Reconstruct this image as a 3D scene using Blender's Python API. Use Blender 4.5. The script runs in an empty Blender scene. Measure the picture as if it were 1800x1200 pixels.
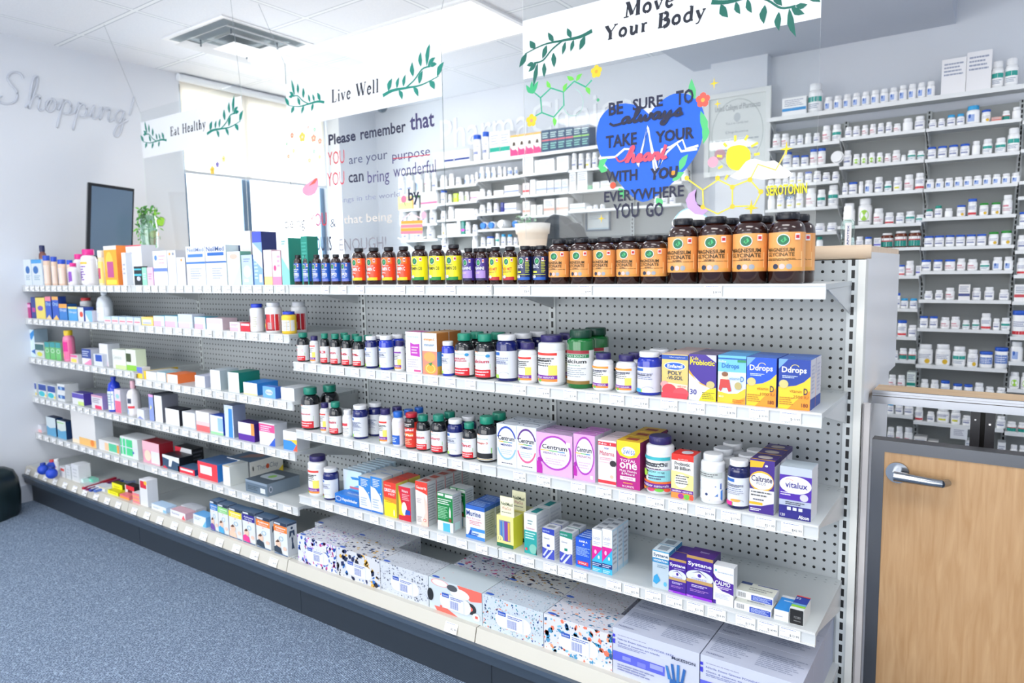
import bpy, math, random
from mathutils import Vector, Matrix
random.seed(7)
S = bpy.context.scene; C = S.collection
PI = math.pi
# ---------- camera ----------
FPX = 1213.8
def _rot(yaw, pitch, roll):
    y, p, r = [math.radians(a) for a in (yaw, pitch, roll)]
    fw = Vector((-math.sin(y)*math.cos(p), math.cos(y)*math.cos(p), -math.sin(p)))
    rt = Vector((math.cos(y), math.sin(y), 0)); up = rt.cross(fw)
    return math.cos(r)*rt+math.sin(r)*up, -math.sin(r)*rt+math.cos(r)*up, fw
RT, UP, FW = _rot(35.1838, 5.8966, -0.9501)
CAM = Vector((0.3093, -1.9787, 1.302))
cd = bpy.data.cameras.new('camera'); cam = bpy.data.objects.new('camera', cd); C.objects.link(cam)
cd.sensor_width = 36; cd.lens = FPX/1800*36; cd.clip_start = .02; cd.clip_end = 100
m = Matrix((RT, UP, -FW)).transposed().to_4x4(); m.translation = CAM; cam.matrix_world = m
cd.dof.use_dof = True; cd.dof.focus_distance = 1.95; cd.dof.aperture_fstop = 3.2
S.camera = cam
# ---------- light and exposure ----------
S.view_settings.view_transform = 'Standard'; S.view_settings.look = 'None'
S.view_settings.exposure = 0.34; S.view_settings.gamma = 1
W = bpy.data.worlds.new('sky'); S.world = W; W.use_nodes = True
W.node_tree.nodes['Background'].inputs[0].default_value = (.96, .98, 1, 1)
W.node_tree.nodes['Background'].inputs[1].default_value = 3.5
S.cycles.max_bounces = 8; S.cycles.diffuse_bounces = 4; S.cycles.transparent_max_bounces = 24
CEIL = 2.66
def area(name, x, y, z, sx, sy, e, col=(1, 1, 1), rot=(0, 0, 0)):
    l = bpy.data.lights.new(name, 'AREA'); l.shape = 'RECTANGLE'; l.size = sx; l.size_y = sy; l.energy = e; l.color = col
    o = bpy.data.objects.new(name, l); o.location = (x, y, z); o.rotation_euler = rot; C.objects.link(o); return o
area('window_daylight', -4.75, 1.3, 1.7, 2.0, 1.2, 75, (.92, .96, 1), (0, -PI/2, 0))
area('front_fill', -1.2, -4.6, 1.25, 5.6, 2.0, 17, (1, .99, .97), (PI/2, 0, 0))  # added fill lamp behind the camera, gives the shelves frontal light
LAMPS = [(-2.5, 1.15), (-2.5, -1.3), (-.1, -1.3), (-.7, 1.15), (-2.5, -3.1), (-.1, -3.1), (1.7, -1.3), (1.7, 1.15)]
for k, (lx, ly) in enumerate(LAMPS):
    area('panel_light', lx, ly, CEIL-.03, 1.1, .5, 9 if k != 3 else 5, (1, .98, .97))
# ---------- helpers ----------
def ray(x, y): return FW + (x-900)/FPX*RT - (y-600)/FPX*UP
def on(x, y, ax, v):
    d = ray(x, y); return CAM + d*((v-CAM[ax])/d[ax])
def onY(x, y, v): return on(x, y, 1, v)
def onX(x, y, v): return on(x, y, 0, v)
def onZ(x, y, v): return on(x, y, 2, v)
def lin(c): return c/12.92 if c <= .04045 else ((c+.055)/1.055)**2.4
def rgb(h):
    h = h.lstrip('#')
    if len(h) == 3: h = ''.join(a*2 for a in h)
    return tuple(lin(int(h[i:i+2], 16)/255) for i in (0, 2, 4))
MATS = {}; PAPER = [1.0]   # printed board and plastic is a little darker than pure white
def mat(h, rough=.5, metal=0, coat=0, trans=0, emit=0, noise=0):
    k = (h, rough, metal, coat, trans, emit, noise, PAPER[0])
    if k in MATS: return MATS[k]
    M = bpy.data.materials.new('mat_'+h); M.use_nodes = True; nt = M.node_tree; b = nt.nodes['Principled BSDF']; c0 = rgb(h); c0 = tuple(a*PAPER[0] for a in c0) if min(c0) > .7 else c0
    b.inputs['Base Color'].default_value = (*c0, 1); b.inputs['Roughness'].default_value = rough
    b.inputs['Metallic'].default_value = metal
    if coat: b.inputs['Coat Weight'].default_value = coat; b.inputs['Coat Roughness'].default_value = .06
    if trans: b.inputs['Transmission Weight'].default_value = trans
    if emit: b.inputs['Emission Color'].default_value = (*rgb(h), 1); b.inputs['Emission Strength'].default_value = emit
    if noise:
        n = nt.nodes.new('ShaderNodeTexNoise'); n.inputs['Scale'].default_value = 6; n.inputs['Detail'].default_value = 4
        tc = nt.nodes.new('ShaderNodeTexCoord'); nt.links.new(tc.outputs['Object'], n.inputs['Vector'])
        mx = nt.nodes.new('ShaderNodeMix'); mx.data_type = 'RGBA'; mx.inputs[0].default_value = 0
        c = rgb(h); mx.inputs[6].default_value = (*[a*(1-noise) for a in c], 1); mx.inputs[7].default_value = (*c, 1)
        nt.links.new(n.outputs[0], mx.inputs[0]); nt.links.new(mx.outputs[2], b.inputs['Base Color'])
    MATS[k] = M; return M
class MB:
    def __init__(s): s.v = []; s.f = []; s.i = []; s.m = []; s.sm = []
    def mi(s, M):
        if M not in s.m: s.m.append(M)
        return s.m.index(M)
    def add(s, vs, fs, M, smooth=False):
        o = len(s.v); s.v += [tuple(a) for a in vs]; k = s.mi(M)
        for f in fs: s.f.append([o+a for a in f]); s.i.append(k); s.sm.append(smooth)
    def box(s, x0, y0, z0, x1, y1, z1, M, top=None, side=None):
        vs = [(x0,y0,z0),(x1,y0,z0),(x1,y1,z0),(x0,y1,z0),(x0,y0,z1),(x1,y0,z1),(x1,y1,z1),(x0,y1,z1)]
        s.add(vs, [(3,2,1,0),(0,1,5,4),(2,3,7,6)], M)
        s.add(vs, [(4,5,6,7)], top or M); s.add(vs, [(1,2,6,5),(3,0,4,7)], side or M)
    def hexa(s, vs, M):
        s.add(vs, [(3,2,1,0),(4,5,6,7),(0,1,5,4),(1,2,6,5),(2,3,7,6),(3,0,4,7)], M)
    def lathe(s, prof, M, cx=0, cy=0, n=24, smooth=True, z=0):
        vs = []; fs = []
        for r, h in prof:
            for k in range(n):
                a = 2*PI*k/n; vs.append((cx+r*math.cos(a), cy+r*math.sin(a), z+h))
        for j in range(len(prof)-1):
            for k in range(n):
                k2 = (k+1) % n; fs.append((j*n+k, j*n+k2, (j+1)*n+k2, (j+1)*n+k))
        s.add(vs, fs, M, smooth)
        s.add(vs, [list(range(n))[::-1], [(len(prof)-1)*n+k for k in range(n)]], M)
    def tube(s, pts, r, M, n=8):
        pts = [Vector(p) for p in pts]; vs = []; fs = []; rs = r if isinstance(r, (list, tuple)) else [r]*len(pts)
        for i, p in enumerate(pts):
            t = (pts[min(i+1, len(pts)-1)]-pts[max(i-1, 0)]).normalized()
            a = t.cross(Vector((0, 0, 1))); a = a.normalized() if a.length > .01 else Vector((1, 0, 0)); b = t.cross(a)
            for k in range(n):
                q = 2*PI*k/n; vs.append(p+rs[i]*(math.cos(q)*a+math.sin(q)*b))
        for j in range(len(pts)-1):
            for k in range(n):
                k2 = (k+1) % n; fs.append((j*n+k, j*n+k2, (j+1)*n+k2, (j+1)*n+k))
        s.add(vs, fs, M, True); s.add(vs, [list(range(n)), [(len(pts)-1)*n+k for k in range(n)]], M)
    def build(s, name, parent=None, loc=None):
        me = bpy.data.meshes.new(name); me.from_pydata(s.v, [], s.f)
        for M in s.m: me.materials.append(M)
        me.polygons.foreach_set('material_index', s.i); me.polygons.foreach_set('use_smooth', s.sm); me.update()
        return link(name, me, parent, loc)
def link(name, me, parent=None, loc=None):
    o = bpy.data.objects.new(name, me); C.objects.link(o)
    if parent: o.parent = parent
    if loc: o.location = loc
    return o
def empty(name, loc=(0, 0, 0), rz=0):
    o = bpy.data.objects.new(name, None); C.objects.link(o); o.location = loc; o.rotation_euler = (0, 0, rz); o.empty_display_size = .02; return o
def tag(o, label, cat, group=None):
    o['label'] = label; o['category'] = cat
    if group: o['group'] = group
    return o
def struct(o): o['kind'] = 'structure'; return o
# text as flat polygons, cached in its own 0..1 box
TX = {}
def glyphs(t, bold=0, shear=0):
    k = (t, bold, shear)
    if k in TX: return TX[k]
    cu = bpy.data.curves.new('txt', 'FONT'); cu.body = t; cu.resolution_u = 2; cu.offset = bold; cu.shear = shear; cu.fill_mode = 'FRONT'
    ob = bpy.data.objects.new('txt', cu); me = ob.to_mesh(); 
    vs = [(v.co.x, v.co.y) for v in me.vertices]; fs = [tuple(p.vertices) for p in me.polygons]
    ob.to_mesh_clear(); bpy.data.objects.remove(ob); bpy.data.curves.remove(cu)
    if not vs: TX[k] = ([], [], 1); return TX[k]
    x0 = min(a for a, b in vs); x1 = max(a for a, b in vs); y0 = min(b for a, b in vs); y1 = max(b for a, b in vs)
    TX[k] = ([((a-x0)/(x1-x0), (b-y0)/(y1-y0)) for a, b in vs], fs, (x1-x0)/(y1-y0)); return TX[k]
# decals: each is drawn with a mapping fn (u, v, layer) -> point; curved surfaces are cut in strips
def decals(mb, spec, fn, strips=1, asp=1.0):
    lay = 0
    for cmd in spec.split(';'):
        t = cmd.split()
        if not t: continue
        op = t[0]; lay += 1
        def q(u0, v0, u1, v1, M):
            n = max(1, math.ceil(abs(u1-u0)*strips)); vs = []; fs = []
            for i in range(n+1):
                u = u0+(u1-u0)*i/n; vs += [fn(u, v0, lay), fn(u, v1, lay)]
            for i in range(n): fs.append((2*i, 2*i+2, 2*i+3, 2*i+1))
            mb.add(vs, fs, M)
        if op == 'r': q(*map(float, t[1:5]), mat(t[5]))
        elif op in 'tB':
            u0, v0, u1, v1 = map(float, t[1:5]); vs, fs, a = glyphs(' '.join(t[6:]).replace('_', ' '), .02 if op == 'B' else 0)
            mb.add([fn(u0+(u1-u0)*x, v0+(v1-v0)*y, lay) for x, y in vs], fs, mat(t[5]))
        elif op == 'e':
            u, v, ru, rv = map(float, t[1:5]); n = 20
            vs = [fn(u, v, lay)]+[fn(u+ru*math.cos(2*PI*k/n), v+rv*math.sin(2*PI*k/n), lay) for k in range(n)]
            mb.add(vs, [(0, k+1, (k+1) % n+1) for k in range(n)], mat(t[5]))
        elif op == 'o':
            u, v, ru, rv, th = map(float, t[1:6]); n = 28; a0, a1 = (float(t[7]), float(t[8])) if len(t) > 8 else (0, 360)
            vs = []
            for k in range(n+1):
                a = math.radians(a0+(a1-a0)*k/n)
                for d in (0, th): vs.append(fn(u+(ru-d)*math.cos(a), v+(rv-d*rv/ru)*math.sin(a), lay))
            mb.add(vs, [(2*k, 2*k+2, 2*k+3, 2*k+1) for k in range(n)], mat(t[6]))
        elif op == 'p':
            c = list(map(float, t[2:])); mb.add([fn(c[i], c[i+1], lay) for i in range(0, len(c), 2)], [tuple(range(len(c)//2))], mat(t[1]))
        elif op == 'm':
            u0, v0, u1, v1 = map(float, t[1:5]); n = int(t[5]); M = mat(t[6])
            for k in range(n):
                vv = v1-(v1-v0)*(k+.5)/n; hh = (v1-v0)/n*.22; e = u1-(u1-u0)*((k*37) % 10)*.03
                a = u0
                while a < e-.01:
                    b = min(e, a+(u1-u0)*(.08+((k*7+int(a*97)) % 5)*.03)); q(a, vv-hh, b, vv+hh, M); a = b+(u1-u0)*.02
        elif op == 'b':
            u0, v0, u1, v1 = map(float, t[1:5]); M = mat(t[5]); n = 13
            for k in range(n):
                w = (u1-u0)/n; q(u0+w*k, v0, u0+w*(k+(.3, .6, .45)[k*5 % 3]), v1, M)
        elif op == 's':   # terrazzo chips: s u0 v0 u1 v1 count size colours...
            u0, v0, u1, v1 = map(float, t[1:5]); n = int(t[5]); sz = float(t[6]); cs = t[7:]; rr = random.Random(n)
            for k in range(n):
                cu, cv = rr.uniform(u0, u1), rr.uniform(v0, v1); s_ = sz*rr.choice((.25, .35, .5, .8, 1.1)); a0 = rr.uniform(0, 6); m_ = rr.choice((4, 5, 6)); el = rr.uniform(.4, 1)
                pts = []
                for j in range(m_):
                    a = 2*PI*j/m_; x = s_*math.cos(a)*rr.uniform(.7, 1); y = s_*el*math.sin(a)*rr.uniform(.7, 1)
                    pts.append((min(u1, max(u0, cu+x*math.cos(a0)-y*math.sin(a0))), min(v1, max(v0, cv+(x*math.sin(a0)+y*math.cos(a0))*asp))))
                mb.add([fn(a, b, lay) for a, b in pts], [tuple(range(m_))], mat(rr.choice(cs)))
SHELF = {}   # key -> (z top, y front)
NICE = {'R1': 'top right shelf', 'R2': 'second right shelf', 'R3': 'third right shelf', 'R4': 'fourth right shelf', 'RB': 'bottom right deck',
        'L1': 'top left shelf', 'L2': 'second left shelf', 'L3': 'third left shelf', 'L3b': 'third middle shelf', 'L4': 'fourth left shelf', 'L5': 'fifth left shelf', 'LB': 'bottom left deck'}
ITEMS = []
def register(o, base, cat, shelf, group=None):
    ITEMS.append((o, base, cat, shelf, group)); return o
def copy_tree(o, dy, dx=0, dz=0):
    r = o.copy(); C.objects.link(r); r.location = o.location+Vector((dx, dy, dz))
    for ch in list(o.children):
        c = ch.copy(); C.objects.link(c); c.parent = r
        for g in ch.children:
            d = g.copy(); C.objects.link(d); d.parent = c
    return r
def carton(shelf, xl, xr, yt, d, front, spec='', side=None, top=None, n=1, name='medicine_box', label='', yo=0., lift=0., sidespec='', topspec='', cat='box', gap=.003, rz=0, h=None, xdrift=0):
    z, yf = SHELF[shelf]; y0 = yf+.018+yo; z0 = z+lift
    yb = 600
    a = onY(xl, 600, y0); b = onY(xr, 600, y0)
    for _ in range(4):   # follow the leaning verticals down to the shelf
        pass
    def xat(px):
        # x of the vertical edge whose picture crosses (px, y at box middle)
        p = onY(px, yt, y0); q = onZ_on(px, z0, y0); return (p.x+q.x)/2
    x0, x1 = xat(xl), xat(xr)
    if h is None: h = onY(xl+(xr-xl)*.3, yt, y0).z - z0
    h = max(h, .018); w = x1-x0; mf = mat(front, .38); ms = mat(side or front, .4); mt = mat(top or side or front, .4)
    mb = MB(); mb.box(-w/2, 0, 0, w/2, d, h, mf, mt, ms)
    for dd, fn, st in ((spec, lambda u, v, l: (-w/2+w*u, -.0002*l, h*v), 1), (sidespec, lambda u, v, l: (w/2+.0002*l, d*u, h*v), 1), (topspec, lambda u, v, l: (-w/2+w*u, d*v, h+.0002*l), 1)):
        if dd: decals(mb, dd, fn, 1, (w/h if dd is spec else 1))
    o = mb.build(name, None, (x0+w/2, y0, z0)); o.rotation_euler = (0, 0, rz)
    register(o, label, cat, shelf)
    for k in range(1, n): register(copy_tree(o, k*(d+gap), k*xdrift), label, cat, shelf)
    return o
def onZ_on(px, z, y):   # point on plane y with height z seen in column px
    lo, hi = -400, 1800
    for _ in range(30):
        mid = (lo+hi)/2
        if onY(px, mid, y).z > z: lo = mid
        else: hi = mid
    return onY(px, lo, y)
BT = {  # cap r, cap h, shoulder, neck r, body bottom radius
 'amber': (.66, .10, .73, .60), 'green': (.70, .16, .63, .58), 'navy': (.84, .12, .76, .74), 'white': (.74, .16, .72, .62),
 'big': (.80, .13, .80, .70), 'pill': (.84, .22, .70, .74), 'vial': (1.0, .17, .82, .93), 'jug': (.40, .09, .62, .30), 'pump': (.42, .22, .60, .3), 'tube': (1.0, .2, .80, .9)}
def bottle_parts(root, r, h, ty, body, cap, lab, vr, spec, fine=True, ang=0, clear=0):
    cr, ch, sh, nr = BT[ty]; n = 28 if fine else 12
    mbm = mat(body, .16, 0, .6 if fine else 0, clear) ; mc = mat(cap, .35)
    b = MB(); zc = h*(1-ch)
    prof = [(r*.9, 0), (r, h*.03), (r, h*sh)]
    for k in range(1, 6 if fine else 3):
        t = k/(5 if fine else 2); a = t*PI/2
        prof.append((nr*r+(r-nr*r)*math.cos(a), h*sh+(zc-.005*h-h*sh)*math.sin(a)*.92))
    prof.append((nr*r, zc+.3*h*ch)); b.lathe(prof, mbm, n=n); b.build('body', root)
    c = MB(); c.lathe([(cr*r*.97, zc), (cr*r, zc+.08*h*ch), (cr*r, h*(1-.12*ch)), (cr*r*.93, h)], mc, n=n)
    if fine and r > .016:
        for k in range(28):
            a = 2*PI*k/28; x, y = cr*r*math.cos(a), cr*r*math.sin(a); tx, ty_ = -math.sin(a)*.0007, math.cos(a)*.0007; e = 1.03
            c.add([(x-tx, y-ty_, zc+.15*h*ch), (x+tx, y+ty_, zc+.15*h*ch), (x*e+tx*.4, y*e+ty_*.4, h*(1-.2*ch)), (x*e-tx*.4, y*e-ty_*.4, h*(1-.2*ch))], [(0, 1, 2, 3)], mc)
    c.build('cap', root)
    if lab:
        L = MB(); v0, v1 = vr; A = math.radians(105 if fine else 95)
        def wall(u, z, off):
            a = -PI/2+ang+u; rr = r+.0003+off; return (rr*math.cos(a), rr*math.sin(a), z)
        k = 24 if fine else 8; vs = []; 
        for i in range(k+1):
            u = -A+2*A*i/k; vs += [wall(u, h*v0, 0), wall(u, h*v1, 0)]
        L.add(vs, [(2*i, 2*i+2, 2*i+3, 2*i+1) for i in range(k)], mat(lab, .35), True)
        if spec: decals(L, spec, lambda u, v, l: wall((u-.5)*2*1.15, h*(v0+(v1-v0)*v), .00025*l), 14 if fine else 7, .6)
        L.build('label', root)
def bottle(shelf, xl, xr, yt, ty, body, cap, lab=None, vr=(.06, .68), spec='', n=1, name='supplement_bottle', label='', cat='bottle', yo=0., ang=0, gap=.004, xdrift=0, fine=True, lift=0, clear=0):
    z, yf = SHELF[shelf]; r = .03
    for _ in range(4):
        yc = yf+.012+yo+r
        xa, xb = onY(xl, yt+20, yc), onY(xr, yt+20, yc); xm = (xa.x+xb.x)/2
        th = math.atan2(abs(xm-CAM.x), yc-CAM.y); r = .5*abs(xb.x-xa.x)*math.cos(th)
    h = onY((xl+xr)/2, yt, yc+.3*r if z < 1.2 else yc).z-z-lift
    o = empty(name, (xm, yc, z+lift)); bottle_parts(o, r, h, ty, body, cap, lab, vr, spec, fine, ang, clear)
    register(o, label, cat, shelf)
    for k in range(1, n): register(copy_tree(o, k*(2*r+gap), k*xdrift), label, cat, shelf)
    return o
ORD = ['first', 'second', 'third', 'fourth', 'fifth', 'sixth', 'seventh', 'eighth', 'ninth', 'tenth', 'eleventh', 'twelfth', 'thirteenth', 'fourteenth']
def finish_labels():
    by = {}
    for it in ITEMS: by.setdefault((it[1], it[3]), []).append(it)
    for (base, shelf), its in by.items():
        nice = NICE.get(shelf, shelf); full = base+', '+nice
        kind = its[0][0].name.split('.')[0].replace('_', ' ')
        xs = sorted({round(i[0].location.x, 2) for i in its}); cols = []
        for x in xs:
            if not cols or x-cols[-1] > .012: cols.append(x)
        for o, b, cat, s, g in its:
            l = full
            if len(its) > 1:
                c = min(range(len(cols)), key=lambda k: abs(cols[k]-o.location.x)) if len(cols) > 1 else 0
                mates = sorted([i[0].location.y for i in its if (min(range(len(cols)), key=lambda k: abs(cols[k]-i[0].location.x)) if len(cols) > 1 else 0) == c])
                stack = sorted([i[0].location.z for i in its if abs(i[0].location.x-o.location.x) < .012 and abs(i[0].location.y-o.location.y) < .012])
                if len(cols) > 1: l += ', '+ORD[min(c, 13)]+' from left'
                if len(mates) > 1 and len(stack) == 1:
                    k = min(range(len(mates)), key=lambda q: abs(mates[q]-o.location.y)); l += ', frontmost' if k == 0 else ', '+ORD[min(k, 13)]+' deep'
                if len(stack) > 1: l += ', upper' if o.location.z > stack[0]+.001 else ', lower'
                tag(o, l, cat, g or (kind+'s on the '+nice+' like the '+' '.join(base.split()[:3])))
            else: tag(o, l, cat, g)
# ---------- procedural surface materials ----------
def newmat(name):
    M = bpy.data.materials.new(name); M.use_nodes = True; nt = M.node_tree; return M, nt, nt.nodes['Principled BSDF']
def mathn(nt, op, a, b=None, c=None):
    n = nt.nodes.new('ShaderNodeMath'); n.operation = op
    for i, v in enumerate((a, b, c)):
        if v is None: continue
        if isinstance(v, (int, float)): n.inputs[i].default_value = v
        else: nt.links.new(v, n.inputs[i])
    return n.outputs[0]
def coords(nt):
    tc = nt.nodes.new('ShaderNodeTexCoord'); sx = nt.nodes.new('ShaderNodeSeparateXYZ'); nt.links.new(tc.outputs['Object'], sx.inputs[0]); return tc, sx.outputs
def mixc(nt, fac, a, b):
    mx = nt.nodes.new('ShaderNodeMix'); mx.data_type = 'RGBA'; nt.links.new(fac, mx.inputs[0])
    for s, v in ((6, a), (7, b)):
        if isinstance(v, str): mx.inputs[s].default_value = (*rgb(v), 1)
        else: nt.links.new(v, mx.inputs[s])
    return mx.outputs[2]
def cell(nt, o, pitch, off=0):   # distance from the nearest grid point, metres
    t = mathn(nt, 'ADD', mathn(nt, 'MULTIPLY', o, 1/pitch), off); f = mathn(nt, 'FRACT', t)
    return mathn(nt, 'MULTIPLY', mathn(nt, 'ABSOLUTE', mathn(nt, 'SUBTRACT', f, .5)), pitch)
def dots(base, ax=(0, 2), pitch=(.0254, .0254), rad=(.0036, .0036), dark='0b0c0e', offs=(0, 0), lim=None, rough=.45, square=False):
    M, nt, b = newmat('perforated'); tc, o = coords(nt); dx = cell(nt, o[ax[0]], pitch[0], offs[0]); dz = cell(nt, o[ax[1]], pitch[1], offs[1])
    if square: f = mathn(nt, 'MULTIPLY', mathn(nt, 'LESS_THAN', dx, rad[0]), mathn(nt, 'LESS_THAN', dz, rad[1]))
    else:
        a = mathn(nt, 'POWER', mathn(nt, 'DIVIDE', dx, rad[0]), 2); c = mathn(nt, 'POWER', mathn(nt, 'DIVIDE', dz, rad[1]), 2)
        f = mathn(nt, 'LESS_THAN', mathn(nt, 'ADD', a, c), 1)
    for axis, lo, hi in (lim or []):
        f = mathn(nt, 'MULTIPLY', f, mathn(nt, 'MULTIPLY', mathn(nt, 'GREATER_THAN', o[axis], lo), mathn(nt, 'LESS_THAN', o[axis], hi)))
    nt.links.new(mixc(nt, f, base, dark), b.inputs['Base Color']); b.inputs['Roughness'].default_value = rough; return M
def carpet():
    M, nt, b = newmat('carpet'); tc, o = coords(nt)
    n = nt.nodes.new('ShaderNodeTexNoise'); n.inputs['Scale'].default_value = 2; n.inputs['Detail'].default_value = 3; nt.links.new(tc.outputs['Object'], n.inputs[0])
    v = nt.nodes.new('ShaderNodeTexVoronoi'); v.inputs['Scale'].default_value = 170; nt.links.new(tc.outputs['Object'], v.inputs['Vector'])
    w = nt.nodes.new('ShaderNodeTexWave'); w.inputs['Scale'].default_value = 42; w.inputs['Distortion'].default_value = 1.6; w.inputs['Detail'].default_value = 4; w.inputs['Detail Scale'].default_value = 3; w.bands_direction = 'X'; nt.links.new(tc.outputs['Object'], w.inputs[0])
    a = mixc(nt, v.outputs['Distance'], '3c5472', 'b6cbe4'); r = nt.nodes.new('ShaderNodeValToRGB'); r.color_ramp.elements[0].position = .0; r.color_ramp.elements[1].position = .8
    nt.links.new(w.outputs['Fac'], r.inputs[0]); mx = nt.nodes.new('ShaderNodeMix'); mx.data_type = 'RGBA'; mx.blend_type = 'MULTIPLY'; mx.inputs[0].default_value = .75
    nt.links.new(a, mx.inputs[6]); nt.links.new(r.outputs[0], mx.inputs[7]); nt.links.new(mx.outputs[2], b.inputs['Base Color'])
    bp = nt.nodes.new('ShaderNodeBump'); bp.inputs['Strength'].default_value = .6; bp.inputs['Distance'].default_value = .004; nt.links.new(v.outputs['Distance'], bp.inputs['Height']); nt.links.new(bp.outputs[0], b.inputs['Normal'])
    b.inputs['Roughness'].default_value = .95; return M
def wood(base, dark, scale=1.0, vert=True):
    M, nt, b = newmat('wood'); tc = nt.nodes.new('ShaderNodeTexCoord'); mp = nt.nodes.new('ShaderNodeMapping'); nt.links.new(tc.outputs['Object'], mp.inputs[0])
    mp.inputs['Scale'].default_value = (9*scale, 9*scale, .8*scale) if vert else (.8*scale, 9*scale, 9*scale)
    n = nt.nodes.new('ShaderNodeTexNoise'); n.inputs['Scale'].default_value = 5; n.inputs['Detail'].default_value = 6; n.inputs['Distortion'].default_value = .6; nt.links.new(mp.outputs[0], n.inputs[0])
    r = nt.nodes.new('ShaderNodeValToRGB'); e = r.color_ramp.elements; e[0].position = .3; e[0].color = (*rgb(dark), 1); e[1].position = .75; e[1].color = (*rgb(base), 1); nt.links.new(n.outputs[0], r.inputs[0])
    nt.links.new(r.outputs[0], b.inputs['Base Color']); b.inputs['Roughness'].default_value = .42; return M
def glassy(name, tint, gloss=.06, rough=0.0):
    M = bpy.data.materials.new(name); M.use_nodes = True; nt = M.node_tree; nt.nodes.clear(); out = nt.nodes.new('ShaderNodeOutputMaterial')
    t = nt.nodes.new('ShaderNodeBsdfTransparent'); t.inputs[0].default_value = (*tint, 1); g = nt.nodes.new('ShaderNodeBsdfGlossy'); g.inputs['Roughness'].default_value = rough
    f = nt.nodes.new('ShaderNodeLayerWeight'); f.inputs[0].default_value = .5; mx = nt.nodes.new('ShaderNodeMixShader'); k = mathn(nt, 'MULTIPLY_ADD', mathn(nt, 'POWER', f.outputs['Facing'], 5), 1-gloss, gloss)
    nt.links.new(k, mx.inputs[0]); nt.links.new(t.outputs[0], mx.inputs[1]); nt.links.new(g.outputs[0], mx.inputs[2]); nt.links.new(mx.outputs[0], out.inputs[0]); return M
XL = -4.30; YB = 2.34; XR = 3.0; YN = -4.4
wallm = mat('dde1e8', .7, noise=.03)
# ---------- room shell ----------
def sbox(name, x0, y0, z0, x1, y1, z1, M, kind=True):
    b = MB(); b.box(x0, y0, z0, x1, y1, z1, M); o = b.build(name)
    if kind: struct(o)
    return o
sbox('floor', XL-.1, YN, -.05, XR, YB+.1, 0, carpet())
def ceiling_mat():
    M, nt, b = newmat('ceiling_tile'); tc, o = coords(nt); dx = cell(nt, o[0], .6, .5+4.29/.6); dy = cell(nt, o[1], .6, .5-.25/.6)
    f = mathn(nt, 'LESS_THAN', mathn(nt, 'MINIMUM', mathn(nt, 'SUBTRACT', .3, dx), mathn(nt, 'SUBTRACT', .3, dy)), .0)
    g = mathn(nt, 'GREATER_THAN', mathn(nt, 'MAXIMUM', dx, dy), .289); e = mathn(nt, 'GREATER_THAN', mathn(nt, 'MAXIMUM', dx, dy), .285)
    n = nt.nodes.new('ShaderNodeTexNoise'); n.inputs['Scale'].default_value = 160; nt.links.new(tc.outputs['Object'], n.inputs[0])
    base = mixc(nt, n.outputs[0], 'dfe3ea', 'eef1f5'); c1 = mixc(nt, e, base, 'a3adb8'); c2 = mixc(nt, g, c1, 'eef2f5'); nt.links.new(c2, b.inputs['Base Color']); b.inputs['Roughness'].default_value = .9; return M
sbox('ceiling', XL-.1, YN, CEIL, XR, YB+.1, CEIL+.08, ceiling_mat())
wy0, wy1, wz0, wz1 = .69, 1.92, .75, 2.60
b = MB(); b.box(XL-.12, YN, 0, XL, wy0, CEIL, wallm); b.box(XL-.12, wy1, 0, XL, YB+.1, CEIL, wallm); b.box(XL-.12, wy0, 0, XL, wy1, wz0, wallm); b.box(XL-.12, wy0, wz1, XL, wy1, CEIL, wallm)
struct(b.build('wall_left'))
struct((lambda b: (b.box(XL, YB, 0, XR, YB+.1, CEIL, wallm), b.box(XL, 1.93, 0, XL+.17, YB, CEIL, wallm), b.box(-1.17, YB-.09, 0, -.84, YB, CEIL, wallm), b.build('wall_back'))[-1])(MB()))
sbox('wall_right', XR, YN, 0, XR+.1, YB+.1, CEIL, wallm); b = MB(); b.box(XL-.1, YN-.1, 0, XR, YN, .2, wallm); b.box(XL-.1, YN-.1, 2.3, XR, YN, CEIL, wallm); b.box(XL-.1, YN-.1, .2, -4.0, YN, 2.3, wallm); b.box(1.6, YN-.1, .2, XR, YN, 2.3, wallm); struct(b.build('wall_front'))
b = MB()
for x in (-4.0, -2.14, -.27, 1.56): b.box(x, YN-.08, .2, x+.04, YN-.02, 2.3, mat('5f7890', .35, .4))
b.box(-4.0, YN-.08, .2, 1.6, YN-.02, .24, mat('5f7890', .35, .4)); b.box(-4.0, YN-.08, 2.26, 1.6, YN-.02, 2.3, mat('5f7890', .35, .4)); struct(b.build('added_front_window'))  # unseen window frame, invented to go with the frontal fill lamp
sbox('trim_1', -1.31, 1.42, 2.515, .07, YB, CEIL, mat('c9cfdb', .7))   # bulkhead over the dispensary
sbox('baseboard_left', XL, YN, 0, XL+.012, -.02, .1, mat('c9d0dc', .5))
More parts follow.
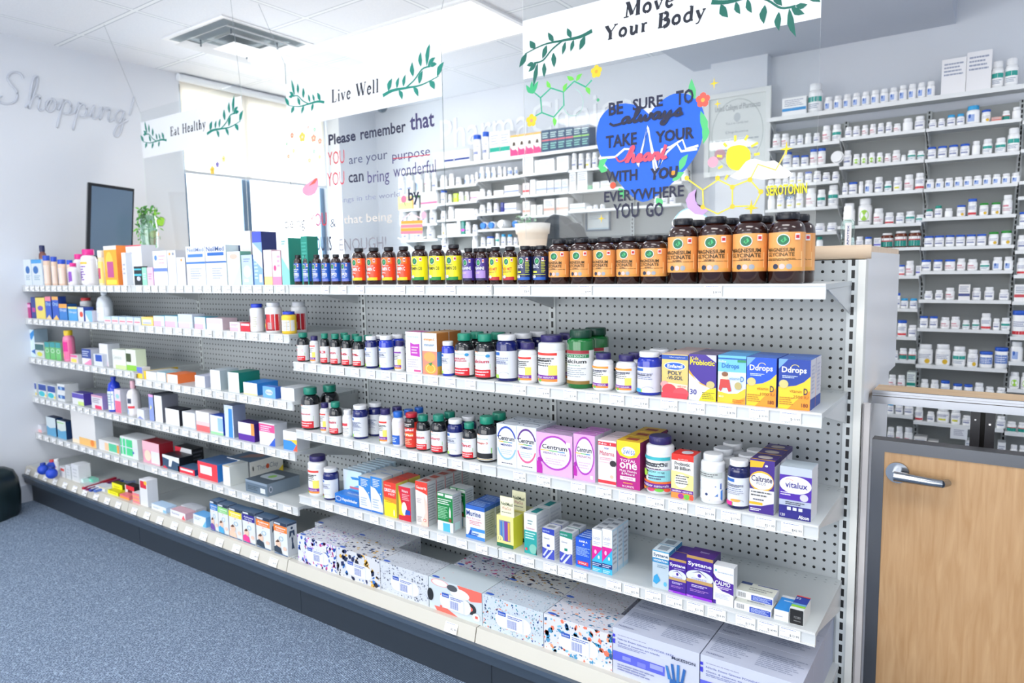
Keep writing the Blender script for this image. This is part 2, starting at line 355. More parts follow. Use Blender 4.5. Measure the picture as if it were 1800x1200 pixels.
# window with frame, mullion and roller blind
fm = mat('5f7890', .35, .4); b = MB()
for y0, y1, z0, z1 in ((wy0, wy1, wz0, wz0+.05), (wy0, wy1, wz1-.05, wz1), (wy0, wy0+.03, wz0, wz1), (wy1-.05, wy1, wz0, wz1), (1.15, 1.22, wz0, wz1)): b.box(XL-.10, y0, z0, XL-.03, y1, z1, fm)
struct(b.build('window_1')); wn = bpy.data.objects['window_1']
b = MB(); b.box(XL-.075, wy0+.02, wz0+.02, XL-.07, wy1-.03, wz1-.02, glassy('window_glass', (.97, .99, 1), .04)); b.build('glass', wn)
bl = empty('roller_blind', (XL, 1.3, 2.6)); 
b = MB(); b.tube([(.03, -.63, .03), (.03, .63, .03)], .026, mat('e9edf2', .5), 12); b.build('roller', bl)
M, nt, bs = newmat('blind_fabric'); bs.inputs['Base Color'].default_value = (*rgb('efece6'), 1); bs.inputs['Roughness'].default_value = .9; bs.inputs['Transmission Weight'].default_value = 0
tl = nt.nodes.new('ShaderNodeBsdfTranslucent'); tl.inputs[0].default_value = (*rgb('f5efe4'), 1); mx = nt.nodes.new('ShaderNodeMixShader'); mx.inputs[0].default_value = .5
nt.links.new(bs.outputs[0], mx.inputs[1]); nt.links.new(tl.outputs[0], mx.inputs[2]); nt.links.new(mx.outputs[0], nt.nodes['Material Output'].inputs[0]); BLF = M
b = MB(); b.box(.008, -.61, -.585, .010, .61, .02, M); b.build('blind_fabric', bl)
b = MB(); b.box(.002, -.61, -.60, .018, .61, -.58, mat('c4c9cf', .5)); b.build('bottom_bar', bl)
tag(bl, 'cream roller blind half lowered over the bright window', 'blind')
# ceiling lights
for k, (lx, ly) in enumerate(LAMPS):
    if k == 3: continue
    t = empty('ceiling_light', (lx, ly, CEIL)); b = MB()
    for x0, y0, x1, y1 in ((-.6, -.3, .6, -.27), (-.6, .27, .6, .3), (-.6, -.27, -.57, .27), (.57, -.27, .6, .27)): b.box(x0, y0, -.012, x1, y1, .0, mat('f2f4f6', .4))
    b.build('frame', t); b = MB(); b.box(-.57, -.27, -.008, .57, .27, 0, mat('ffffff', .5, emit=2.2)); b.build('diffuser', t)
    tag(t, 'lit rectangular ceiling light above the middle hanging sign' if k == 0 else 'lit rectangular ceiling light over the shop floor, out of frame', 'light', None if k == 0 else 'ceiling lights out of frame')
# air diffuser
t = empty('ceiling_vent', (-3.39, .55, CEIL)); wm = mat('eef0f2', .4); b = MB()
for s0, s1, z in ((.30, .27, -.006), ):
    for x0, y0, x1, y1 in ((-s0, -s0, s0, -s1), (-s0, s1, s0, s0), (-s0, -s1, -s1, s1), (s1, -s1, s0, s1)): b.box(x0, y0, z, x1, y1, 0, wm)
b.build('frame', t)
b = MB(); b.box(-.27, -.27, -.002, .27, .27, -.001, mat('a3adb2', .8)); b.build('duct_opening', t)
for s0, s1, z0, z1 in ((.255, .205, -.035, -.008), (.18, .13, -.045, -.015), (.105, .0, -.05, -.03)):
    b = MB(); vs = [(-s0, -s0, z0), (s0, -s0, z0), (s0, s0, z0), (-s0, s0, z0), (-s1, -s1, z1), (s1, -s1, z1), (s1, s1, z1), (-s1, s1, z1)]
    b.add(vs, [(0, 1, 5, 4), (1, 2, 6, 5), (2, 3, 7, 6), (3, 0, 4, 7), (0, 4, 5, 1), (1, 5, 6, 2)], wm); vv = [(a, c, z0+.001) for a, c in ((-s0, -s0), (s0, -s0), (s0, s0), (-s0, s0))]
    if s1 == 0: b.add(vv, [(0, 1, 2, 3)], wm)
    b.build('louvre', t)
b = MB()
for a in (-.15, .15):
    for c in (-.15, .15): b = MB(); b.box(a-.003, c-.003, -.04, a+.003, c+.003, -.001, mat('808890')); b.build('hanger', t)
tag(t, 'square white air diffuser set in the ceiling tiles', 'vent')
# ceiling camera
t = empty('dome_camera', (-4.02, 2.16, CEIL)); p = onY(672, 208, 2.1); t.location = (p.x, 2.1, CEIL); b = MB(); b.lathe([(.045, -.03), (.045, 0)], mat('e8eaee'), n=20); b.build('mount', t)
b = MB(); b.lathe([(.004, -.085), (.03, -.075), (.044, -.05), (.045, -.03)], mat('4d5c68', .2), n=20); b.build('dome', t)
tag(t, 'small grey dome camera on ceiling behind middle hanging sign', 'camera')
# ---------- wall lettering ----------
def walltext(name, s, x0, z0, x1, z1, place, M, bold=0, shear=0, dep=.006):
    vs, fs, a = glyphs(s, bold, shear); b = MB(); n = len(vs)
    P = [place(x0+(x1-x0)*u, z0+(z1-z0)*v, dep) for u, v in vs]; b.add(P, fs, M)
    Q = [place(x0+(x1-x0)*u, z0+(z1-z0)*v, 0) for u, v in vs]; ed = {}
    for f in fs:
        for i in range(len(f)):
            e = (f[i], f[(i+1) % len(f)]); k = tuple(sorted(e)); ed[k] = None if k in ed else e
    b.add(P+Q, [(e[1], e[0], e[0]+n, e[1]+n) for e in ed.values() if e], M); return b.build(name)
tag(walltext('wall_lettering', 'PharmaChoice', -3.40, 2.27, -1.72, 2.50, lambda x, z, d: (x, YB-d, z), mat('eceff3', .5), .0), 'white raised lettering on back wall above the shelves', 'lettering')
# ---------- gondola ----------
GX = [-4.267, -3.048, -1.829, -.9144, 0.0]
white = mat('cdd0d0', .35, noise=.02); lipm = mat('d8d8d6', .3); grey = mat('b9c1c4', .45)
peg = dots('b4b9bb', rad=(.0040, .0040), dark='050607', offs=(.5-(-.0234)/.0254, .5-(1.1826)/.0254))
g = empty('gondola_shelving', (0, 0, 0)); gb = empty('shelving_base', (-2.13, -.4, 0))
def inbase(b):
    b.v = [(x+2.13, y+.4, z) for x, y, z in b.v]; return b
for i in range(4):
    b = MB(); b.box(GX[i]+.012, -.002, .2, GX[i+1]-.012, .012, 1.314, peg); b.build('pegboard_panel', g)
slot = dots('cfd4d4', pitch=(10, .0318), rad=(.0042, .0105), offs=(.5, .5-1.1/.0318), square=True)
for i, x in enumerate(GX):
    b = MB(); b.box(-.013, -.006, -.05, .013, .02, 1.264, slot); o = b.build('upright', g); o.location = (x if i else x+.012, 0, .05)
b = MB(); b.box(.013, -.012, 0, .030, .03, 1.314, mat('e4e4de', .4)); b.build('end_trim', g)
b = MB(); b.box(GX[0]-.02, -.415, .12, GX[2], -.40, .168, mat('3a4654', .35)); b.box(GX[2], -.415, .12, 0, -.40, .168, mat('3a4654', .35))
b.box(GX[0]-.02, -.425, .155, 0, -.40, .170, mat('465363', .25)); inbase(b).build('bumper', gb)
for i in range(4):
    b = MB(); b.box(GX[i]-(.02 if i == 0 else 0), -.38, 0, GX[i+1]-.002, -.365, .13, mat('2b333d', .5)); inbase(b).build('kick_plate', gb)
tag(gb, 'dark charcoal base rail and kick plate under the long shelving', 'shelving base')
tag(g, 'long white pegboard gondola shelving against the pharmacy counter', 'shelving')
F = -.335
def shelf(key, x0, x1, z, label, tags, yf=F, base=False):
    cut = [g for g in GX if x0+.2 < g < x1-.2]; tags = [((onY(px, 600, yf).x if key[0] == 'R' and not base else px), wd, txt) for px, wd, txt in tags]
    ed = [x0]+cut+[x1]
    for k in range(len(ed)-1):
        a, c = ed[k], ed[k+1]; shelf1(key, a, c, z, label+('' if not cut else ', left bay' if k == 0 else ', right bay'), [t for t in tags if a <= t[0] < c and (t[0]+.02 < c)], yf, base)
def shelf1(key, x0, x1, z, label, tags, yf, base):
    t = empty('store_shelf', ((x0+x1)/2, 0, z)); w = (x1-x0)/2-.002; SHELF[key] = (z, yf)
    dk = dots('c6cbcb', ax=(0, 1), pitch=(.0254, .016), rad=(.0035, .0013), dark='6a7276', lim=[(1, yf+.021, yf+.036)] if base else [(1, -.045, -.012)], rough=.4)
    b = MB(); b.box(-w, yf+(.0205 if base else .0085), -.012, w, -.003, 0, dk); b.build('deck', t)
    b = MB()
    if base: b.hexa([(-w, yf-.012, -.046), (w, yf-.012, -.046), (w, yf+.02, -.046), (-w, yf+.02, -.046), (-w, yf, 0), (w, yf, 0), (w, yf+.02, 0), (-w, yf+.02, 0)], mat('ccc8bc', .35))
    else:
        b.box(-w, yf, -.034, w, yf+.008, .001, white); b.box(-w, yf-.003, -.032, w, yf, -.029, lipm); b.box(-w, yf-.003, -.003, w, yf, 0, lipm)
    b.build('ticket_strip', t)
    if not base:
        for s in (-1, 1):
            b = MB(); xx = s*(w-.001); q = -s*.004; y0 = yf+.03
            b.hexa([(xx+min(q, 0), -.006, -.085), (xx+max(q, 0), -.006, -.085), (xx+max(q, 0), -.002, -.085), (xx+min(q, 0), -.002, -.085), (xx+min(q, 0), y0, -.0125), (xx+max(q, 0), y0, -.0125), (xx+max(q, 0), -.002, -.0125), (xx+min(q, 0), -.002, -.0125)], white); b.build('side_bracket', t)
    for j, (px, wd, txt) in enumerate(tags):
        b = MB(); wd = min(wd, x1-px-.004); x = px-t.location.x
        tl = .10 if base else 0
        y = yf-.004
        def fn(u, v, l, x=x, wd=wd): return (x+wd*u, y-.0002*l-(.0125*(1-v) if base else 0), -.031+.028*v-(.008 if base else 0))
        b.add([fn(0, 0, 0), fn(1, 0, 0), fn(1, 1, 0), fn(0, 1, 0)], [(0, 1, 2, 3)], mat('fbfbfa', .4))
        decals(b, 'm .08 .84 .8 .98 1 7a84b0;m .06 .08 .62 .24 2 777;m .05 .6 .3 .7 1 aab'+(';t .5 .3 .95 .54 333 '+txt if txt else ';m .5 .3 .9 .5 1 889'), fn, 1)
        b.build('price_tag', t)
    tag(t, label, 'shelf'); return t
def tagrow(x0, x1, n, wd=.035, skip=()):
    r = random.Random(int(n*1000+x0*77)); out = []
    for k in range(n):
        if k in skip: continue
        out.append((x0+(x1-x0-wd)*k/(n-1)+r.uniform(-.004, .004), wd, '$%d.%02d' % (r.randint(4, 48), r.choice((49, 99, 79, 29)))))
    return out
def pxt(s): return [(float(a.split(',')[0]), float(a.split(',')[1]) if ',' in a and a.split(',')[1] else .042, a.split(',')[2] if a.count(',') > 1 else '') for a in s.split()]
XM = -1.87
shelf('L1', XL+.005, XM, 1.26, 'white upper store shelf at far left with mixed drugstore boxes', tagrow(XL+.05, XM-.02, 34, .05), )
shelf('R1', XM, 0, 1.26, 'white top store shelf holding dark supplement bottles', pxt('570 600 630 700 733 786 858,.04,$19.99 915,.038,$28.99 1019,.04,$24.99 1238,.043,$38.99'))
shelf('L2', XL+.005, XM-.01, 1.072, 'white second store shelf at left, red and white boxes on it', tagrow(XL+.05, XM-.05, 30, .05))
shelf('R2', XM+.003, 0, .970, 'white second right store shelf with calcium and vitamin drops', pxt('520 542 565 590 616 643 670 697 725 752 782 817 862,.04,$12.99 902,.045,$13.99 943,.045,$14.99 991,.042,$27.99 1030,.042,$10.99 1073,.042,$12.99 1113,.045,$19.49 1163,.045,$25.29 1210,.045,$17.49 1264,.045,$18.99 1320,.045,$19.99 1375,.046,$19.99'))
shelf('L3', XL+.005, GX[1]-.03, .845, 'short white store shelf at far left under pink bottle', tagrow(XL+.05, GX[1]-.06, 14, .05))
shelf('L3b', GX[1]-.028, XM-.01, .813, 'white store shelf with blank white and orange cartons', tagrow(GX[1], XM-.05, 14, .05))
shelf('R3', XM, 0, .709, 'white third right store shelf with multivitamin boxes', pxt('528 552 577 600 628 654 682 712 738 764 790 822 865,.044,$22.99 900,.044,$22.99 942,.046,$35.99 1003,.046,$31.99 1048,.047,$23.99 1089,.048,$27.99 1138,.05,$25.99 1178,.05,$29.99 1227,.05,$15.99 1273,.048,$17.99 1334,.048,$21.99 1382,.048,$42.99'))
shelf('L4', XL+.005, XM-.01, .615, 'white fourth left store shelf with blue bottle and cartons', tagrow(XL+.05, XM-.05, 30, .05))
shelf('L5', XL+.005, XM-.01, .397, 'white fifth left store shelf with red white and grey boxes', tagrow(XL+.05, XM-.05, 26, .05))
shelf('R4', XM, 0, .452, 'white fourth right store shelf with eye drop and nasal boxes', pxt('536 560 585 612 640 668 697 728 760 795 830,.045,$7.99 878,.045,$9.99 912,.045,$14.99 952,.045,$16.99 978,.045,$11.99 1005,.045,$12.29 1066,.045,$23.49 1098,.045,$22.99 1137,.045,$25.99 1175,.044,$19.99 1213,.044,$21.99 1251,.046,$54.99 1303,.047,$17.99 1343,.047,$14.99 1383,.047,$13.99'))
YBF = -.40
for k, i in enumerate((0, 1, 2, 3)):
    shelf(('LB', 'LB2', 'RB', 'RB2')[k], GX[i]-(.02 if i == 0 else .04), GX[i+1]-.04+(.04 if i == 3 else 0), .213, ('white bottom deck shelf nearest the left wall', 'white bottom deck shelf holding the slim cartons', 'white bottom deck shelf with patterned tissue boxes', 'white bottom deck shelf under blue glove boxes')[k], tagrow(GX[i], GX[i+1]-.1, 10, .05) if k < 2 else [(GX[3]-.16, .05, '$2.99')] if k == 2 else [], yf=YBF, base=True)
SHELF['LB'] = SHELF['LB']; 
# ---------- counter behind the gondola ----------
t = empty('pharmacy_counter', (-2.1, .4, 0)); b = MB(); b.box(GX[0]-2.0-.0+4.1-2.1+.0, 0, 0, 0, 0, 0, white) if 0 else None
b = MB(); b.box(-2.17, -.365, 0, 2.118, .215, 1.315, white); b.build('cabinet', t)
b = MB(); b.hexa([(2.119, -.365, 0), (2.1215, -.365, 0), (2.1215, .215, 0), (2.119, .215, 0), (2.119, -.365, 1.315), (2.1215, -.365, 1.315), (2.1215, .215, 1.315), (2.119, .215, 1.315)], mat('f0f0f1', .3))
b.box(2.1195, -.345, .945, 2.123, .37, 1.335, mat('f0f0f1', .3)); b.build('end_panel', t)
mp = wood('f0d9bd', 'e6c8a6', 1, False)
b = MB(); b.box(-2.17, -.40, 1.316, 2.12, .37, 1.352, mp)
b.add([(-2.17, -.40-.014*math.cos(a), 1.334+.018*math.sin(a)) for a in [PI/2-PI*k/8 for k in range(9)]]+[(2.14, -.40-.014*math.cos(a), 1.334+.018*math.sin(a)) for a in [PI/2-PI*k/8 for k in range(9)]], [(k, k+1, k+10, k+9) for k in range(8)]+[tuple(range(9, 18))], mp, True); b.build('worktop', t)
tag(t, 'tall white pharmacy counter with pale wood top behind the gondola', 'counter')
LEDGE = 1.352
# low counter over the gate
t = empty('low_counter', (.7, .48, .945)); b = MB(); b.box(-.67, -.29, -.03, 1.3, -.165, 0, wood('d9bc98', 'c8a67c', 1, False)); b.build('worktop', t)
b = MB(); al = mat('a9abb0', .25, .9)
for z0, z1, o_ in ((-.034, -.028, .006), (-.027, -.012, .014), (-.011, -.005, .008), (-.004, .003, .011)): b.box(-.67, -.29-o_, z0, 1.3, -.29, z1, al)
b.build('edge_trim', t); dk = mat('34353a', .4, .3)
b = MB(); b.box(-.437, -.24, -.945, -.415, -.19, -.034, dk); b.box(-.404, -.24, -.945, -.382, -.19, -.034, dk); b.box(-.415, -.205, -.945, -.404, -.192, -.034, mat('0c0c0e')); b.box(-.428, -.2415, -.068, -.424, -.24, -.064, mat('c9ccd0', .3, .8)); b.box(-.396, -.2415, -.078, -.391, -.24, -.073, mat('f0f0f2', .3, .8)); b.build('support_post', t)
b = MB(); b.box(.9, -.24, -.945, .94, -.19, -.034, dk); b.build('support_post', t)
tag(t, 'low wood-topped counter with ribbed aluminium edge beyond the gate', 'counter')
# gate
t = empty('counter_gate', (.055, .02, 0)); st = mat('6f7073', .3, .85, noise=.12); W_ = .92; H_ = .845
b = MB(); fr = .03
for x0, z0, x1, z1 in ((0, .02, fr, H_), (W_-fr, .02, W_, H_), (fr, H_-fr, W_-fr, H_), (fr, .02, W_-fr, .02+fr)): b.box(x0, -.003, z0, x1, .043, z1, st)
b.build('frame', t); b = MB(); b.box(fr, 0, .02+fr, W_-fr, .04, H_-fr, wood('c6a075', 'b0875a', 1.6)); b.build('door_panel', t)
h = empty('lever_handle'); h.parent = t; h.location = (.062, 0, .765); cr = mat('a9adb3', .2, 1)
def disc(r, y0, y1, n=32):
    b = MB(); vs = [(r*math.cos(2*PI*k/n), y, r*math.sin(2*PI*k/n)) for y in (y0, y1) for k in range(n)]
    b.add(vs, [(k, (k+1) % n, n+(k+1) % n, n+k) for k in range(n)], cr, True); b.add(vs, [tuple(range(n)), tuple(range(n, 2*n))], cr); return b
disc(.027, -.009, 0).build('rosette', h); disc(.012, -.04, -.009).build('spindle', h)
b = MB(); b.tube([(-.004, -.042, 0), (.03, -.043, -.001), (.075, -.044, -.003), (.10, -.040, -.004)], [.013, .012, .0105, .010], cr, 10); b.tube([(.099, -.041, -.004), (.112, -.022, -.004)], [.010, .009], cr, 10); b.build('lever', h)
tag(t, 'waist-high wooden gate with steel frame and lever handle', 'gate')
b = MB(); b.box(.032, .0, .0, .05, .02, .94, mat('c9c4c2', .4)); b.box(.0325, -.004, .0, .036, 0, .94, mat('8c8888')); o = b.build('trim_2'); struct(o)
# bin at far left
t = empty('waste_bin', (-4.12, -.75, 0)); bk = mat('14262a', .35); b = MB(); n = 48; vs = []; fs = []
lv = [(.0, .17), (.02, .18), (.12, .185), (.2, .18), (.25, .165), (.275, .14), (.285, .10)]
for z, r in lv:
    for k in range(n):
        a = 2*PI*k/n; rr = r*(1+(.035 if k % 4 < 2 else 0)*(1 if z < .27 else .3)); vs.append((.62*rr*math.cos(a), 1.35*rr*math.sin(a), z))
for j in range(len(lv)-1):
    for k in range(n): fs.append((j*n+k, j*n+(k+1) % n, (j+1)*n+(k+1) % n, (j+1)*n+k))
b.add(vs, fs, bk, True); b.add(vs, [tuple((len(lv)-1)*n+k for k in range(n)), tuple(range(n))[::-1]], bk); b.build('bin_body', t)
b = MB(); b.box(-.05, -.12, .284, .05, .12, .292, bk); b.build('lid', t)
tag(t, 'dark ribbed plastic bin on the carpet by left wall', 'bin')
# television
A = CAM+ray(155, 320)*4.0; B = CAM+ray(237, 345)*4.17; B.z = A.z-.022; U = (B-A).normalized(); wv = (B-A).length
N = Vector((-U.y, U.x, 0)).normalized(); N = -N if (CAM-A).dot(N) < 0 else N; V = N.cross(U); V = V if V.z > 0 else -V
t = empty('television', A); b = MB(); bkp = mat('11151b', .25)
def tv(u, v, n_): return tuple(U*u+V*v+N*n_)
hh = .44
b.hexa([tv(0, -hh, -.03), tv(wv, -hh, -.03), tv(wv, -hh, .0), tv(0, -hh, .0), tv(0, 0, -.03), tv(wv, 0, -.03), tv(wv, 0, 0), tv(0, 0, 0)], bkp); b.build('bezel', t)
b = MB(); b.add([tv(.018, -hh+.02, .001), tv(wv-.008, -hh+.02, .001), tv(wv-.008, -.018, .001), tv(.018, -.018, .001)], [(0, 1, 2, 3)], mat('5d7186', .12)); b.build('screen', t)
tag(t, 'black flat screen television mounted on left wall', 'television')
# ---------- hanging acrylic signs ----------
PY = .30
acr = glassy('acrylic', (.975, .985, .985), .025)
def pp(x, y, l=0): p = onY(x, y, PY-.0022-.0002*l); return (p.x, p.y, p.z)
LAY = [0]
SER = {  # serif capitals and small letters as strokes in a unit box: advance, then (width, points...)
 'M': (1.02, (.05, .16, .02, .2, .98), (.13, .2, .98, .5, .1), (.04, .5, .1, .84, .98), (.13, .84, .98, .86, .02), (.04, 0, .02, .3, .02), (.04, .72, .02, 1, .02), (.04, .06, .98, .26, .98), (.04, .8, .98, 1, .98)),
 'L': (.66, (.12, .2, 0, .2, 1), (.04, .06, .98, .36, .98), (.04, .06, .02, .58, .02), (.05, .58, .02, .62, .26)),
 'E': (.68, (.12, .2, 0, .2, 1), (.04, .06, .98, .58, .98), (.04, .06, .02, .6, .02), (.05, .6, .02, .64, .24), (.05, .58, .98, .6, .78), (.04, .2, .52, .46, .52), (.05, .46, .4, .46, .64)),
 'H': (.9, (.12, .2, 0, .2, 1), (.12, .72, 0, .72, 1), (.04, .06, .98, .34, .98), (.04, .06, .02, .34, .02), (.04, .58, .98, .86, .98), (.04, .58, .02, .86, .02), (.04, .2, .52, .72, .52)),
 'W': (1.16, (.12, .12, .98, .38, .04), (.04, .38, .04, .62, .9), (.12, .58, .98, .84, .04), (.04, .84, .04, 1.08, .98), (.04, 0, .98, .26, .98), (.04, .48, .98, .74, .98), (.04, .98, .98, 1.18, .98)),
 'Y': (.86, (.12, .14, .98, .42, .48), (.04, .42, .48, .76, .98), (.12, .42, .5, .42, 0), (.04, .02, .98, .28, .98), (.04, .64, .98, .88, .98), (.04, .28, .02, .56, .02)),
 'B': (.76, (.12, .2, 0, .2, 1), (.04, .06, .98, .4, .98), (.04, .06, .02, .4, .02), (.04, .2, .53, .42, .53), (.1, .4, .98, .56, .92, .6, .76, .54, .6, .4, .53), (.12, .42, .53, .62, .46, .68, .28, .6, .08, .4, .02)),
 'o': (.56, (.09, .26, .02, .1, .14, .07, .32, .12, .5, .28, .6, .42, .5, .46, .3, .42, .12, .26, .02)),
 'v': (.54, (.1, .08, .58, .26, .02), (.04, .26, .02, .46, .58), (.04, 0, .59, .18, .59), (.04, .36, .59, .54, .59)),
 'e': (.48, (.09, .42, .14, .26, .02, .12, .1, .07, .32, .14, .52, .27, .6, .4, .5, .42, .36), (.04, .08, .36, .42, .36)),
 'u': (.6, (.1, .14, .6, .14, .16, .24, .03, .36, .08, .44, .2), (.1, .46, .6, .46, .02), (.04, .02, .59, .14, .59), (.04, .36, .59, .46, .59), (.04, .46, .03, .56, .03)),
 'r': (.42, (.1, .16, .6, .16, .0), (.04, .04, .59, .16, .59), (.04, .06, .02, .3, .02), (.06, .16, .42, .26, .57, .4, .56)),
 'd': (.6, (.1, .46, 1, .46, .02), (.04, .34, .99, .46, .99), (.04, .46, .03, .58, .03), (.08, .46, .5, .3, .6, .14, .5, .07, .3, .12, .1, .26, .02, .4, .08, .46, .18)),
 'y': (.54, (.1, .08, .58, .28, .04), (.04, .48, .58, .28, .02, .18, -.24, .04, -.26), (.04, 0, .59, .18, .59), (.04, .38, .59, .56, .59)),
 'i': (.3, (.1, .15, .6, .15, .02), (.04, .04, .59, .15, .59), (.04, .04, .02, .28, .02), (.12, .15, .8, .15, .9)),
 'l': (.3, (.1, .15, 1, .15, .02), (.04, .04, .99, .15, .99), (.04, .04, .02, .28, .02)),
 'a': (.5, (.09, .38, .44, .38, .06, .46, .02), (.05, .1, .48, .2, .6, .34, .56, .38, .44), (.08, .38, .34, .2, .3, .08, .18, .14, .03, .26, .03, .38, .14)),
 't': (.36, (.1, .17, .82, .17, .12, .24, .02, .34, .06), (.04, .04, .59, .32, .59)),
 'h': (.62, (.1, .16, 1, .16, .0), (.04, .04, .99, .16, .99), (.04, .06, .02, .28, .02), (.08, .16, .44, .28, .58, .42, .54, .46, .4, .46, .02), (.04, .36, .02, .58, .02))}
def stroke(mb, pts, w, M, fn, lay=3, taper=None):
    LAY[0] += 1
    vs = []; n = len(pts)
    for i, (x, y) in enumerate(pts):
        a = pts[max(i-1, 0)]; b = pts[min(i+1, n-1)]; dx, dy = b[0]-a[0], b[1]-a[1]; l = math.hypot(dx, dy) or 1
        ww = w*(taper[i] if taper else 1)/2; nx, ny = -dy/l*ww, dx/l*ww
        vs += [fn(x+nx, y+ny, lay), fn(x-nx, y-ny, lay)]
    mb.add(vs, [(2*i, 2*i+1, 2*i+3, 2*i+2) for i in range(n-1)], M)
def smooth(pts, k=4):
    out = []; n = len(pts)
    for i in range(n-1):
        p0, p1, p2, p3 = pts[max(i-1, 0)], pts[i], pts[i+1], pts[min(i+2, n-1)]
        for j in range(k):
            t = j/k; out.append(tuple(.5*((2*p1[c])+(-p0[c]+p2[c])*t+(2*p0[c]-5*p1[c]+4*p2[c]-p3[c])*t*t+(-p0[c]+3*p1[c]-3*p2[c]+p3[c])*t**3) for c in (0, 1)))
    out.append(pts[-1]); return out
def serif(mb, text, x0, z0, h, width, M, fn, shear=.18, bo=1):
    tot = sum((SER[c][0]+.12) if c != ' ' else .5 for c in text)-.12; sx = width/tot; x = 0
    for c in text:
        if c == ' ': x += .5; continue
        for s in SER[c][1:]:
            pts = [(s[i], s[i+1]) for i in range(1, len(s), 2)]
            if len(pts) > 3: pts = smooth(pts, 4)
            q = [(x0+(x+a+shear*b*.6)*sx, z0+b*h) for a, b in pts]
            stroke(mb, q, s[0]*(h*.6+sx*.5)*1.6*bo, M, fn, 4)
        x += SER[c][0]+.12
SCR = {'S': (.75, (.62, .86, .5, 1, .3, .98, .2, .8, .34, .6, .5, .42, .46, .14, .2, .02, .0, .12, .1, .24)), 'h': (.5, (0, .02, .16, .3, .26, .9, .2, 1.0, .12, .8, .1, 0, .2, .36, .34, .44, .38, .3, .36, .06, .44, 0, .54, .1)),
 'o': (.42, (.1, .05, .2, .4, .08, .28, .08, .08, .2, 0, .32, .14, .3, .36, .2, .42, .3, .3, .46, .34)), 'p': (.48, (0, .1, .12, .44, .02, -.45, .1, .2, .24, .42, .36, .3, .32, .06, .18, .02, .34, .02, .5, .12)),
 'i': (.26, (0, .1, .1, .42, .08, .1, .14, 0, .28, .1)), 'n': (.5, (0, .1, .08, .42, .06, .0, .16, .34, .3, .42, .34, .3, .32, .06, .4, 0, .52, .1)), 'g': (.44, (.3, .38, .16, .42, .04, .22, .1, .02, .22, .06, .32, .4, .3, -.1, .2, -.45, .06, -.4, .16, -.1, .46, .12)),
 'a': (.44, (.3, .38, .16, .42, .04, .22, .1, .02, .22, .06, .32, .4, .3, .1, .36, 0, .46, .1)), 'l': (.3, (0, .1, .18, .5, .22, .9, .14, .96, .1, .6, .12, .06, .2, 0, .32, .1)), 'w': (.56, (0, .1, .06, .42, .08, .08, .16, 0, .28, .36, .28, .06, .38, 0, .48, .2, .46, .42, .58, .3)),
 'y': (.46, (0, .1, .06, .42, .08, .1, .16, .02, .3, .4, .28, -.1, .18, -.45, .04, -.38, .14, -.1, .48, .12)), 's': (.36, (0, .08, .18, .46, .22, .3, .28, .12, .18, 0, .06, .06, .2, .02, .38, .1)), 'e': (.36, (0, .12, .18, .2, .24, .36, .14, .42, .06, .24, .1, .02, .22, 0, .38, .12)),
 'r': (.36, (0, .1, .1, .44, .12, .36, .26, .38, .22, .1, .28, 0, .38, .1)), 't': (.32, (0, .1, .14, .5, .16, .86, .12, .2, .18, 0, .34, .1)), '!': (.2, (.16, .95, .06, .3))}
def script(text):
    x = 0; out = []
    for c in text:
        a, p = SCR[c]; out.append([(x+p[i]+.18*p[i+1], p[i+1]) for i in range(0, len(p), 2)]); x += a
    return out, x
def pscript(b, s, x0, y0, x1, h, w, col):   # baseline left, right end, x of picture, letter height in picture rows
    X0, Z0 = px2(x0, y0); X1 = px2(x1, y0)[0]; H = px2(x0, y0-h)[1]-Z0; st, L = script(s)
    for p in st: stroke(b, smooth([(X0+(X1-X0)*u/L, Z0+H*v) for u, v in p], 4), w, mat(col), (lambda u, v, l: (LAY.__setitem__(0, LAY[0]+.1), inplane(u, v, l))[1]))
def leaf(mb, x, y, ang, L, wd, M, fn, lay=5, curl=.15):
    LAY[0] += 1; a = math.radians(ang); ca, sa = math.cos(a), math.sin(a); pts = []
    prof = [(0, 0), (.2, .55), (.45, 1), (.7, .75), (1, 0), (.7, -.45), (.4, -.7), (.15, -.4)]
    for t, s in prof:
        u, v = t*L, (s*wd/2+curl*L*t*(1-t)); pts.append(fn(x+u*ca-v*sa, y+u*sa+v*ca, lay))
    mb.add(pts, [tuple(range(8))], M)
def branch(mb, x, z, s, fl, M, fn, k=.55):   # root of the twig at (x, z), growing in direction fl
    def g(u, v): return (x+fl*u*s, z+v*s*k)
    def L(u, v, a, l, w): leaf(mb, *g(u, v), a if fl > 0 else 180-a, l*s*.72, w*s*1.0*(1 if fl > 0 else -1), M, fn)
    stroke(mb, [g(*p) for p in smooth([(0, 0), (.18, .07), (.42, .06), (.7, .05), (1, .16)])], .03*s, M, fn, 5, [1.6-1.3*i/16 for i in range(17)])
    stroke(mb, [g(*p) for p in smooth([(.42, .06), (.58, .2), (.72, .4), (.86, .42)])], .02*s, M, fn, 5)
    for u, v, a, l, w in ((.1, .08, 62, .24, .10), (.26, .1, 70, .2, .07), (.38, .1, 72, .22, .07), (.56, .28, 92, .26, .09), (.7, .46, 88, .26, .08), (.8, .44, 76, .42, .08), (.82, .43, 35, .22, .08), (.86, .42, 5, .16, .07),
                       (.66, .08, 66, .24, .09), (.97, .16, 52, .28, .10), (.3, .05, -68, .2, .08), (.56, .05, -60, .22, .08), (.84, .10, -55, .2, .1)): L(u, v, a, l, w)
def inplane(u, v, l): return (u, PY-.0022-.00003*LAY[0], v)
teal = mat('0b6a5a', .5); teal2 = mat('128a78', .5)
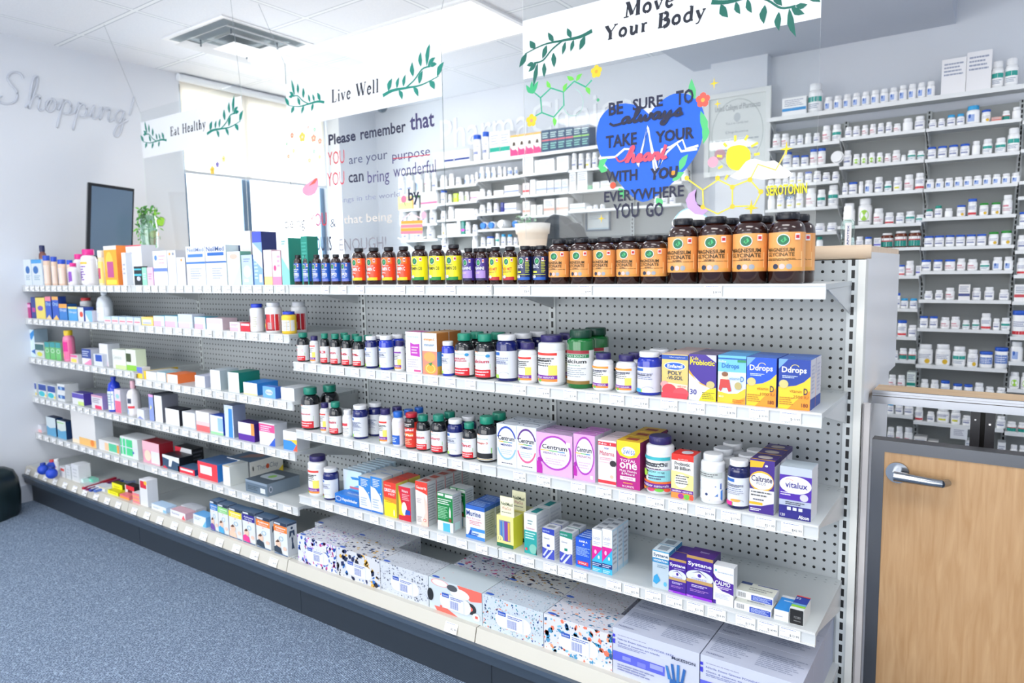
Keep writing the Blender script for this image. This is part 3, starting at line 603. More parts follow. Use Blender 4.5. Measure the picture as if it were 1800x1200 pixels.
def plate(key, x0, x1, ztop, zbot, label, wires, title, ty=0):
    t = empty('hanging_sign', (0, 0, 0)); b = MB(); b.box(x0, PY-.0015, zbot, x1, PY+.0015, ztop, acr, None, mat({'a': 'dfe8e8', 'b': '50656c', 'c': 'f4f8f8'}[key], .3)); b.build('acrylic_sheet', t)
    wmm = mat('a9b0b6', .3, .6)
    for (ax, az), (bx, by) in wires:
        b = MB(); b.tube([(ax, PY, az), (bx, by, CEIL)], .0011, wmm, 5); b.build('hanging_wire', t)
    tag(t, label, 'sign'); return t
def flat(fn_, name, t):
    if name == 'drawing': LAY[0] = 0
    b = MB(); fn_(b); return b.build(name, t)
def px2(a, b): p = onY(a, b, PY); return p.x, p.z
def ptext(b, s, x0, y0, x1, y1, col, bold=.01, shear=0):   # picture corners lower-left, upper-right at the same line
    LAY[0] += 1; X0, Z0 = px2(x0, y0); X1, Z1 = px2(x1, y1)
    vs, fs, a = glyphs(s, bold, shear); b.add([inplane(X0+(X1-X0)*u, Z0+(Z1-Z0)*v, 8) for u, v in vs], fs, mat(col))
def pline(b, pts, w, col, closed=False, k=1, lay=6):
    q = [px2(*p) for p in pts]
    if closed: q.append(q[0])
    if k > 1: q = smooth(q, k)
    stroke(b, q, w, mat(col), inplane, lay)
def ppoly(b, pts, col, k=1, lay=5):
    LAY[0] += 1; q = [px2(*p) for p in pts]
    if k > 1: q = smooth(q+[q[0]], k)[:-1]
    cx = sum(a for a, _ in q)/len(q); cz = sum(c for _, c in q)/len(q)
    b.add([inplane(cx, cz, lay)]+[inplane(a, c, lay) for a, c in q], [(0, i+1, (i+1) % len(q)+1) for i in range(len(q))], mat(col))
def pdot(b, x, y, r, col, lay=7, n=14, k=1.0):
    LAY[0] += 1; X, Z = px2(x, y); b.add([inplane(X+r*math.cos(2*PI*i/n), Z+r*k*math.sin(2*PI*i/n), lay) for i in range(n)], [tuple(range(n))], mat(col))
def flower(b, x, y, r, c1, c2):
    r *= .75
    X, Z = px2(x, y)
    for i in range(5):
        LAY[0] += 1; a = 2*PI*i/5+.3; b.add([inplane(X+r*.6*math.cos(a)+r*.5*math.cos(2*PI*j/10), Z+r*.6*math.sin(a)+r*.5*math.sin(2*PI*j/10), 6+i*.2) for j in range(10)], [tuple(range(10))], mat(c1))
    LAY[0] += 1; b.add([inplane(X+r*.3*math.cos(2*PI*j/10), Z+r*.3*math.sin(2*PI*j/10), 8) for j in range(10)], [tuple(range(10))], mat(c2))
def pleaf(b, x, y, ang, L, w, col): X, Z = px2(x, y); leaf(b, X, Z, ang, L, w, mat(col), inplane, 6)
BT_, BB_ = 2.245, 2.03     # banner strip top and bottom
def banner(t, x0, x1, lines):
    LAY[0] = 0
    b = MB(); b.box(x0, PY-.0021, BB_, x1, PY-.0016, BT_, mat('f6f8fa', .35))
    mk = mat('1d2230', .5)
    for s, px0, py0, px1, ch, bo in lines:
        X0, Z0 = px2(px0, py0); X1 = px2(px1, py0)[0]; Zt = px2(px0, py0-ch)[1]; serif(b, s, X0, Z0, Zt-Z0, X1-X0, mk, lambda u, v, l: (u, PY-.0022-.00003*LAY[0], v), .1, bo)
    cx = (x0+x1)/2; f2 = lambda u, v, l: (u, PY-.0022-.00003*LAY[0], v)
    return b, f2
# sign 1
x0, x1 = -4.075, -3.03
s1 = plate('a', x0, x1, 2.31, 1.42, 'left hanging clear sign reading Eat Healthy with green twigs', (((-4.07, 2.30), (-3.717, -.05)), ((-3.035, 2.30), (-2.87, .16))), '')
b, f2 = banner(s1, x0, x1, [('Eat Healthy', 300, 239.5, 363, 16, .9)]); branch(b, x0+.285, BB_+.075, .27, -1, teal2, f2); branch(b, x1-.335, BB_+.06, .32, 1, teal2, f2); b.build('banner', s1)
def d1(b):
    ppoly(b, [(261, 412), (278, 410), (276, 426), (273, 436), (266, 436), (262, 424)], 'd98a72'); pline(b, [(262, 412), (264, 424), (266, 436), (273, 436), (276, 424), (278, 412)], .004, '5a3a34')
    ppoly(b, [(262, 411), (266, 406), (274, 405), (280, 411), (276, 418), (267, 419)], 'e6b45a', 2, 6); pline(b, [(262, 413), (268, 419), (279, 415)], .004, '553'); pline(b, [(270, 408), (271, 398), (273, 388)], .003, '353')
    ppoly(b, [(273, 388), (270, 378), (273, 364), (276, 376)], '8fd832'); pline(b, [(273, 388), (270, 378), (273, 363), (277, 376), (273, 388)], .0035, '263a22')
    ppoly(b, [(275, 388), (283, 381), (290, 385), (287, 396), (280, 397)], 'a4e23a', 2); pline(b, [(275, 388), (283, 381), (291, 386), (287, 397), (279, 396), (275, 388)], .0035, '263a22', k=2)
    flower(b, 374, 299, .03, 'eccb52', 'd9a92e'); flower(b, 383, 289, .022, '8f86c4', '655ca8'); flower(b, 394, 279, .024, 'f0e9a0', 'd8c85a')
    for x, y in ((370, 281), (369, 323), (386, 339), (399, 299), (360, 284), (395, 261)): pdot(b, x, y, .004, '333')
flat(d1, 'drawing', s1)
# sign 2
x0, x1 = -2.655, -1.632
s2 = plate('b', x0, x1, 2.345, 1.42, 'middle hanging clear sign reading Live Well with handwritten message', (((-2.65, 2.33), (-2.815, .28)), ((-1.64, 2.33), (-1.56, .33))), '')
b, f2 = banner(s2, x0, x1, [('Live Well', 583, 181, 667, 22.5, .9)]); branch(b, x0+.285, BB_+.085, .27, -1, teal2, f2); branch(b, x1-.345, BB_+.055, .33, 1, teal2, f2); b.build('banner', s2)
def t2(b):
    K = '1f2340'
    ptext(b, 'Please', 579, 256, 626, 228, K, .03); ptext(b, 'remember', 635, 246, 714, 211, K, .02); ptext(b, 'that', 722, 230, 764, 193, '3a3566', .02)
    ptext(b, 'YOU', 578, 291, 606, 263, 'c8354a', .0); ptext(b, 'are your', 615, 294, 682, 268, '3a3f66', .0); ptext(b, 'purpose', 691, 288, 757, 262, '3f3a70', .0); pline(b, [(692, 279), (757, 272)], .004, 'c8354a')
    ptext(b, 'YOU', 577, 328, 606, 300, 'c8354a', .0); ptext(b, 'can', 614, 322, 640, 304, K, .012); ptext(b, 'bring', 648, 329, 685, 296, '443c72', .0); ptext(b, 'wonderful', 693, 312, 767, 280, '443c72', .0)
    ptext(b, 'things in the world', 590, 360, 704, 336, '8288a6', .0); ptext(b, 'by', 719, 360, 738, 330, K, .03)
    ptext(b, 'being', 503, 408, 537, 380, K, .0); ptext(b, 'YOU', 546, 399, 575, 373, 'c8354a', .0); ptext(b, '&', 582, 400, 592, 384, K, 0); ptext(b, 'that being', 606, 398, 690, 372, 'd9d3cc', 0)
    ptext(b, 'YOU IS', 548, 442, 584, 415, K, .01); ptext(b, 'ENOUGH!', 598, 441, 680, 415, '8d8f9c', .0)
flat(t2, 'lettering', s2)
def d2(b):
    for x, y, r, c in ((514, 238, .018, 'e88f76'), (532, 241, .03, 'e9cf5c'), (552, 243, .024, 'f0a58a'), (563, 248, .018, 'eba08c'), (505, 253, .012, '8fd0b4'), (517, 265, .014, 'efe3a0'), (508, 275, .014, 'f0a58a'), (545, 282, .016, 'f3c39a'), (554, 228, .014, 'a6dcc0'), (553, 266, .014, 'a6dcc0'), (563, 276, .012, 'ece59a'), (543, 224, .01, 'eeb0b4')): flower(b, x, y, r, c, 'f7e6c8')
    ppoly(b, [(533, 330), (546, 319), (559, 312), (561, 325), (555, 340), (543, 345), (533, 339)], 'f2a0bc', 2); ppoly(b, [(544, 327), (556, 313), (560, 314), (555, 322)], 'e5655a', 1, 6)
    ppoly(b, [(706, 390), (744, 388), (743, 412), (705, 410)], 'f5cdb0')
    for y, c in ((392, 'ecae45'), (399, 'e88ba6'), (405, 'ecae45'), (410, 'e88ba6')): pline(b, [(706, y-1), (744, y-2.5)], .012, c)
    pline(b, [(706, 388), (722, 375), (744, 385)], .006, 'f4d3d8'); pdot(b, 746, 378, .016, 'f0b5cb'); pdot(b, 711, 350, .016, 'ee7ea0'); pline(b, [(712, 355), (714, 362)], .005, '59b070')
    pline(b, [(700, 418), (722, 424), (750, 416)], .006, 'f4f4ee', k=3)
flat(d2, 'drawing', s2)
# sign 3
x0, x1 = -1.222, -.158
s3 = plate('c', x0, x1, 2.345, 1.42, 'largest right hanging clear sign reading Move Your Body with blue heart', (((-1.21, 2.335), (-1.2, .2)), ((-.165, 2.335), (-.15, .3))), '')
b, f2 = banner(s3, x0, x1, [('Move', 1097, 32, 1184, 26, 1.15), ('Your Body', 1062, 72, 1239, 24, 1.15)]); branch(b, x0+.30, BB_+.118, .29, -1, teal, lambda u, v, l: f2(u, 2*(BB_+.118)-v, l)); branch(b, x1-.33, BB_+.118, .3, 1, teal, lambda u, v, l: f2(u, 2*(BB_+.118)-v, l)); b.build('banner', s3)
def d3(b):
    H = [(1142, 202), (1125, 188), (1100, 182), (1075, 188), (1056, 207), (1049, 235), (1052, 262), (1065, 290), (1085, 316), (1106, 340), (1130, 355), (1158, 342), (1186, 318), (1212, 290), (1229, 262), (1238, 228), (1238, 200), (1228, 178), (1210, 166), (1185, 165), (1165, 176), (1150, 190)]
    ppoly(b, H, '0b63dd', 3, 3); M = mat('0b63dd')
    for L in ([(1053, 278), (1082, 276), (1098, 262), (1112, 262), (1122, 293), (1140, 224), (1152, 310), (1164, 262), (1180, 258), (1200, 245), (1206, 262), (1228, 256)], [(1122, 290), (1138, 222), (1156, 300), (1172, 268), (1190, 252), (1198, 266), (1226, 262)]): pline(b, L, .008, 'f4f8ff')
    g = 'c'
    for x, y, a, l in ((1052, 296, 40, .05), (1068, 300, 150, .04), (1222, 175, 100, .07), (1232, 195, -80, .09), (1240, 215, -95, .07), (1182, 318, 30, .05), (1195, 300, 60, .06), (1088, 330, -60, .05), (1154, 348, -60, .04)): pleaf(b, x, y, a, l, .03, '57c97c')
    flower(b, 1236, 176, .03, 'ef5f50', 'f6b04a'); pdot(b, 1184, 306, .012, 'f0a02c'); pdot(b, 1078, 326, .012, 'e8553c')
    hx = [(951, 172), (969, 155), (991, 162), (992, 185), (974, 206), (953, 198)]; pline(b, hx, .006, '2fae86', True)
    pline(b, [(991, 162), (1010, 143), (1030, 153), (1041, 141)], .006, '2fae86'); pline(b, [(953, 198), (942, 204)], .005, '2fae86'); pline(b, [(951, 172), (940, 163)], .005, '2fae86')
    for x, y, a in ((969, 155, 120), (991, 162, 60), (1013, 143, 40), (1030, 153, -60), (974, 206, -85), (1010, 140, 150)): pleaf(b, x, y, a, .035, .02, '6fd44e')
    for a in (60, 95, 130): pleaf(b, 938, 165, a, .05, .022, '36b878')
    flower(b, 1049, 126, .028, 'f2d02c', 'e9a62c'); flower(b, 935, 212, .03, 'f2d02c', 'f0a078'); pdot(b, 1052, 176, .006, '4fb07a')
    pline(b, [(1000+36*math.cos(t*PI/9)*.5+8, 180+30*math.sin(t*PI/9)*.8) for t in range(-4, 10)], .002, 'a9d8c8')
    ppoly(b, [(1277, 276), (1280, 262), (1292, 256), (1308, 256), (1318, 264), (1320, 276), (1315, 290), (1302, 299), (1287, 298), (1278, 288)], 'fadd1c', 2, 4)
    for (x, y, u, v) in ((1293, 238, 1293, 249), (1315, 238, 1310, 247), (1333, 251, 1321, 258), (1336, 270, 1326, 272), (1273, 252, 1278, 258), (1261, 274, 1270, 275), (1263, 296, 1271, 292), (1275, 316, 1280, 308)): pline(b, [(x, y), (u, v)], .008, 'f6d93a')
    ppoly(b, [(1283, 310), (1300, 299), (1312, 284), (1328, 279), (1345, 285), (1362, 282), (1378, 295), (1391, 303), (1384, 313), (1360, 314), (1340, 316), (1318, 312), (1300, 316)], 'fbfdff', 2, 4)
    ppoly(b, [(1184, 386), (1196, 372), (1215, 366), (1235, 376), (1250, 386), (1262, 398), (1240, 402), (1205, 400), (1182, 396)], 'f6fbff', 2, 4); pline(b, [(1184, 390), (1196, 373), (1215, 366), (1235, 376), (1255, 390)], .004, '9fd6f0', k=3, lay=5)
    ppoly(b, [(1225, 332), (1212, 340), (1206, 352), (1210, 366), (1222, 376), (1236, 378), (1248, 368), (1234, 366), (1224, 354), (1222, 342)], 'c9a5e4', 1, 4)
    Y = 'f3e04a'
    pline(b, [(1208, 314), (1236, 334), (1263, 316), (1288, 328), (1288, 363), (1262, 376), (1237, 364), (1236, 334)], .005, Y); pline(b, [(1288, 328), (1319, 316), (1338, 338), (1326, 362), (1288, 363)], .005, Y)
    pline(b, [(1319, 316), (1333, 289), (1364, 299), (1380, 271), (1383, 262)], .005, 'e5d06a')
    for x, y in ((1208, 313), (1288, 329), (1288, 363), (1236, 364), (1319, 316), (1262, 313), (1338, 337)): pdot(b, x, y, .008, 'ecc92e')
    for x, y, s in ((1383, 262, .02), (1321, 366, .024), (1256, 147, .016), (1058, 384, .014), (1262, 183, .012)):
        LAY[0] += 1; X, Z = px2(x, y); q = []
        for i in range(8): r = s if i % 2 == 0 else s*.22; q.append(inplane(X+r*math.cos(i*PI/4), Z+r*1.2*math.sin(i*PI/4), 7))
        b.add(q, [tuple(range(8))], mat('f2d21c'))
    pdot(b, 1254, 285, .018, 'e2a5b8')
flat(d3, 'drawing', s3)
def t3(b):
    K = '151a3c'
    for s, x0, y0, x1, y1, bo, sh in (('BE', 1071, 204, 1096, 177, .012, 0), ('SURE', 1113, 195, 1166, 166, .012, 0), ('TO', 1189, 186, 1220, 155, .012, 0), ('TAKE', 1066, 261, 1120, 232, .006, 0), ('YOUR', 1153, 252, 1221, 222, .016, 0),
          ('WITH', 1066, 322, 1121, 297, .006, 0), ('YOU', 1144, 317, 1193, 291, .03, .1), ('EVERYWHERE', 1063, 356, 1203, 325, .004, 0), ('YOU', 1079, 385, 1124, 355, .004, 0), ('GO', 1136, 382, 1167, 355, .008, 0)): ptext(b, s, x0, y0, x1, y1, K, bo+.016, sh)
    pscript(b, 'always', 1092, 218, 1200, 24, .010, K); pline(b, [(1073, 217), (1080, 221), (1094, 217)], .008, K, k=3, lay=8); pscript(b, 'heart', 1100, 286, 1172, 26, .011, 'd9506a'); pline(b, [(1084, 276), (1090, 284), (1100, 280), (1110, 262)], .006, 'd9506a', k=4, lay=8)
    ptext(b, 'SEROTONIN', 1348, 345, 1420, 321, 'e8dc10', .03); ptext(b, 'joy!', 1380, 352, 1396, 342, '1b7ac0', 0, .3)
flat(t3, 'lettering', s3)
b = MB(); st, L = script('Shopping!'); M_ = mat('cdd2dc', .5)
for p in st: b.tube([(XL+.004, -.38+.74*u/L, 2.27+.19*v) for u, v in smooth(p, 5)], .0055, M_, 6)
tag(b.build('wall_lettering'), 'pale grey cursive word Shopping on the left wall', 'lettering')
# ---------- things on the counter ----------
def at_ledge(px, y): p = onZ_on(px, LEDGE, y); return p
# white pot with plant
p = at_ledge(937, .62); t = empty('potted_plant', (p.x, .62, LEDGE)); pot = mat('efece6', .4); b = MB()
hh = onY(937, 393, .62).z-LEDGE; rr = (onY(968, 400, .62).x-onY(907, 400, .62).x)/2*.86
b.lathe([(rr*.66, 0), (rr*.86, hh*.7), (rr*.94, hh*.71), (rr, hh), (rr*.9, hh), (rr*.86, hh*.9)], pot, n=32); b.build('pot', t)
b = MB(); r = random.Random(3)
for k in range(60):
    a = r.uniform(0, 6.28); q = r.uniform(0, rr*.8)*1; z = hh+r.uniform(-.01, .035); c = Vector((q*math.cos(a)-.03, q*math.sin(a), z)); d = Vector((r.uniform(-1, 1), r.uniform(-1, 1), r.uniform(-.2, 1))).normalized()*.016; e = d.cross(Vector((0, 0, 1))).normalized()*.008
    b.add([c, c+d*.5+e, c+d, c+d*.5-e], [(0, 1, 2, 3)], mat(r.choice(('8fb79a', '6f9f7e', 'a9c9ae')), .6))
b.tube([(-.02, 0, hh*.8), (-.03, 0, hh+.01)], .002, mat('587a5c')); b.build('foliage', t); tag(t, 'small succulent plant in a white tapered pot on the counter', 'plant')
# trailing plant in a glass at left
t = empty('vase_plant', (-4.12, .12, LEDGE)); p = onY(262, 410, .12); t.location = (p.x, .12, LEDGE); top = onY(262, 378, .12).z-LEDGE
b = MB(); b.lathe([(.035, 0), (.045, top*.7), (.04, top), (.036, top), (.04, top*.7), (.03, .01)], glassy('vase_glass', (.8, .92, .86), .08), n=24); b.build('vase', t)
b = MB(); r = random.Random(5)
for k in range(150):
    s = r.choice((-1, -1, 1)); u = r.uniform(0, 1); c = Vector((s*(.03+.055*u*(1 if s < 0 else .9)), r.uniform(-.03, .03), top+.03-.18*u*u+r.uniform(-.03, .03))); d = Vector((s*r.uniform(.1, 1), r.uniform(-.6, .6), r.uniform(-1, .3))).normalized()*.03; e = d.cross(Vector((0, 1, .3))).normalized()*.007
    b.add([c, c+d*.5+e, c+d, c+d*.5-e], [(0, 1, 2, 3)], mat(r.choice(('4f9c3a', '7cc24c', '3f7f3a')), .5))
for s in (-1, 1): b.tube([(0, 0, .03), (s*.01, 0, top), (s*.05, 0, top+.02), (s*.075, 0, top-.08)], .0015, mat('4f8f3a'), 5)
b.build('foliage', t); tag(t, 'trailing green plant in a glass vase beside the television', 'plant')
# clear spray bottle
p = at_ledge(1489, .42); t = empty('spray_bottle', (p.x, .42, LEDGE)); h = onY(1489, 362, .42).z-LEDGE; w = (onY(1503, 400, .42).x-onY(1475, 400, .42).x)/2*.9
cl = glassy('clear_plastic', (.82, .93, .9), .08); b = MB(); b.lathe([(w*.9, 0), (w, .004), (w, h*.62), (w*.5, h*.7), (w*.45, h*.74)], cl, n=28); b.build('body', t)
b = MB(); b.lathe([(w*.55, h*.66), (w*.6, h*.7), (w*.6, h*.98), (w*.5, h)], mat('f2f3f5'), n=24); b.build('cap', t)
b = MB(); vs = []
for i in range(9):
    a = -PI/2-.2+.9*i/8; vs += [((w+.0006)*math.cos(a), (w+.0006)*math.sin(a), h*.06), ((w+.0006)*math.cos(a), (w+.0006)*math.sin(a), h*.6)]
b.add(vs, [(2*i, 2*i+2, 2*i+3, 2*i+1) for i in range(8)], mat('e8e8e8')); vs, fs, a_ = glyphs('APOTEX', .02)
b.add([((w+.001)*math.cos(-PI/2+.35-.25*v), (w+.001)*math.sin(-PI/2+.35-.25*v), h*(.08+.46*u)) for u, v in vs], fs, mat('1b3f8c')); b.build('label', t)
tag(t, 'clear plastic spray bottle with white cap at counter end', 'bottle')
# office chair, printer behind the counter
t = empty('office_chair', (-1.47, 1.25, 0)); dkc = mat('1c232b', .7); b = MB()
pts = [onY(x, y, 1.1) for x, y in ((925, 480), (927, 420), (935, 400), (948, 386), (965, 378), (978, 377), (992, 382), (1002, 393), (1010, 391), (1017, 398), (1021, 410), (1032, 424), (1050, 446), (1060, 480))]
pts = smooth([(p.x+1.47, p.z) for p in pts], 3); vs = []
for y, s in ((-.19, .96), (-.17, 1), (-.11, 1), (-.09, .96)):
    vs += [(x*s+.0, y+.12*((x)/.25)**2, 1.3+(z-1.3)*s) for x, z in pts]
n = len(pts); b.add(vs, [(j*n+i, j*n+i+1, (j+1)*n+i+1, (j+1)*n+i) for j in range(3) for i in range(n-1)], dkc, True); b.add(vs[:n], [tuple(range(n))], dkc); b.add(vs[-n:], [tuple(range(n))[::-1]], dkc); b.build('backrest', t)
b = MB(); b.box(-.24, -.55, .45, .24, -.1, .54, dkc); b.build('seat', t); b = MB(); b.lathe([(.03, .08), (.03, .45)], mat('222'), 0, -.3, 12)
for k in range(5): a = 2*PI*k/5; b.tube([(0, -.3, .09), (.28*math.cos(a), -.3+.28*math.sin(a), .05)], .018, mat('222'))
b.tube([(0, -.12, .5), (0, -.08, .9), (0, -.12, 1.2)], .025, mat('222')); b.build('base', t); tag(t, 'dark grey high-back office chair behind the counter', 'chair')
p = onY(1141, 418, 1.0); p0 = onY(1092, 418, 1.0); t = empty('printer', (p.x, 1.15, .76)); wv = (p.x-p0.x); top = p.z+.005-.76; b = MB(); pk = mat('23282e', .3); b.box(-wv, -.15, 0, wv, .2, top, pk); b.box(-wv*.96, -.14, top, wv*.96, .18, top+.006, pk); b.build('body', t)
b = MB(); b.box(-wv*.7, -.16, top*.5, wv*.7, -.15, top*.85, mat('3b434c', .2)); b.build('control_panel', t); tag(t, 'black printer with flat lid behind the dark bottles', 'printer')
t = empty('desk', (-.7, 1.25, .76)); b = MB(); b.box(-.46, -.35, -.03, .6, .4, 0, wood('ead2b4', 'd9b98f', 1, False)); b.build('desktop', t)
for s in (-.43, .57):
    b = MB(); b.box(s-.02, -.3, -.76, s+.02, .35, -.03, dk); b.build('leg', t)
tag(t, 'work desk behind the counter under the black printer', 'desk')
# framed certificates
def frame(name, x0, z0, x1, z1, y, fw, fcol, spec, label, paper='f3f4f2'):
    t = empty(name, ((x0+x1)/2, y, (z0+z1)/2)); w = (x1-x0)/2; h = (z1-z0)/2; fm_ = mat(fcol, .4); b = MB()
    for a, c, d, e in ((-w, -h, w, -h+fw), (-w, h-fw, w, h), (-w, -h+fw, -w+fw, h-fw), (w-fw, -h+fw, w, h-fw)): b.box(a, -.02, c, d, 0, e, fm_)
    b.build('frame', t); b = MB(); b.box(-w+fw, -.008, -h+fw, w-fw, -.002, h-fw, mat(paper, .6))
    decals(b, spec, lambda u, v, l: (-w+fw+(2*w-2*fw)*u, -.008-.0003*l, -h+fw+(2*h-2*fw)*v), 1); b.build('certificate', t)
    b = MB(); b.box(-w+fw*.9, -.0125, -h+fw*.9, w-fw*.9, -.0115, h-fw*.9, glassy('frame_glass', (.98, .99, .99), .05)); b.build('glass', t); tag(t, label, 'frame')
frame('certificate_frame', -1.20, 1.845, -.81, 2.33, YB-.092, .028, 'e4e7e6', 'o .5 .5 .46 .47 .012 c9cfcc;t .1 .8 .9 .9 8b9196 United Colleges of Pharmacists;e .5 .72 .06 .06 d2d6d8;t .3 .62 .7 .66 9aa0a4 This is to Certify that;t .3 .5 .7 .54 a5abb0 Diploma;m .12 .18 .88 .44 6 b9bec4;e .2 .24 .1 .08 e3a9b5', 'large white framed certificate hanging on the back wall pillar')
frame('certificate_frame', -2.06, 1.56, -1.87, 1.715, YB-.03, .01, '2f4a66', 'm .1 .5 .9 .9 4 b9c4cc;r 0 0 1 .08 c9dce8', 'small dark blue framed notice below the middle back shelf')
# ---------- dispensary shelving on the back wall ----------
YU, YFS = 2.31, 2.12
bslot = dots('c0c5c6', pitch=(10, .0254), rad=(.004, .0085), offs=(.5, .5), square=True, dark='101214')
UPX = [-3.66, -3.268, -2.878, -2.487, -2.096, -1.705, -1.314, -.803, -.42, -.026, .363, .755]
t = empty('wall_shelving', (0, 0, 0))
for x in UPX:
    for s in (0,):
        b = MB(); b.box(-.012, -.02, 0, .012, 0, 1.985 if x > -1 else 1.93, bslot); b.build('upright', t, (x, YU, .1))
for i in range(len(UPX)-1):
    if i == 6: continue
    b = MB(); b.box(UPX[i]+.012, YU-.004, .1, UPX[i+1]-.012, YU, 2.08 if UPX[i] > -1 else 2.02, mat('a6a9a8', .5)); b.build('back_panel', t)
tag(t, 'white slotted wall shelving uprights and grey panels on back wall', 'shelving')
BAYX = {'K': (-3.27, -2.882), 'J': (-3.66, -3.275), 'Q': (-2.876, -2.49), 'M': (-2.485, -2.1), 'N': (-2.094, -1.30), 'A': (-.80, -.422), 'B': (-.418, -.028), 'C': (-.024, .361), 'D': (.365, .755), 'T': (-.80, .755), 'U': (-3.66, -1.30)}
BN = {'K': 'back left bay', 'J': 'back farthest left bay', 'Q': 'back second left bay', 'M': 'back middle bay', 'N': 'bay behind heart', 'A': 'bay beside certificate', 'B': 'bay behind end panel', 'C': 'bay above gate', 'D': 'bay at right edge', 'T': 'back right top shelf', 'U': 'back left top shelf'}
bsh = mat('e9ebec', .4)
def bshelf(key, px, py, top=False):
    z = onY(px, py, YFS).z; bay = key[0]; x0, x1 = BAYX[bay]; t = empty('wall_shelf', ((x0+x1)/2, YU-.02, z)); w = (x1-x0)/2; d = YFS-YU+.02
    b = MB(); b.box(-w, d, -.016 if not top else -.022, w, d+.005, 0, bsh); b.box(-w, d+.005, -.008, w, -.001, 0, mat('dfe3e5', .5)); b.build('deck', t)
    for s in (-1, 1):
        b = MB(); x = s*(w-.004); b.hexa([(x-.002, -.004, -.07), (x+.002, -.004, -.07), (x+.002, -.001, -.07), (x-.002, -.001, -.07), (x-.002, d+.03, -.0085), (x+.002, d+.03, -.0085), (x+.002, -.001, -.0085), (x-.002, -.001, -.0085)], bsh); b.build('bracket', t)
    n = int(key[1:] or 1); tag(t, 'white wall shelf, %s%s' % (BN[bay], '' if bay in 'TU' else ', %s from top' % ORD[n-1]), 'shelf'); SHELF[key] = (z, YFS); NICE[key] = BN[bay]+('' if bay in 'TU' else ', %s row' % ORD[n-1])
for s in '''T,1480,190 U,1043,255.6 A1,1430,251.5 A2,1430,290 A3,1427,320 A4,1427,363.7 A5,1450,407 A6,1450,440 B1,1560,233.3 B2,1560,285.3 B3,1560,336.7 B4,1560,393.5 B5,1560,435.3 B6,1580,484.5 B7,1580,542 B8,1575,591.3 B9,1575,632.3 B10,1575,684 B11,1560,727.3 B12,1575,786
C1,1693,218.7 C2,1693,274 C3,1693,327.3 C4,1693,380 C5,1693,432.3 C6,1693,475.6 C7,1693,527.3 C8,1693,578.7 C9,1693,645.3 C10,1693,700 C11,1693,748 C12,1693,812 D1,1798,212 D2,1798,262 D3,1798,318 D4,1798,345 D5,1798,396 D6,1798,440 D7,1798,483 D8,1798,530 D9,1798,592 D10,1798,637 D11,1798,685 D12,1798,762 D13,1798,815
J1,735,339 J2,735,366 J3,735,394 J4,735,421 K1,807,325.4 K2,807,354.7 K3,807,384 K4,807,412 K5,807,440 Q1,878,311.4 Q2,878,343 Q3,878,372.7 Q4,878,401.6 Q5,878,432 M1,959,301.8 M2,959,339.4 M3,959,377 M4,959,412 N1,1032,295.7 N2,1032,333.3 N3,1032,368.3'''.split():
    k, a, c = s.split(','); bshelf(k, float(a), float(c), k in 'TU')
CAPC = {'w': ('f1f2f4', 'white'), 'b': ('1656c4', 'blue'), 'c': ('2b9fd6', 'light blue'), 'g': ('1f8f2c', 'green'), 't': ('14917f', 'teal')}
BND = {'-': ('', 'plain'), 'n': ('r .1 .3 .8 .5 8a92b8;m .1 .6 .9 .9 2 a9aecb', 'grey-lettered'), 'u': ('r .15 .1 .6 .75 9fb6e6;e .3 .6 .08 .2 2c5fb5', 'blue-lettered'), 'r': ('r .05 .55 .6 .7 d98a98;m .05 .15 .9 .45 3 c58a96', 'red-lettered'), 'R': ('r 0 0 1 .22 d8353f;m .1 .5 .9 .9 3 8a92b8', 'red-based'),
  't': ('r 0 .5 1 .8 2aa397;m .1 .1 .8 .4 3 8899b0', 'teal-banded'), 'T': ('r 0 0 1 .6 189083;r 0 .6 1 .72 c8383f', 'teal-labelled'), 'l': ('m .1 .4 .9 .8 3 a3a9bd;e .65 .2 .16 .2 e3b82c', 'yellow-dotted'), 'y': ('r .2 .2 .7 .4 e6e038;m .1 .6 .9 .9 2 8a92b8', 'yellow-stickered'), 'p': ('r 0 .3 1 1 6f8ecf;m .1 .4 .9 .9 3 e8ecfa', 'blue-labelled'), 'G': ('e .5 .5 .3 .35 a6d84a;m .1 .05 .9 .2 1 999', 'lime-dotted')}
PC = {}
def pill(key, xl, xr, yt, cap='w', bnd='n', ty=None, body='f3f4f5', name='pill_bottle', lab='fbfbfc', lbl=None, yo=0):
    z, yf = SHELF[key]; r = .02
    for _ in range(3):
        yc = yf+.012+r+yo; a = onY(xl, yt, yc); b_ = onY(xr, yt, yc); xm = (a.x+b_.x)/2; r = .5*abs(b_.x-a.x)*math.cos(math.atan2(abs(xm-CAM.x), yc-CAM.y))*.98
    h = onY((xl+xr)/2, yt, yc).z-z
    ty = ty or {'b': 'vial', 'g': 'vial'}.get(cap, 'pill'); R = round(r/.0015)*.0015 or r; H = max(.03, round(h/.004)*.004); k = (R, H, ty, cap, bnd, body)
    if k in PC:
        src = PC[k]; o = src.copy(); C.objects.link(o); o.location = (xm, yc, z)
        for ch in src.children: c = ch.copy(); C.objects.link(c); c.parent = o
    else:
        o = empty(name, (xm, yc, z)); bottle_parts(o, R, H, ty, body, CAPC[cap][0], lab, (.08, .66), BND[bnd][0], False); PC[k] = o
    size = 'small' if h < .085 else 'tall' if h > .12 else 'medium'
    register(o, lbl or '%s white bottle, %s cap, %s' % (size, CAPC[cap][1], BND[bnd][1]), 'bottle', key)
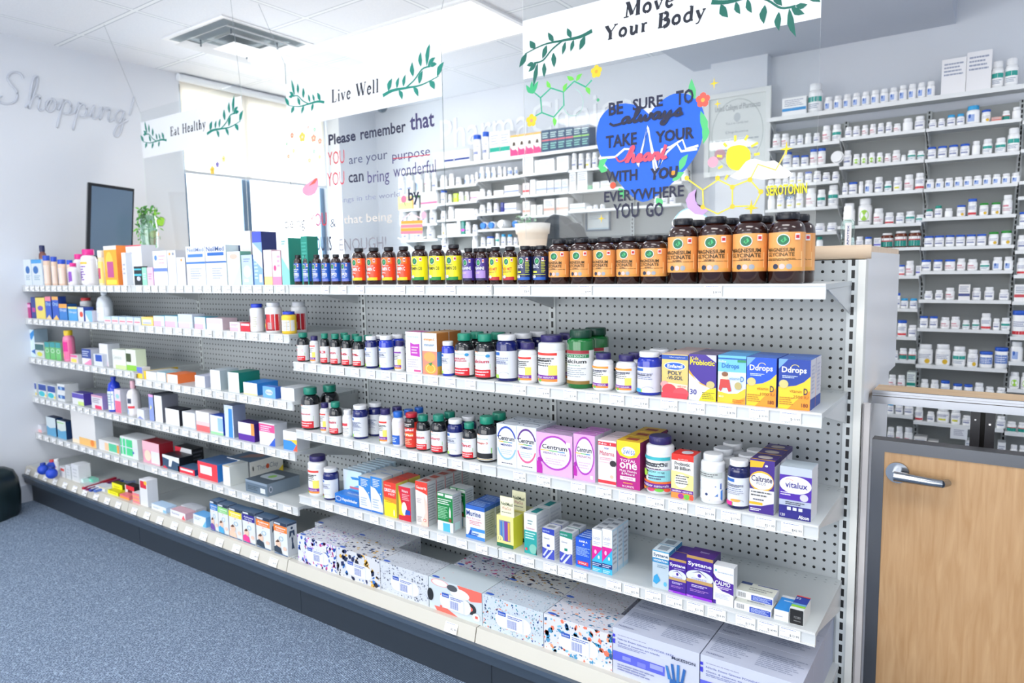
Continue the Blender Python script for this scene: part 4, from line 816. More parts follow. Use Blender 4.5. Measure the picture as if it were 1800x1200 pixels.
def rows(key, s):
    for e in s.split():
        p = e.split(','); a, b_, y = map(float, p[:3]); cap = p[3] if len(p) > 3 else 'w'; bnd = p[4] if len(p) > 4 else 'n'
        if cap == 'x':   # carton
            c1 = p[4] if len(p) > 4 else 'f4f5f6'; c2 = p[5] if len(p) > 5 else 'a9b6d0'; nm = p[6].replace('_', ' ') if len(p) > 6 else 'white'
            carton(key, a, b_, y, .08, c1, 'r 0 .25 1 .42 %s;m .1 .5 .9 .9 4 9aa2b8' % c2, name='medicine_box', label='%s carton' % nm, yo=-.008)
        elif cap == 'd':  # bottle lying down, its round end to the front
            z, yf = SHELF[key]; cx = onY((a+b_)/2, 400, yf+.01).x; r = (onY(b_, y, yf).x-onY(a, y, yf).x)/2*.9; o = empty('lying_bottle', (cx, yf+.005, z+r)); n = 20
            for nm, rr, y0, y1, cc in (('body', r, .02, .1, 'f3f4f5'), ('cap', r*.8, 0, .02, p[4])):
                m_ = MB(); vs = [(rr*math.cos(2*PI*k/n), yy, rr*math.sin(2*PI*k/n)) for yy in (y0, y1) for k in range(n)]
                m_.add(vs, [(k, (k+1) % n, n+(k+1) % n, n+k) for k in range(n)], mat(cc), True); m_.add(vs, [tuple(range(n)), tuple(range(n, 2*n))], mat(cc)); m_.build(nm, o)
            register(o, 'white bottle lying, %s end forward' % ('blue' if p[4] == '2f7fd8' else 'white'), 'bottle', key)
        else: pill(key, a, b_, y, cap, bnd)
def seq(key, x0, x1, n, y0, y1, cap='w', bnd='n', f=.92):
    for k in range(n):
        w = (x1-x0)/n; pill(key, x0+w*k+w*(1-f)/2, x0+w*(k+1)-w*(1-f)/2, y0+(y1-y0)*k/max(1, n-1), cap, bnd)
rows('T', '1375,1417,172,x,f4f5f6,1d8fd2,white_and_blue 1421,1448,148,w,t 1655,1698,104,x,f1f0f2,f1f0f2,tall_white 1699,1743,91,x,f1f0f2,f1f0f2,tall_white 1744,1766,108,w,t 1768,1791,104,w,t'); seq('T', 1449, 1645, 12, 171, 144, 'w', 'u')
rows('A1', '1359,1373,236,w,r 1374,1388,235,w,r 1389,1400,239 1401,1413,237 1415,1427,235,w,- 1430,1442,234 1446,1461,222,w,r 1463,1480,219,w,t')
rows('A2', '1376,1393,268,b 1393,1406,274,b 1408,1422,273,b 1424,1438,263,b,r 1438,1452,261,b,r 1454,1480,267,d,f3f4f5')
rows('A3', '1350,1361,317 1362,1374,315 1376,1387,313 1388,1400,303,w,y 1401,1413,303,w,y 1415,1428,302,b 1430,1444,301 1446,1460,303 1463,1476,302')
rows('A4', '1350,1363,343,w,- 1366,1379,342,w,y 1383,1397,345,w,y 1399,1413,339,w,y 1417,1435,331,w,r 1437,1452,333,w,t 1456,1475,326,w,t')
rows('A5', '1433,1451,392 1454,1472,391'); rows('A6', '1435,1447,416,t,-')
rows('B1', '1486,1498,224 1499,1513,222 1515,1527,220,w,r 1529,1541,218,w,r 1543,1555,217 1557,1569,215 1571,1584,217,w,r 1587,1605,208,w,- 1608,1627,205')
rows('B2', '1483,1498,265 1500,1512,271,w,G 1514,1525,270,w,G 1527,1539,269,w,G 1541,1553,268,w,G 1555,1567,270,w,r 1569,1583,265,w,r 1584,1593,272,w,- 1596,1610,265,w,t 1612,1626,265,w,t')
rows('B3', '1481,1491,322 1492,1508,321,b 1510,1518,319,w,- 1520,1535,317,w,u 1538,1553,311 1555,1568,318,w,t 1571,1586,311,w,y 1590,1607,307,w,r 1609,1626,304,w,R')
rows('B4', '1483,1504,358,w,- 1509,1534,350,w,G 1536,1554,367,w,r 1556,1572,373,w,R 1575,1590,374 1592,1609,372,w,t 1610,1625,377,w,t')
rows('B5', '1490,1503,417 1505,1518,416 1520,1533,417,b 1536,1548,418,x,f4f5f6,6a6ac8,white_and_violet')
for a, b_, y, c in ((1549, 1571, 410, 'yellow'), (1573, 1595, 406, 'pink'), (1597, 1620, 405, 'pink')): pill('B5', a, b_, y, 'w', 'T', 'big', '6a2f1c', lbl='brown bottle with teal and %s label' % c)
rows('B6', '1580,1591,466,b,R 1592,1608,458,w,r 1610,1619,467,x,f4f5f6,6a6ac8,white_and_violet'); rows('B7', '1577,1583,515,b 1583,1597,524,c 1599,1614,524,c'); rows('B8', '1578,1595,563,b,R 1597,1612,571'); rows('B9', '1573,1579,616 1581,1595,612,w,T 1597,1611,613,w,T')
rows('B10', '1562,1576,659,w,r 1578,1592,660,w,r 1594,1609,654,x,e6efe9,14917f,teal_and_pink'); rows('B11', '1560,1572,708,c 1574,1588,708,b 1590,1606,709,b'); rows('B12', '1560,1573,750 1575,1588,750,w,r 1590,1605,751,w,r')
rows('C1', '1633,1647,210 1649,1662,208 1665,1680,203,c 1682,1696,200,c 1699,1724,186,c,u 1726,1742,194,b,l 1743,1760,206,x,f0b8a8,c8403c,low_red 1762,1776,195,w,T 1780,1795,188,w,-')
rows('C2', '1631,1646,259,b 1649,1665,257,b 1668,1685,255,b 1688,1705,253,b 1709,1724,248,w,- 1728,1745,245,w,t 1750,1769,243,w,t 1772,1794,226,w,t'); seq('C3', 1627, 1794, 10, 316, 304, 'w', 'u')
rows('C4', '1627,1641,368,t 1643,1657,362,t 1661,1675,366,w,- 1682,1698,360,b,l 1702,1718,349,b,R 1722,1738,357,g,l 1743,1759,356,g,l 1763,1781,343,w,r')
seq('C5', 1624, 1735, 6, 415, 411, 'b'); rows('C5', '1738,1756,408,g,l 1760,1779,406,g,l'); rows('C6', '1620,1637,457,b 1641,1657,457,b 1661,1680,456,b,r 1682,1698,455,w,r 1701,1719,455,w,r 1723,1740,458,w,t 1745,1763,452,w,u 1765,1782,451,w,u')
rows('C7', '1625,1640,511 1644,1658,510 1662,1679,506,w,r 1685,1705,500,x,eeecec,4a5590,white_and_navy 1709,1725,506 1731,1748,505 1757,1774,508'); rows('C8', '1617,1632,556,b 1634,1649,556,b 1654,1670,557,w,r 1672,1688,557,w,r 1692,1705,562,w,t 1709,1722,562,w,t 1725,1743,550,w,R 1746,1758,560 1760,1776,559,w,t')
rows('C9', '1614,1641,604,w,l 1645,1672,605,w,l 1675,1699,609,w,t 1701,1720,614,w,l 1722,1746,618,b,p 1749,1773,610,b,p'); rows('C10', '1618,1633,666,w,- 1636,1651,667,w,- 1654,1670,669,b 1675,1692,674,b 1695,1710,675,b 1713,1730,673,w,- 1732,1748,680,w,- 1752,1769,681,w,-')
rows('C11', '1609,1623,714,w,R 1630,1643,723 1647,1670,716,w,y 1672,1689,719,w,y 1692,1707,730 1752,1768,732'); rows('C12', '1606,1628,768,x,f1f0ee,f1f0ee,low_white 1630,1648,776,x,f1f0ee,f1f0ee,low_white 1696,1715,774,x,f1f3f5,1b3f8c,white_and_blue 1753,1767,778,x,f1f3f5,1b3f8c,white_and_blue')
rows('D5', '1792,1808,372,b'); rows('D6', '1789,1806,414'); rows('D7', '1788,1806,453,w,R'); rows('D8', '1783,1808,500,x,f1f1f2,d0454f,white_and_red'); rows('D9', '1780,1806,546,b,R'); rows('D10', '1777,1799,601,w,u'); rows('D11', '1775,1793,654,w,G 1795,1812,655,w,G'); rows('D12', '1770,1787,741,w,T 1789,1806,743,w,T'); rows('D13', '1776,1789,782 1791,1806,783')
rows('U', '762,780,269,x,f4f5f6,f4f5f6,white 781,797,267,x,f4f5f6,223c86,navy_edged_white 799,825,264,x,f4f5f6,223c86,navy_edged_white 832,846,238,b,n 848,860,232,b,n 861,878,232,x,f4f5f6,12a08a,tall_white_and_teal 879,896,230,x,f4f5f6,12a08a,tall_white_and_teal')
for k in range(4): carton('U', 897+k*13.6, 910+k*13.6, 238-1.9*k, .09, 'f4efe8', 'r 0 .9 1 1 e8b45c;e .5 .55 .2 .13 4a3a30;p d9407f 0 0 1 0 1 .2 .7 .35 .3 .3 0 .45;e .5 .4 .25 .1 e9e4e0', label='white carton with pink and orange print', yo=-.008)
for k in range(6): carton('U', 952+k*14, 965.5+k*14, 229-1.9*k, .09, '2c4a6a', ('r 0 .5 1 .56 e06a74' if k < 4 else 'r 0 .5 1 .56 9cd86a')+';m .1 .62 .9 .9 3 c9e6e0;m .1 .1 .9 .42 3 8fd0c0', label='navy carton with a coloured stripe', yo=-.008)
rows('J1', '700,712,310 715,728,308 731,744,306,w,u 746,758,305,w,r 759,769,303'); rows('J2', '700,725,345,x,f0c060,f0c060,yellow 727,737,343,g 740,768,340,x,f4f5f6,d58,white_and_pink'); rows('J3', '702,716,370 720,735,372 738,752,366 755,768,366'); rows('J4', '706,720,400 730,745,398 750,766,396')
rows('K1', '774,787,308,w,- 789,799,305,w,- 801,812,312 817,826,308,w,u 827,834,307,w,u 835,841,303'); rows('K2', '775,786,335,b 788,795,342 797,804,340,x,c8e03a,c8e03a,lime 806,816,337,w,G 817,825,337,w,G 827,841,337,x,f4f1f4,c8a,pink_lettered_white'); rows('K3', '775,786,371 788,799,363,w,- 834,841,368'); 
for k in range(5): carton('K3', 800+k*6.7, 806.2+k*6.7, 367, .08, 'f6f7f8', '', label='slim plain white carton', yo=-.008)
rows('K4', '776,784,392,w,l 785,801,393,x,f4f5f6,f4f5f6,white 803,809,388,x,f4f5f6,f4f5f6,white 811,816,389,x,14917f,f0e,teal 818,828,390 831,840,395'); rows('K5', '776,790,415 830,841,415,w,-')
rows('Q1', '843,852,294,w,u 854,862,294,w,u 864,872,294,w,u 875,883,293 885,890,293,w,- 892,902,295,w,p 904,911,294,w,p'); rows('Q2', '843,854,332,w,- 856,865,335 868,884,335,x,f5f5f5,e8c0b0,low_white 887,911,326,x,f4f5f6,7f8fd0,wide_white'); rows('Q3', '843,854,360 856,865,356 868,878,357 880,885,356,x,2a2f8c,2a2f8c,navy 887,907,357,x,f4f5f6,8f9ed6,wide_white')
rows('Q4', '843,855,390,d,2f7fd8 857,869,389,d,2f7fd8 873,887,385,d,f3f4f5 899,911,387,d,2f7fd8'); rows('Q5', '845,854,417 856,869,416,b 871,879,410,w,t 881,890,412,c 892,901,412,c 903,911,417')
rows('M1', '919,937,277,x,f4f5f6,f4f5f6,plain_white 940,974,281,x,f4f5f6,f4f5f6,plain_white 979,999,275,x,f4f5f6,f4f5f6,plain_white'); rows('N1', '1005,1015,270 1017,1027,270 1030,1039,270,w,y 1041,1051,268 1054,1066,264 1068,1080,262 1083,1095,258 1180,1192,240 1195,1207,238')
rows('M2', '919,930,322,x,f0e4e4,e0404c,red_cornered_white 932,941,316,x,f4f5f6,f4f5f6,white 943,960,318,x,f4f5f6,a9b6e0,white_and_violet 962,973,317,x,f4f5f6,a9b6e0,white_and_violet 975,986,316,x,f4f5f6,a9b6e0,white_and_violet 988,998,315,x,f4f5f6,a9b6e0,white_and_violet')
rows('N2', '1001,1012,303,x,f4f5f6,f4f5f6,tall_white 1015,1032,301,x,f4f5f6,f4f5f6,tall_white 1034,1040,326,x,7fc08a,5a9,green 1042,1053,320,x,f4f5f6,f4f5f6,white 1056,1072,318,x,f4f5f6,b9d8b0,green_striped_white 1180,1196,298,w,- 1198,1210,296,w,-')
rows('M3', '919,931,354,x,f4f2f0,e8b0a0,tall_white 933,942,360,x,f4f2f0,f4f2f0,white 944,953,360,x,f4f2f0,f4f2f0,white 956,974,350,x,f4f2f0,e8b0a0,tall_white 978,998,348,x,f4f2f0,e8b0a0,tall_white'); rows('N3', '1002,1028,358,x,f4f5f6,9fb0c8,low_white 1031,1040,362,x,f4f5f6,f4f5f6,white 1043,1052,361 1055,1064,360 1150,1160,345 1163,1174,343 1177,1188,341')
p = onY(1671, 751, YFS-.004); q = onY(1700, 773, YFS-.004); t = MB(); t.box(p.x, YFS-.005, q.z, q.x, YFS-.0035, p.z, mat('eceef2')); decals(t, 'm .2 .3 .8 .9 4 aab', lambda u, v, l: (p.x+(q.x-p.x)*u, YFS-.0052-.0002*l, q.z+(p.z-q.z)*v), 1); tag(t.build('paper_note'), 'white paper note hanging from back shelf above the gate', 'paper')
PAPER[0] = .86
# ---------- goods on the gondola: top right shelf ----------
LOGO = 'e .52 .8 .15 .15 f3f5f0;e .52 .8 .13 .13 1d6a45;p 3fae6a .46 .78 .56 .88 .6 .8 .52 .73;r .78 .8 .9 .96 f6eef0;r .8 .84 .88 .92 c8323c'
def swp(xl, xr, yt, lab, spec, label, n=1, vr=(.12, .72), ty='amber', **k):
    bottle('R1', xl, xr, yt, ty, '2b1009', '16181f', lab, vr, spec+';'+LOGO, n=n, label=label, name='supplement_bottle', **k)
for i, (a, b_) in enumerate(((516.5, 532.5), (532.5, 549), (549, 565.5), (565.5, 582), (582, 600), (600, 618))):
    swp(a, b_, 448-.3*i, '1a57b4', 'r 0 0 1 .14 6a78c8;m .1 .4 .9 .7 3 dfe7f6;B .1 .3 .9 .44 fff %s;m .1 .17 .9 .28 2 cdd6f0' % ('B-COMPLEX' if i > 3 else 'THEANINE'), 'small dark bottle with blue label')
for i, (a, b_) in enumerate(((619, 643.5), (644.5, 670.5), (671, 696.5), (697.5, 722.5))):
    swp(a, b_, 436-i, 'ee4a22', 'r 0 .72 1 1 f07a2a;r 0 0 1 .13 f6cf1e;B .1 .42 .88 .58 fff VITAMIN C;m .2 .62 .8 .66 1 fff;t .2 .3 .6 .37 fff 500MG;e .2 .16 .09 .07 f6d6d0;e .4 .16 .09 .07 c9ccd2', 'dark bottle with orange and red vitamin C label')
for i, (a, b_) in enumerate(((723.5, 753), (754, 782.5), (783.5, 812.5))):
    swp(a, b_, 431.6-i, 'f2e61c', 'r 0 0 1 .13 1d8a3a;B .08 .42 .9 .56 3a3a20 VITAMIN D3;m .1 .6 .7 .66 1 6a8a30;e .2 .14 .09 .07 f3ddd0;e .4 .14 .09 .07 c9ccd2', 'dark bottle with yellow vitamin D3 label')
for i, (a, b_) in enumerate(((813, 835), (836, 858.5))):
    swp(a, b_, 436, '44308a', 'r 0 0 1 .45 a58ad0;r 0 0 1 .1 1d1a4a;B .05 .48 .92 .62 fff THEANINE;t .2 .3 .6 .38 f0e0a0 BOOST', 'dark bottle with purple label', n=2)
for i, (a, b_) in enumerate(((859.5, 883), (884, 909.5))):
    swp(a, b_, 434-i*.8, 'f4d320', 'r 0 0 1 .14 b3242c;B .02 .42 .85 .55 c03a20 B12+D3 MET;m .1 .3 .8 .38 2 7a5a20;e .2 .14 .09 .07 f6d6d0;e .4 .14 .09 .07 c9ccd2', 'dark bottle with yellow and dark red label')
for i, (a, b_) in enumerate(((910, 936.5), (937.5, 964))):
    swp(a, b_, 432-i*.6, '132052', 'r 0 .3 .5 .38 d8e04a;B .02 .5 .62 .66 e8ecf6 PROBIOTIC;r 0 .22 1 .24 d8e04a;r 0 0 1 .12 1c57b0;m .75 .3 1 .85 8 cfd84a;e .16 .14 .09 .07 f6d6d0;e .36 .14 .09 .07 c9ccd2', 'dark bottle with navy and lime label', n=2)
MG = 'p d97a3c 0 1 1 1 1 .45 .6 .62 .35 .9 0 .92;p f0c488 0 .08 1 .08 1 .5 .6 .62 .3 .5 0 .56;r 0 .02 1 .1 e0a24e;m .05 .28 .98 .31 1 6a4a20;e .34 .12 .07 .07 24324a;e .5 .12 .07 .07 f4b9b4;e .66 .12 .07 .07 9aa0a8'
for i, (a, b_, y) in enumerate(((964.5, 1001.5, 420.5), (1002.5, 1042, 418.5), (1043, 1083, 417), (1084, 1126, 415.5), (1127, 1173.5, 413.5))):
    swp(a, b_, y, 'e8a25c', MG+';B .1 .5 .82 .61 3a3014 MAGNESIUM;B .1 .37 .82 .48 3a3014 GLYCINATE;B .36 .3 .58 .35 3a3014 165MG', 'medium dark bottle with orange magnesium label', n=2, vr=(.16, .73))
for i, (a, b_, y) in enumerate(((1174.5, 1227.5, 384.5), (1228.5, 1288, 381), (1289, 1351, 377), (1352, 1417, 373.7))):
    swp(a, b_, y, 'e8a25c', MG+(';B .1 .5 .88 .61 33290f MAGNESIUM;B .1 .37 .88 .48 33290f GLYCINATE;B .36 .3 .62 .35 33290f 165MG' if i < 3 else ';B .1 .5 .78 .6 5a4520 MAGNESIUM;B .1 .38 .78 .48 5a4520 GLYCINATE;m .1 .26 .8 .34 2 7a5a20'), 'large dark bottle with orange magnesium label', n=2, vr=(.18, .72), xdrift=.004)
# second right shelf
JAM = 'p fff 0 .9 1 .9 1 1 0 1;p 74b84a .1 .34 .98 .34 .98 .52 .6 .42 .3 .36;p ffffff .1 .3 .98 .3 .98 .33 .1 .33;r .1 0 .98 .3 d4202c;r 0 0 .16 .3 f0a43a;m .2 .05 .9 .26 2 f7d0d0;o .35 .93 .14 .08 .03 f08c2e 20 160;t .1 .84 .75 .9 1d8f8a Jamieson'
def jam(key, xl, xr, yt, word, what, n=1, **k):
    bottle(key, xl, xr, yt, 'green', '15171b', '12806a', 'f4f5f7', (.05, .58), JAM+';B .08 .58 .85 .74 cc2440 '+word, n=n, label='black bottle, green cap, red-based label%s' % (' reading '+what if what else ''), name='vitamin_bottle', **k)
jam('R2', 522, 544.5, 584, 'E', 'E'); 
WN = 'r 0 .86 .9 .94 e03a30;m .1 .5 .8 .8 4 555;r .62 .22 .9 .55 f5dc62;r 0 .12 .9 .24 7a2a9c;r 0 .04 .9 .12 f08c3a;e .3 .07 .08 .05 6ab83c;t .08 .145 .8 .215 fff webber_naturals'
def webb(key, xl, xr, yt, label, spec='', n=1, ty='white', lab='fafafa', **k):
    bottle(key, xl, xr, yt, ty, 'f1f2f4', '29205e', lab, (.06, .70), WN+(';'+spec if spec else ''), n=n, label=label, name='vitamin_bottle', **k)
webb('R2', 544.5, 561.5, 590, 'small white bottle with purple cap behind green-capped ones')
jam('R2', 562.5, 580, 585.5, 'B3', 'B3', ang=.1); jam('R2', 580, 599.5, 586, 'Biotin', '', n=2); jam('R2', 600, 619.5, 588, 'B6', 'B6', n=2); jam('R2', 619.5, 641, 590, 'B', 'B', n=2)
NAV = 'r .04 .84 .45 .95 2a66b8;m .08 .5 .8 .78 4 8088a8;r 0 0 .4 .13 a8d850;o .62 .12 .22 .12 .02 9aa0a8 20 160'
def navy(key, xl, xr, yt, label, spec='', n=1, body='101a62', lab='e9ecf2', **k):
    bottle(key, xl, xr, yt, 'navy', body, 'f2f3f5', lab, (.07, .66), NAV+(';'+spec if spec else ''), n=n, label=label, name='vitamin_bottle', **k)
navy('R2', 641.5, 664.5, 590, 'navy bottle with white cap, grey-white label', 't .1 .6 .7 .68 445 Vitamin B2', n=2); navy('R2', 666, 692.5, 589, 'bright blue bottle with white cap and pale label', 't .1 .6 .7 .68 445 Vitamin B6', body='1a36b8', n=2)
webb('R2', 693, 712.5, 599, 'small white bottle with violet cap and purple lines', 'r 0 .86 .9 .94 7a3a9c')
carton('R2', 713.5, 740.5, 583, .05, 'f4f3f6', 'p b83ab0 .3 .42 .9 .4 .9 .72 .55 .7 .3 .74;m .38 .46 .8 .66 3 e9c8ea;t .15 .86 .85 .91 8fb8b8 herbals;r .5 .03 .95 .08 c8508c;m .1 .12 .8 .35 4 c0b8c4', side='cdd2da', top='c0468c', label='white carton with magenta panel')
carton('R2', 742.5, 768, 585, .06, 'f3f0ea', 'r 0 0 1 .56 f08a72;e .5 .42 .4 .12 f6a55a;e .55 .14 .4 .13 f5a83c;o .55 .14 .3 .1 .03 fbd89a;B .12 .8 .88 .88 e8923a emergen-C;t .15 .68 .85 .75 4a86b8 immune+;p 3f8a4a .4 .26 .7 .3 .6 .2', side='5f9ed0', sidespec='r 0 .55 1 1 b5702f;r 0 0 1 .2 e8b24a', top='d89a4a', n=2, label='tall carton with orange fruit picture')
navy('R2', 776.5, 799, 599, 'blue bottle with white cap beside orange fruit carton', 't .1 .6 .7 .68 445 Vitamin C', body='1a36b8')
def jamb(key, xl, xr, yt, w1, w2, label, n=2, **k):
    bottle(key, xl, xr, yt, 'green', '1b1c20', '14876c', 'f5f6f7', (.05, .62), JAM+(';B .08 .64 .8 .74 c42440 %s;B .08 .54 .85 .63 c42440 %s' % (w1, w2) if w1 else ';B .06 .56 .92 .7 c42440 '+w2)+';e .87 .84 .09 .06 3a9ad0', n=n, label=label, name='vitamin_bottle', **k)
jamb('R2', 799.5, 834, 585, 'Calcium', 'Magnesium', 'black green-capped bottle, label reading Calcium Magnesium'); jamb('R2', 835, 871, 586, '', 'Calcium', 'black green-capped bottle, label reading Calcium')
navy('R2', 872, 910.5, 587, 'large navy bottle, white cap, grey label', 'm .1 .55 .8 .7 3 9098b0', n=3, xdrift=.012); webb('R2', 911, 944.5, 601, 'white bottle with purple cap beside large calcium bottle', 't .2 .74 .75 .8 333 Calcium;t .25 .66 .7 .72 333 Citrate')
webb('R2', 946, 994.5, 587.5, 'big white calcium bottle with purple cap', 'B .08 .66 .72 .76 222 Calcium;t .2 .52 .5 .57 444 650_mg', ty='big', n=2, xdrift=.012)
bottle('R2', 997, 1045, 578.5, 'big', '0f6a2c', '0c3d2c', 'f3f4f2', (.08, .66), 'r 0 .9 1 1 9c2b36;r 0 .78 1 .89 2f7d4c;t .05 .8 .9 .87 dfeee0 NATURE\'S_BOUNTY;B .02 .62 .9 .74 222 Calcium;t .1 .54 .7 .59 3f8f66 carbonate;m .1 .2 .9 .5 5 a0a8b0;r 0 0 1 .1 8a6a2c', n=2, label='big green translucent calcium bottle with dark green cap', name='vitamin_bottle', xdrift=.004)
webb('R2', 1042.5, 1079, 619, 'small white bottle, purple cap, orange stripe', 'r 0 .86 .9 .94 f09a3a;B .2 .72 .82 .8 2a2f5a D_1000_IU'); webb('R2', 1083, 1119.5, 622.5, 'small white bottle, purple cap, orange stripe', 'r 0 .86 .9 .94 f09a3a;B .2 .72 .82 .8 2a2f5a D_1000_IU', n=2)
navy('R2', 1120.5, 1163, 616.5, 'blue bottle with white cap reading Vitamin D3', 'B .12 .66 .75 .74 334 Vitamin D3;r 0 0 .36 .14 3aa8d8', body='1a2fa8', lab='e6e4f0', n=2)
carton('R2', 1163.5, 1209, 622, .085, 'd9bd6c', 'r 0 .88 1 .98 2350a8;t .3 .91 .9 .95 dfe6f4 Infant_supplement;e .5 .73 .42 .1 f0e8c8;e .5 .73 .39 .08 1f5cc0;B .22 .69 .8 .77 fff Enfamil;B .24 .53 .78 .62 2a3a5a POLY;B .2 .42 .82 .51 2a3a5a -VI-SOL;p f2d2b8 0 .0 1 .0 1 .32 0 .36;e .12 .3 .16 .08 f09a98;e .3 .18 .28 .14 ea3a44;e .75 .12 .3 .13 ea4a54;r 0 0 1 .12 e03a48;t .62 .26 .95 .31 c83a40 with_iron', side='e9d8d2', top='d9b8b0', n=2, label='gold and red carton reading Poly-Vi-Sol')
carton('R2', 1211, 1259, 622.5, .06, '3a1a8c', 'p f0eef6 0 0 1 0 .75 .3 .45 .38 0 .62;p f6a92c 0 .66 .3 .42 .7 .32 1 .3 .7 .3 .42 .36 0 .58;p f7d91c 1 0 1 .3 .72 .26 .5 .15 .38 0;t .05 .87 .35 .95 f7e41c Kids;B .04 .77 .94 .88 f7e41c Probiotic;p c8c4d6 .62 1 1 1 1 .84;e .8 .36 .15 .08 c8b87a;B .05 .12 .3 .24 2a2a8c 30;m .5 .04 .95 .2 4 7a7a20', side='241260', top='6a5a7c', n=2, label='purple and yellow carton reading Kids Probiotic 30')
carton('R2', 1262, 1311, 624.5, .06, 'cfe3f2', 'r 0 .66 1 1 6fbde6;r 0 .92 1 .95 1f5cae;p f8c02a 0 0 1 0 1 .34 .7 .22 .4 .2 0 .24;p f59a26 .5 0 1 0 1 .16;t .02 .84 .3 .9 fff Baby;B .14 .71 .76 .84 2368b4 Ddrops;r .7 .87 1 .92 2f8f5a;e .26 .55 .12 .09 f2cdb2;e .26 .61 .12 .05 8a5a3c;p c8403c .1 .5 .42 .5 .5 .26 .4 .24 .34 .32 .18 .32 .12 .24 .04 .28;t .42 .5 .8 .56 2a6ab0 vitamin;B .82 .47 .94 .58 2368b4 D;e .74 .38 .13 .08 b8a86a;m .55 .03 .95 .1 2 c05a20;t .05 .12 .22 .16 fff 400_IU', side='8cc8ea', top='4aa0dc', n=2, label='light blue Ddrops carton with baby picture')
for a, b_, y, c, dose, nm, sc in ((1312.5, 1364.5, 628, '1450d2', '1000 IU', '1000 IU', '173a9c'), (1368.5, 1424.5, 631, '123a98', '2500 IU', '2500 IU', 'e4e2ea')):
    carton('R2', a, b_, y, .055, 'f9c51c', 'p %s 0 1 1 1 1 .68 .8 .56 .55 .48 .2 .44 0 .44;p 6fa0e6 0 1 .3 1 0 .8;p f59320 1 0 1 .4 .6 .2 .3 0;B .1 .7 .88 .85 fff Ddrops;o .52 .84 .13 .06 .02 f4e35a 15 165;m .12 .62 .6 .68 2 cfe0f6;e .17 .5 .15 .085 cdc17a;t .36 .34 .74 .4 9a5a1a vitamin;B .8 .31 .93 .44 222a4a D;t .48 .23 .95 .29 8a4a1c %s;B .74 .06 .95 .14 6a3a1c 180;m .04 .08 .5 .25 4 b07a20' % (c, dose), side=sc, sidespec='r 0 0 1 .22 2a4a9c;m .2 .3 .8 .9 8 b8b8cc' if sc == 'e4e2ea' else 'r 0 0 1 1 1a3a9c', top='3a66b8', n=2, label='blue and yellow Ddrops carton, %s' % nm)
# third right shelf
bottle('R3', 529, 563, 679, 'green', '15171b', '12806a', 'f4f5f7', (.05, .60), JAM+';B .08 .58 .85 .66 cc2440 Glucosamine', n=2, label='big black bottle with green cap', name='vitamin_bottle', xdrift=.022)
webb('R3', 562.5, 580.5, 707, 'small white bottle with purple cap beside big black bottles'); jam('R3', 578.5, 602, 705, 'Lutein', ''); bottle('R3', 602, 621.5, 719, 'white', 'f3f4f5', 'f3f4f5', 'fbfbfb', (.08, .7), 'r .1 .55 .8 .72 d43a44;m .1 .1 .9 .45 4 999', label='small all-white bottle with red label square', name='vitamin_bottle')
navy('R3', 619.5, 648, 710, 'navy bottle with white cap, light label', 'm .1 .3 .9 .75 6 8890a4;r 0 0 .3 .12 3ac0c0', n=2, xdrift=.014); webb('R3', 666, 689.5, 717, 'white bottle with dark purple cap and red stripe', 't .1 .7 .85 .78 333 Glucosamine', n=2, xdrift=.008)
bottle('R3', 689, 711, 722, 'white', 'eef2f8', '1d66c4', 'f4f6fa', (.06, .7), 'r 0 0 .9 .42 1a5cc0;p f2d83a .2 .45 .9 .45 .9 .75 .5 .6;m .1 .1 .7 .34 3 cfe0f6', n=3, label='white bottle, blue cap, blue-yellow label', name='vitamin_bottle', xdrift=.006)
bottle('R3', 711.5, 736, 724, 'navy', '1a1214', 'b81c30', 'd43428', (.05, .76), 'r 0 .78 1 1 1a1214;m .1 .82 .8 .95 2 e8e0dc;B .04 .62 .92 .75 fff MegaRed;r .05 .44 .9 .56 f08c2a;B .06 .45 .88 .54 fff 90_Plus;m .1 .1 .8 .36 4 f6c8a0', label='black bottle with red cap and red label', name='vitamin_bottle')
jam('R3', 731.5, 757, 728, 'Potassium', 'Potassium'); jam('R3', 757.5, 785.5, 727, 'Cranberry', 'Cranberry', n=2); navy('R3', 786.5, 815, 734.5, 'navy bottle with white cap between green-capped bottles', 't .1 .6 .7 .68 445 Vitamin E', n=2, xdrift=.01); jam('R3', 812.5, 838, 741, 'Zinc', 'Zinc')
bottle('R3', 838.5, 873.5, 729.5, 'green', '1b1c20', '14876c', 'f5f6f7', (.05, .62), 'o .35 .93 .14 .08 .03 f08c2e 20 160;t .1 .8 .8 .87 1d8f8a Jamieson;B .06 .62 .8 .72 c8503c Omega-3;p 74b84a .05 .28 .98 .28 .98 .5 .6 .4 .3 .34;r 0 .08 1 .28 14181c;r 0 .03 1 .06 b8a05a', n=2, label='black green-capped bottle, label reading Omega-3', name='vitamin_bottle')
CEN = ';B .08 .62 .9 .73 223 Centrum;r .1 .575 .35 .595 e8c03a;r .35 .575 .6 .595 5ab85a;r .6 .575 .8 .595 3a8ac8'
for a, b_, y, c1, c2, wd, nm in ((873.5, 908, 745, '2444a8', '8ab8e0', 'MEN50+', 'men'), (908.5, 943, 749.5, '5a2a80', 'e05a8a', 'FEMMES50+', 'women')):
    carton('R3', a, b_, y, .055, 'd6dde6', 'e .5 .56 .46 .38 f7f8fa;o .5 .56 .5 .4 .06 %s 20 160;o .5 .56 .5 .4 .06 %s 200 340%s;B .22 .49 .8 .54 2a3f8c %s;m .2 .28 .8 .42 3 b8c4d0;r .2 .05 .85 .12 f4f5f7;m .25 .06 .8 .11 1 556' % (c1, c2, CEN, wd), side='b8c0ca', top='d9dfe6', topspec='o .5 .5 .4 .35 .04 6a7a94', n=2, label='grey-white Centrum carton for %s over 50' % nm)
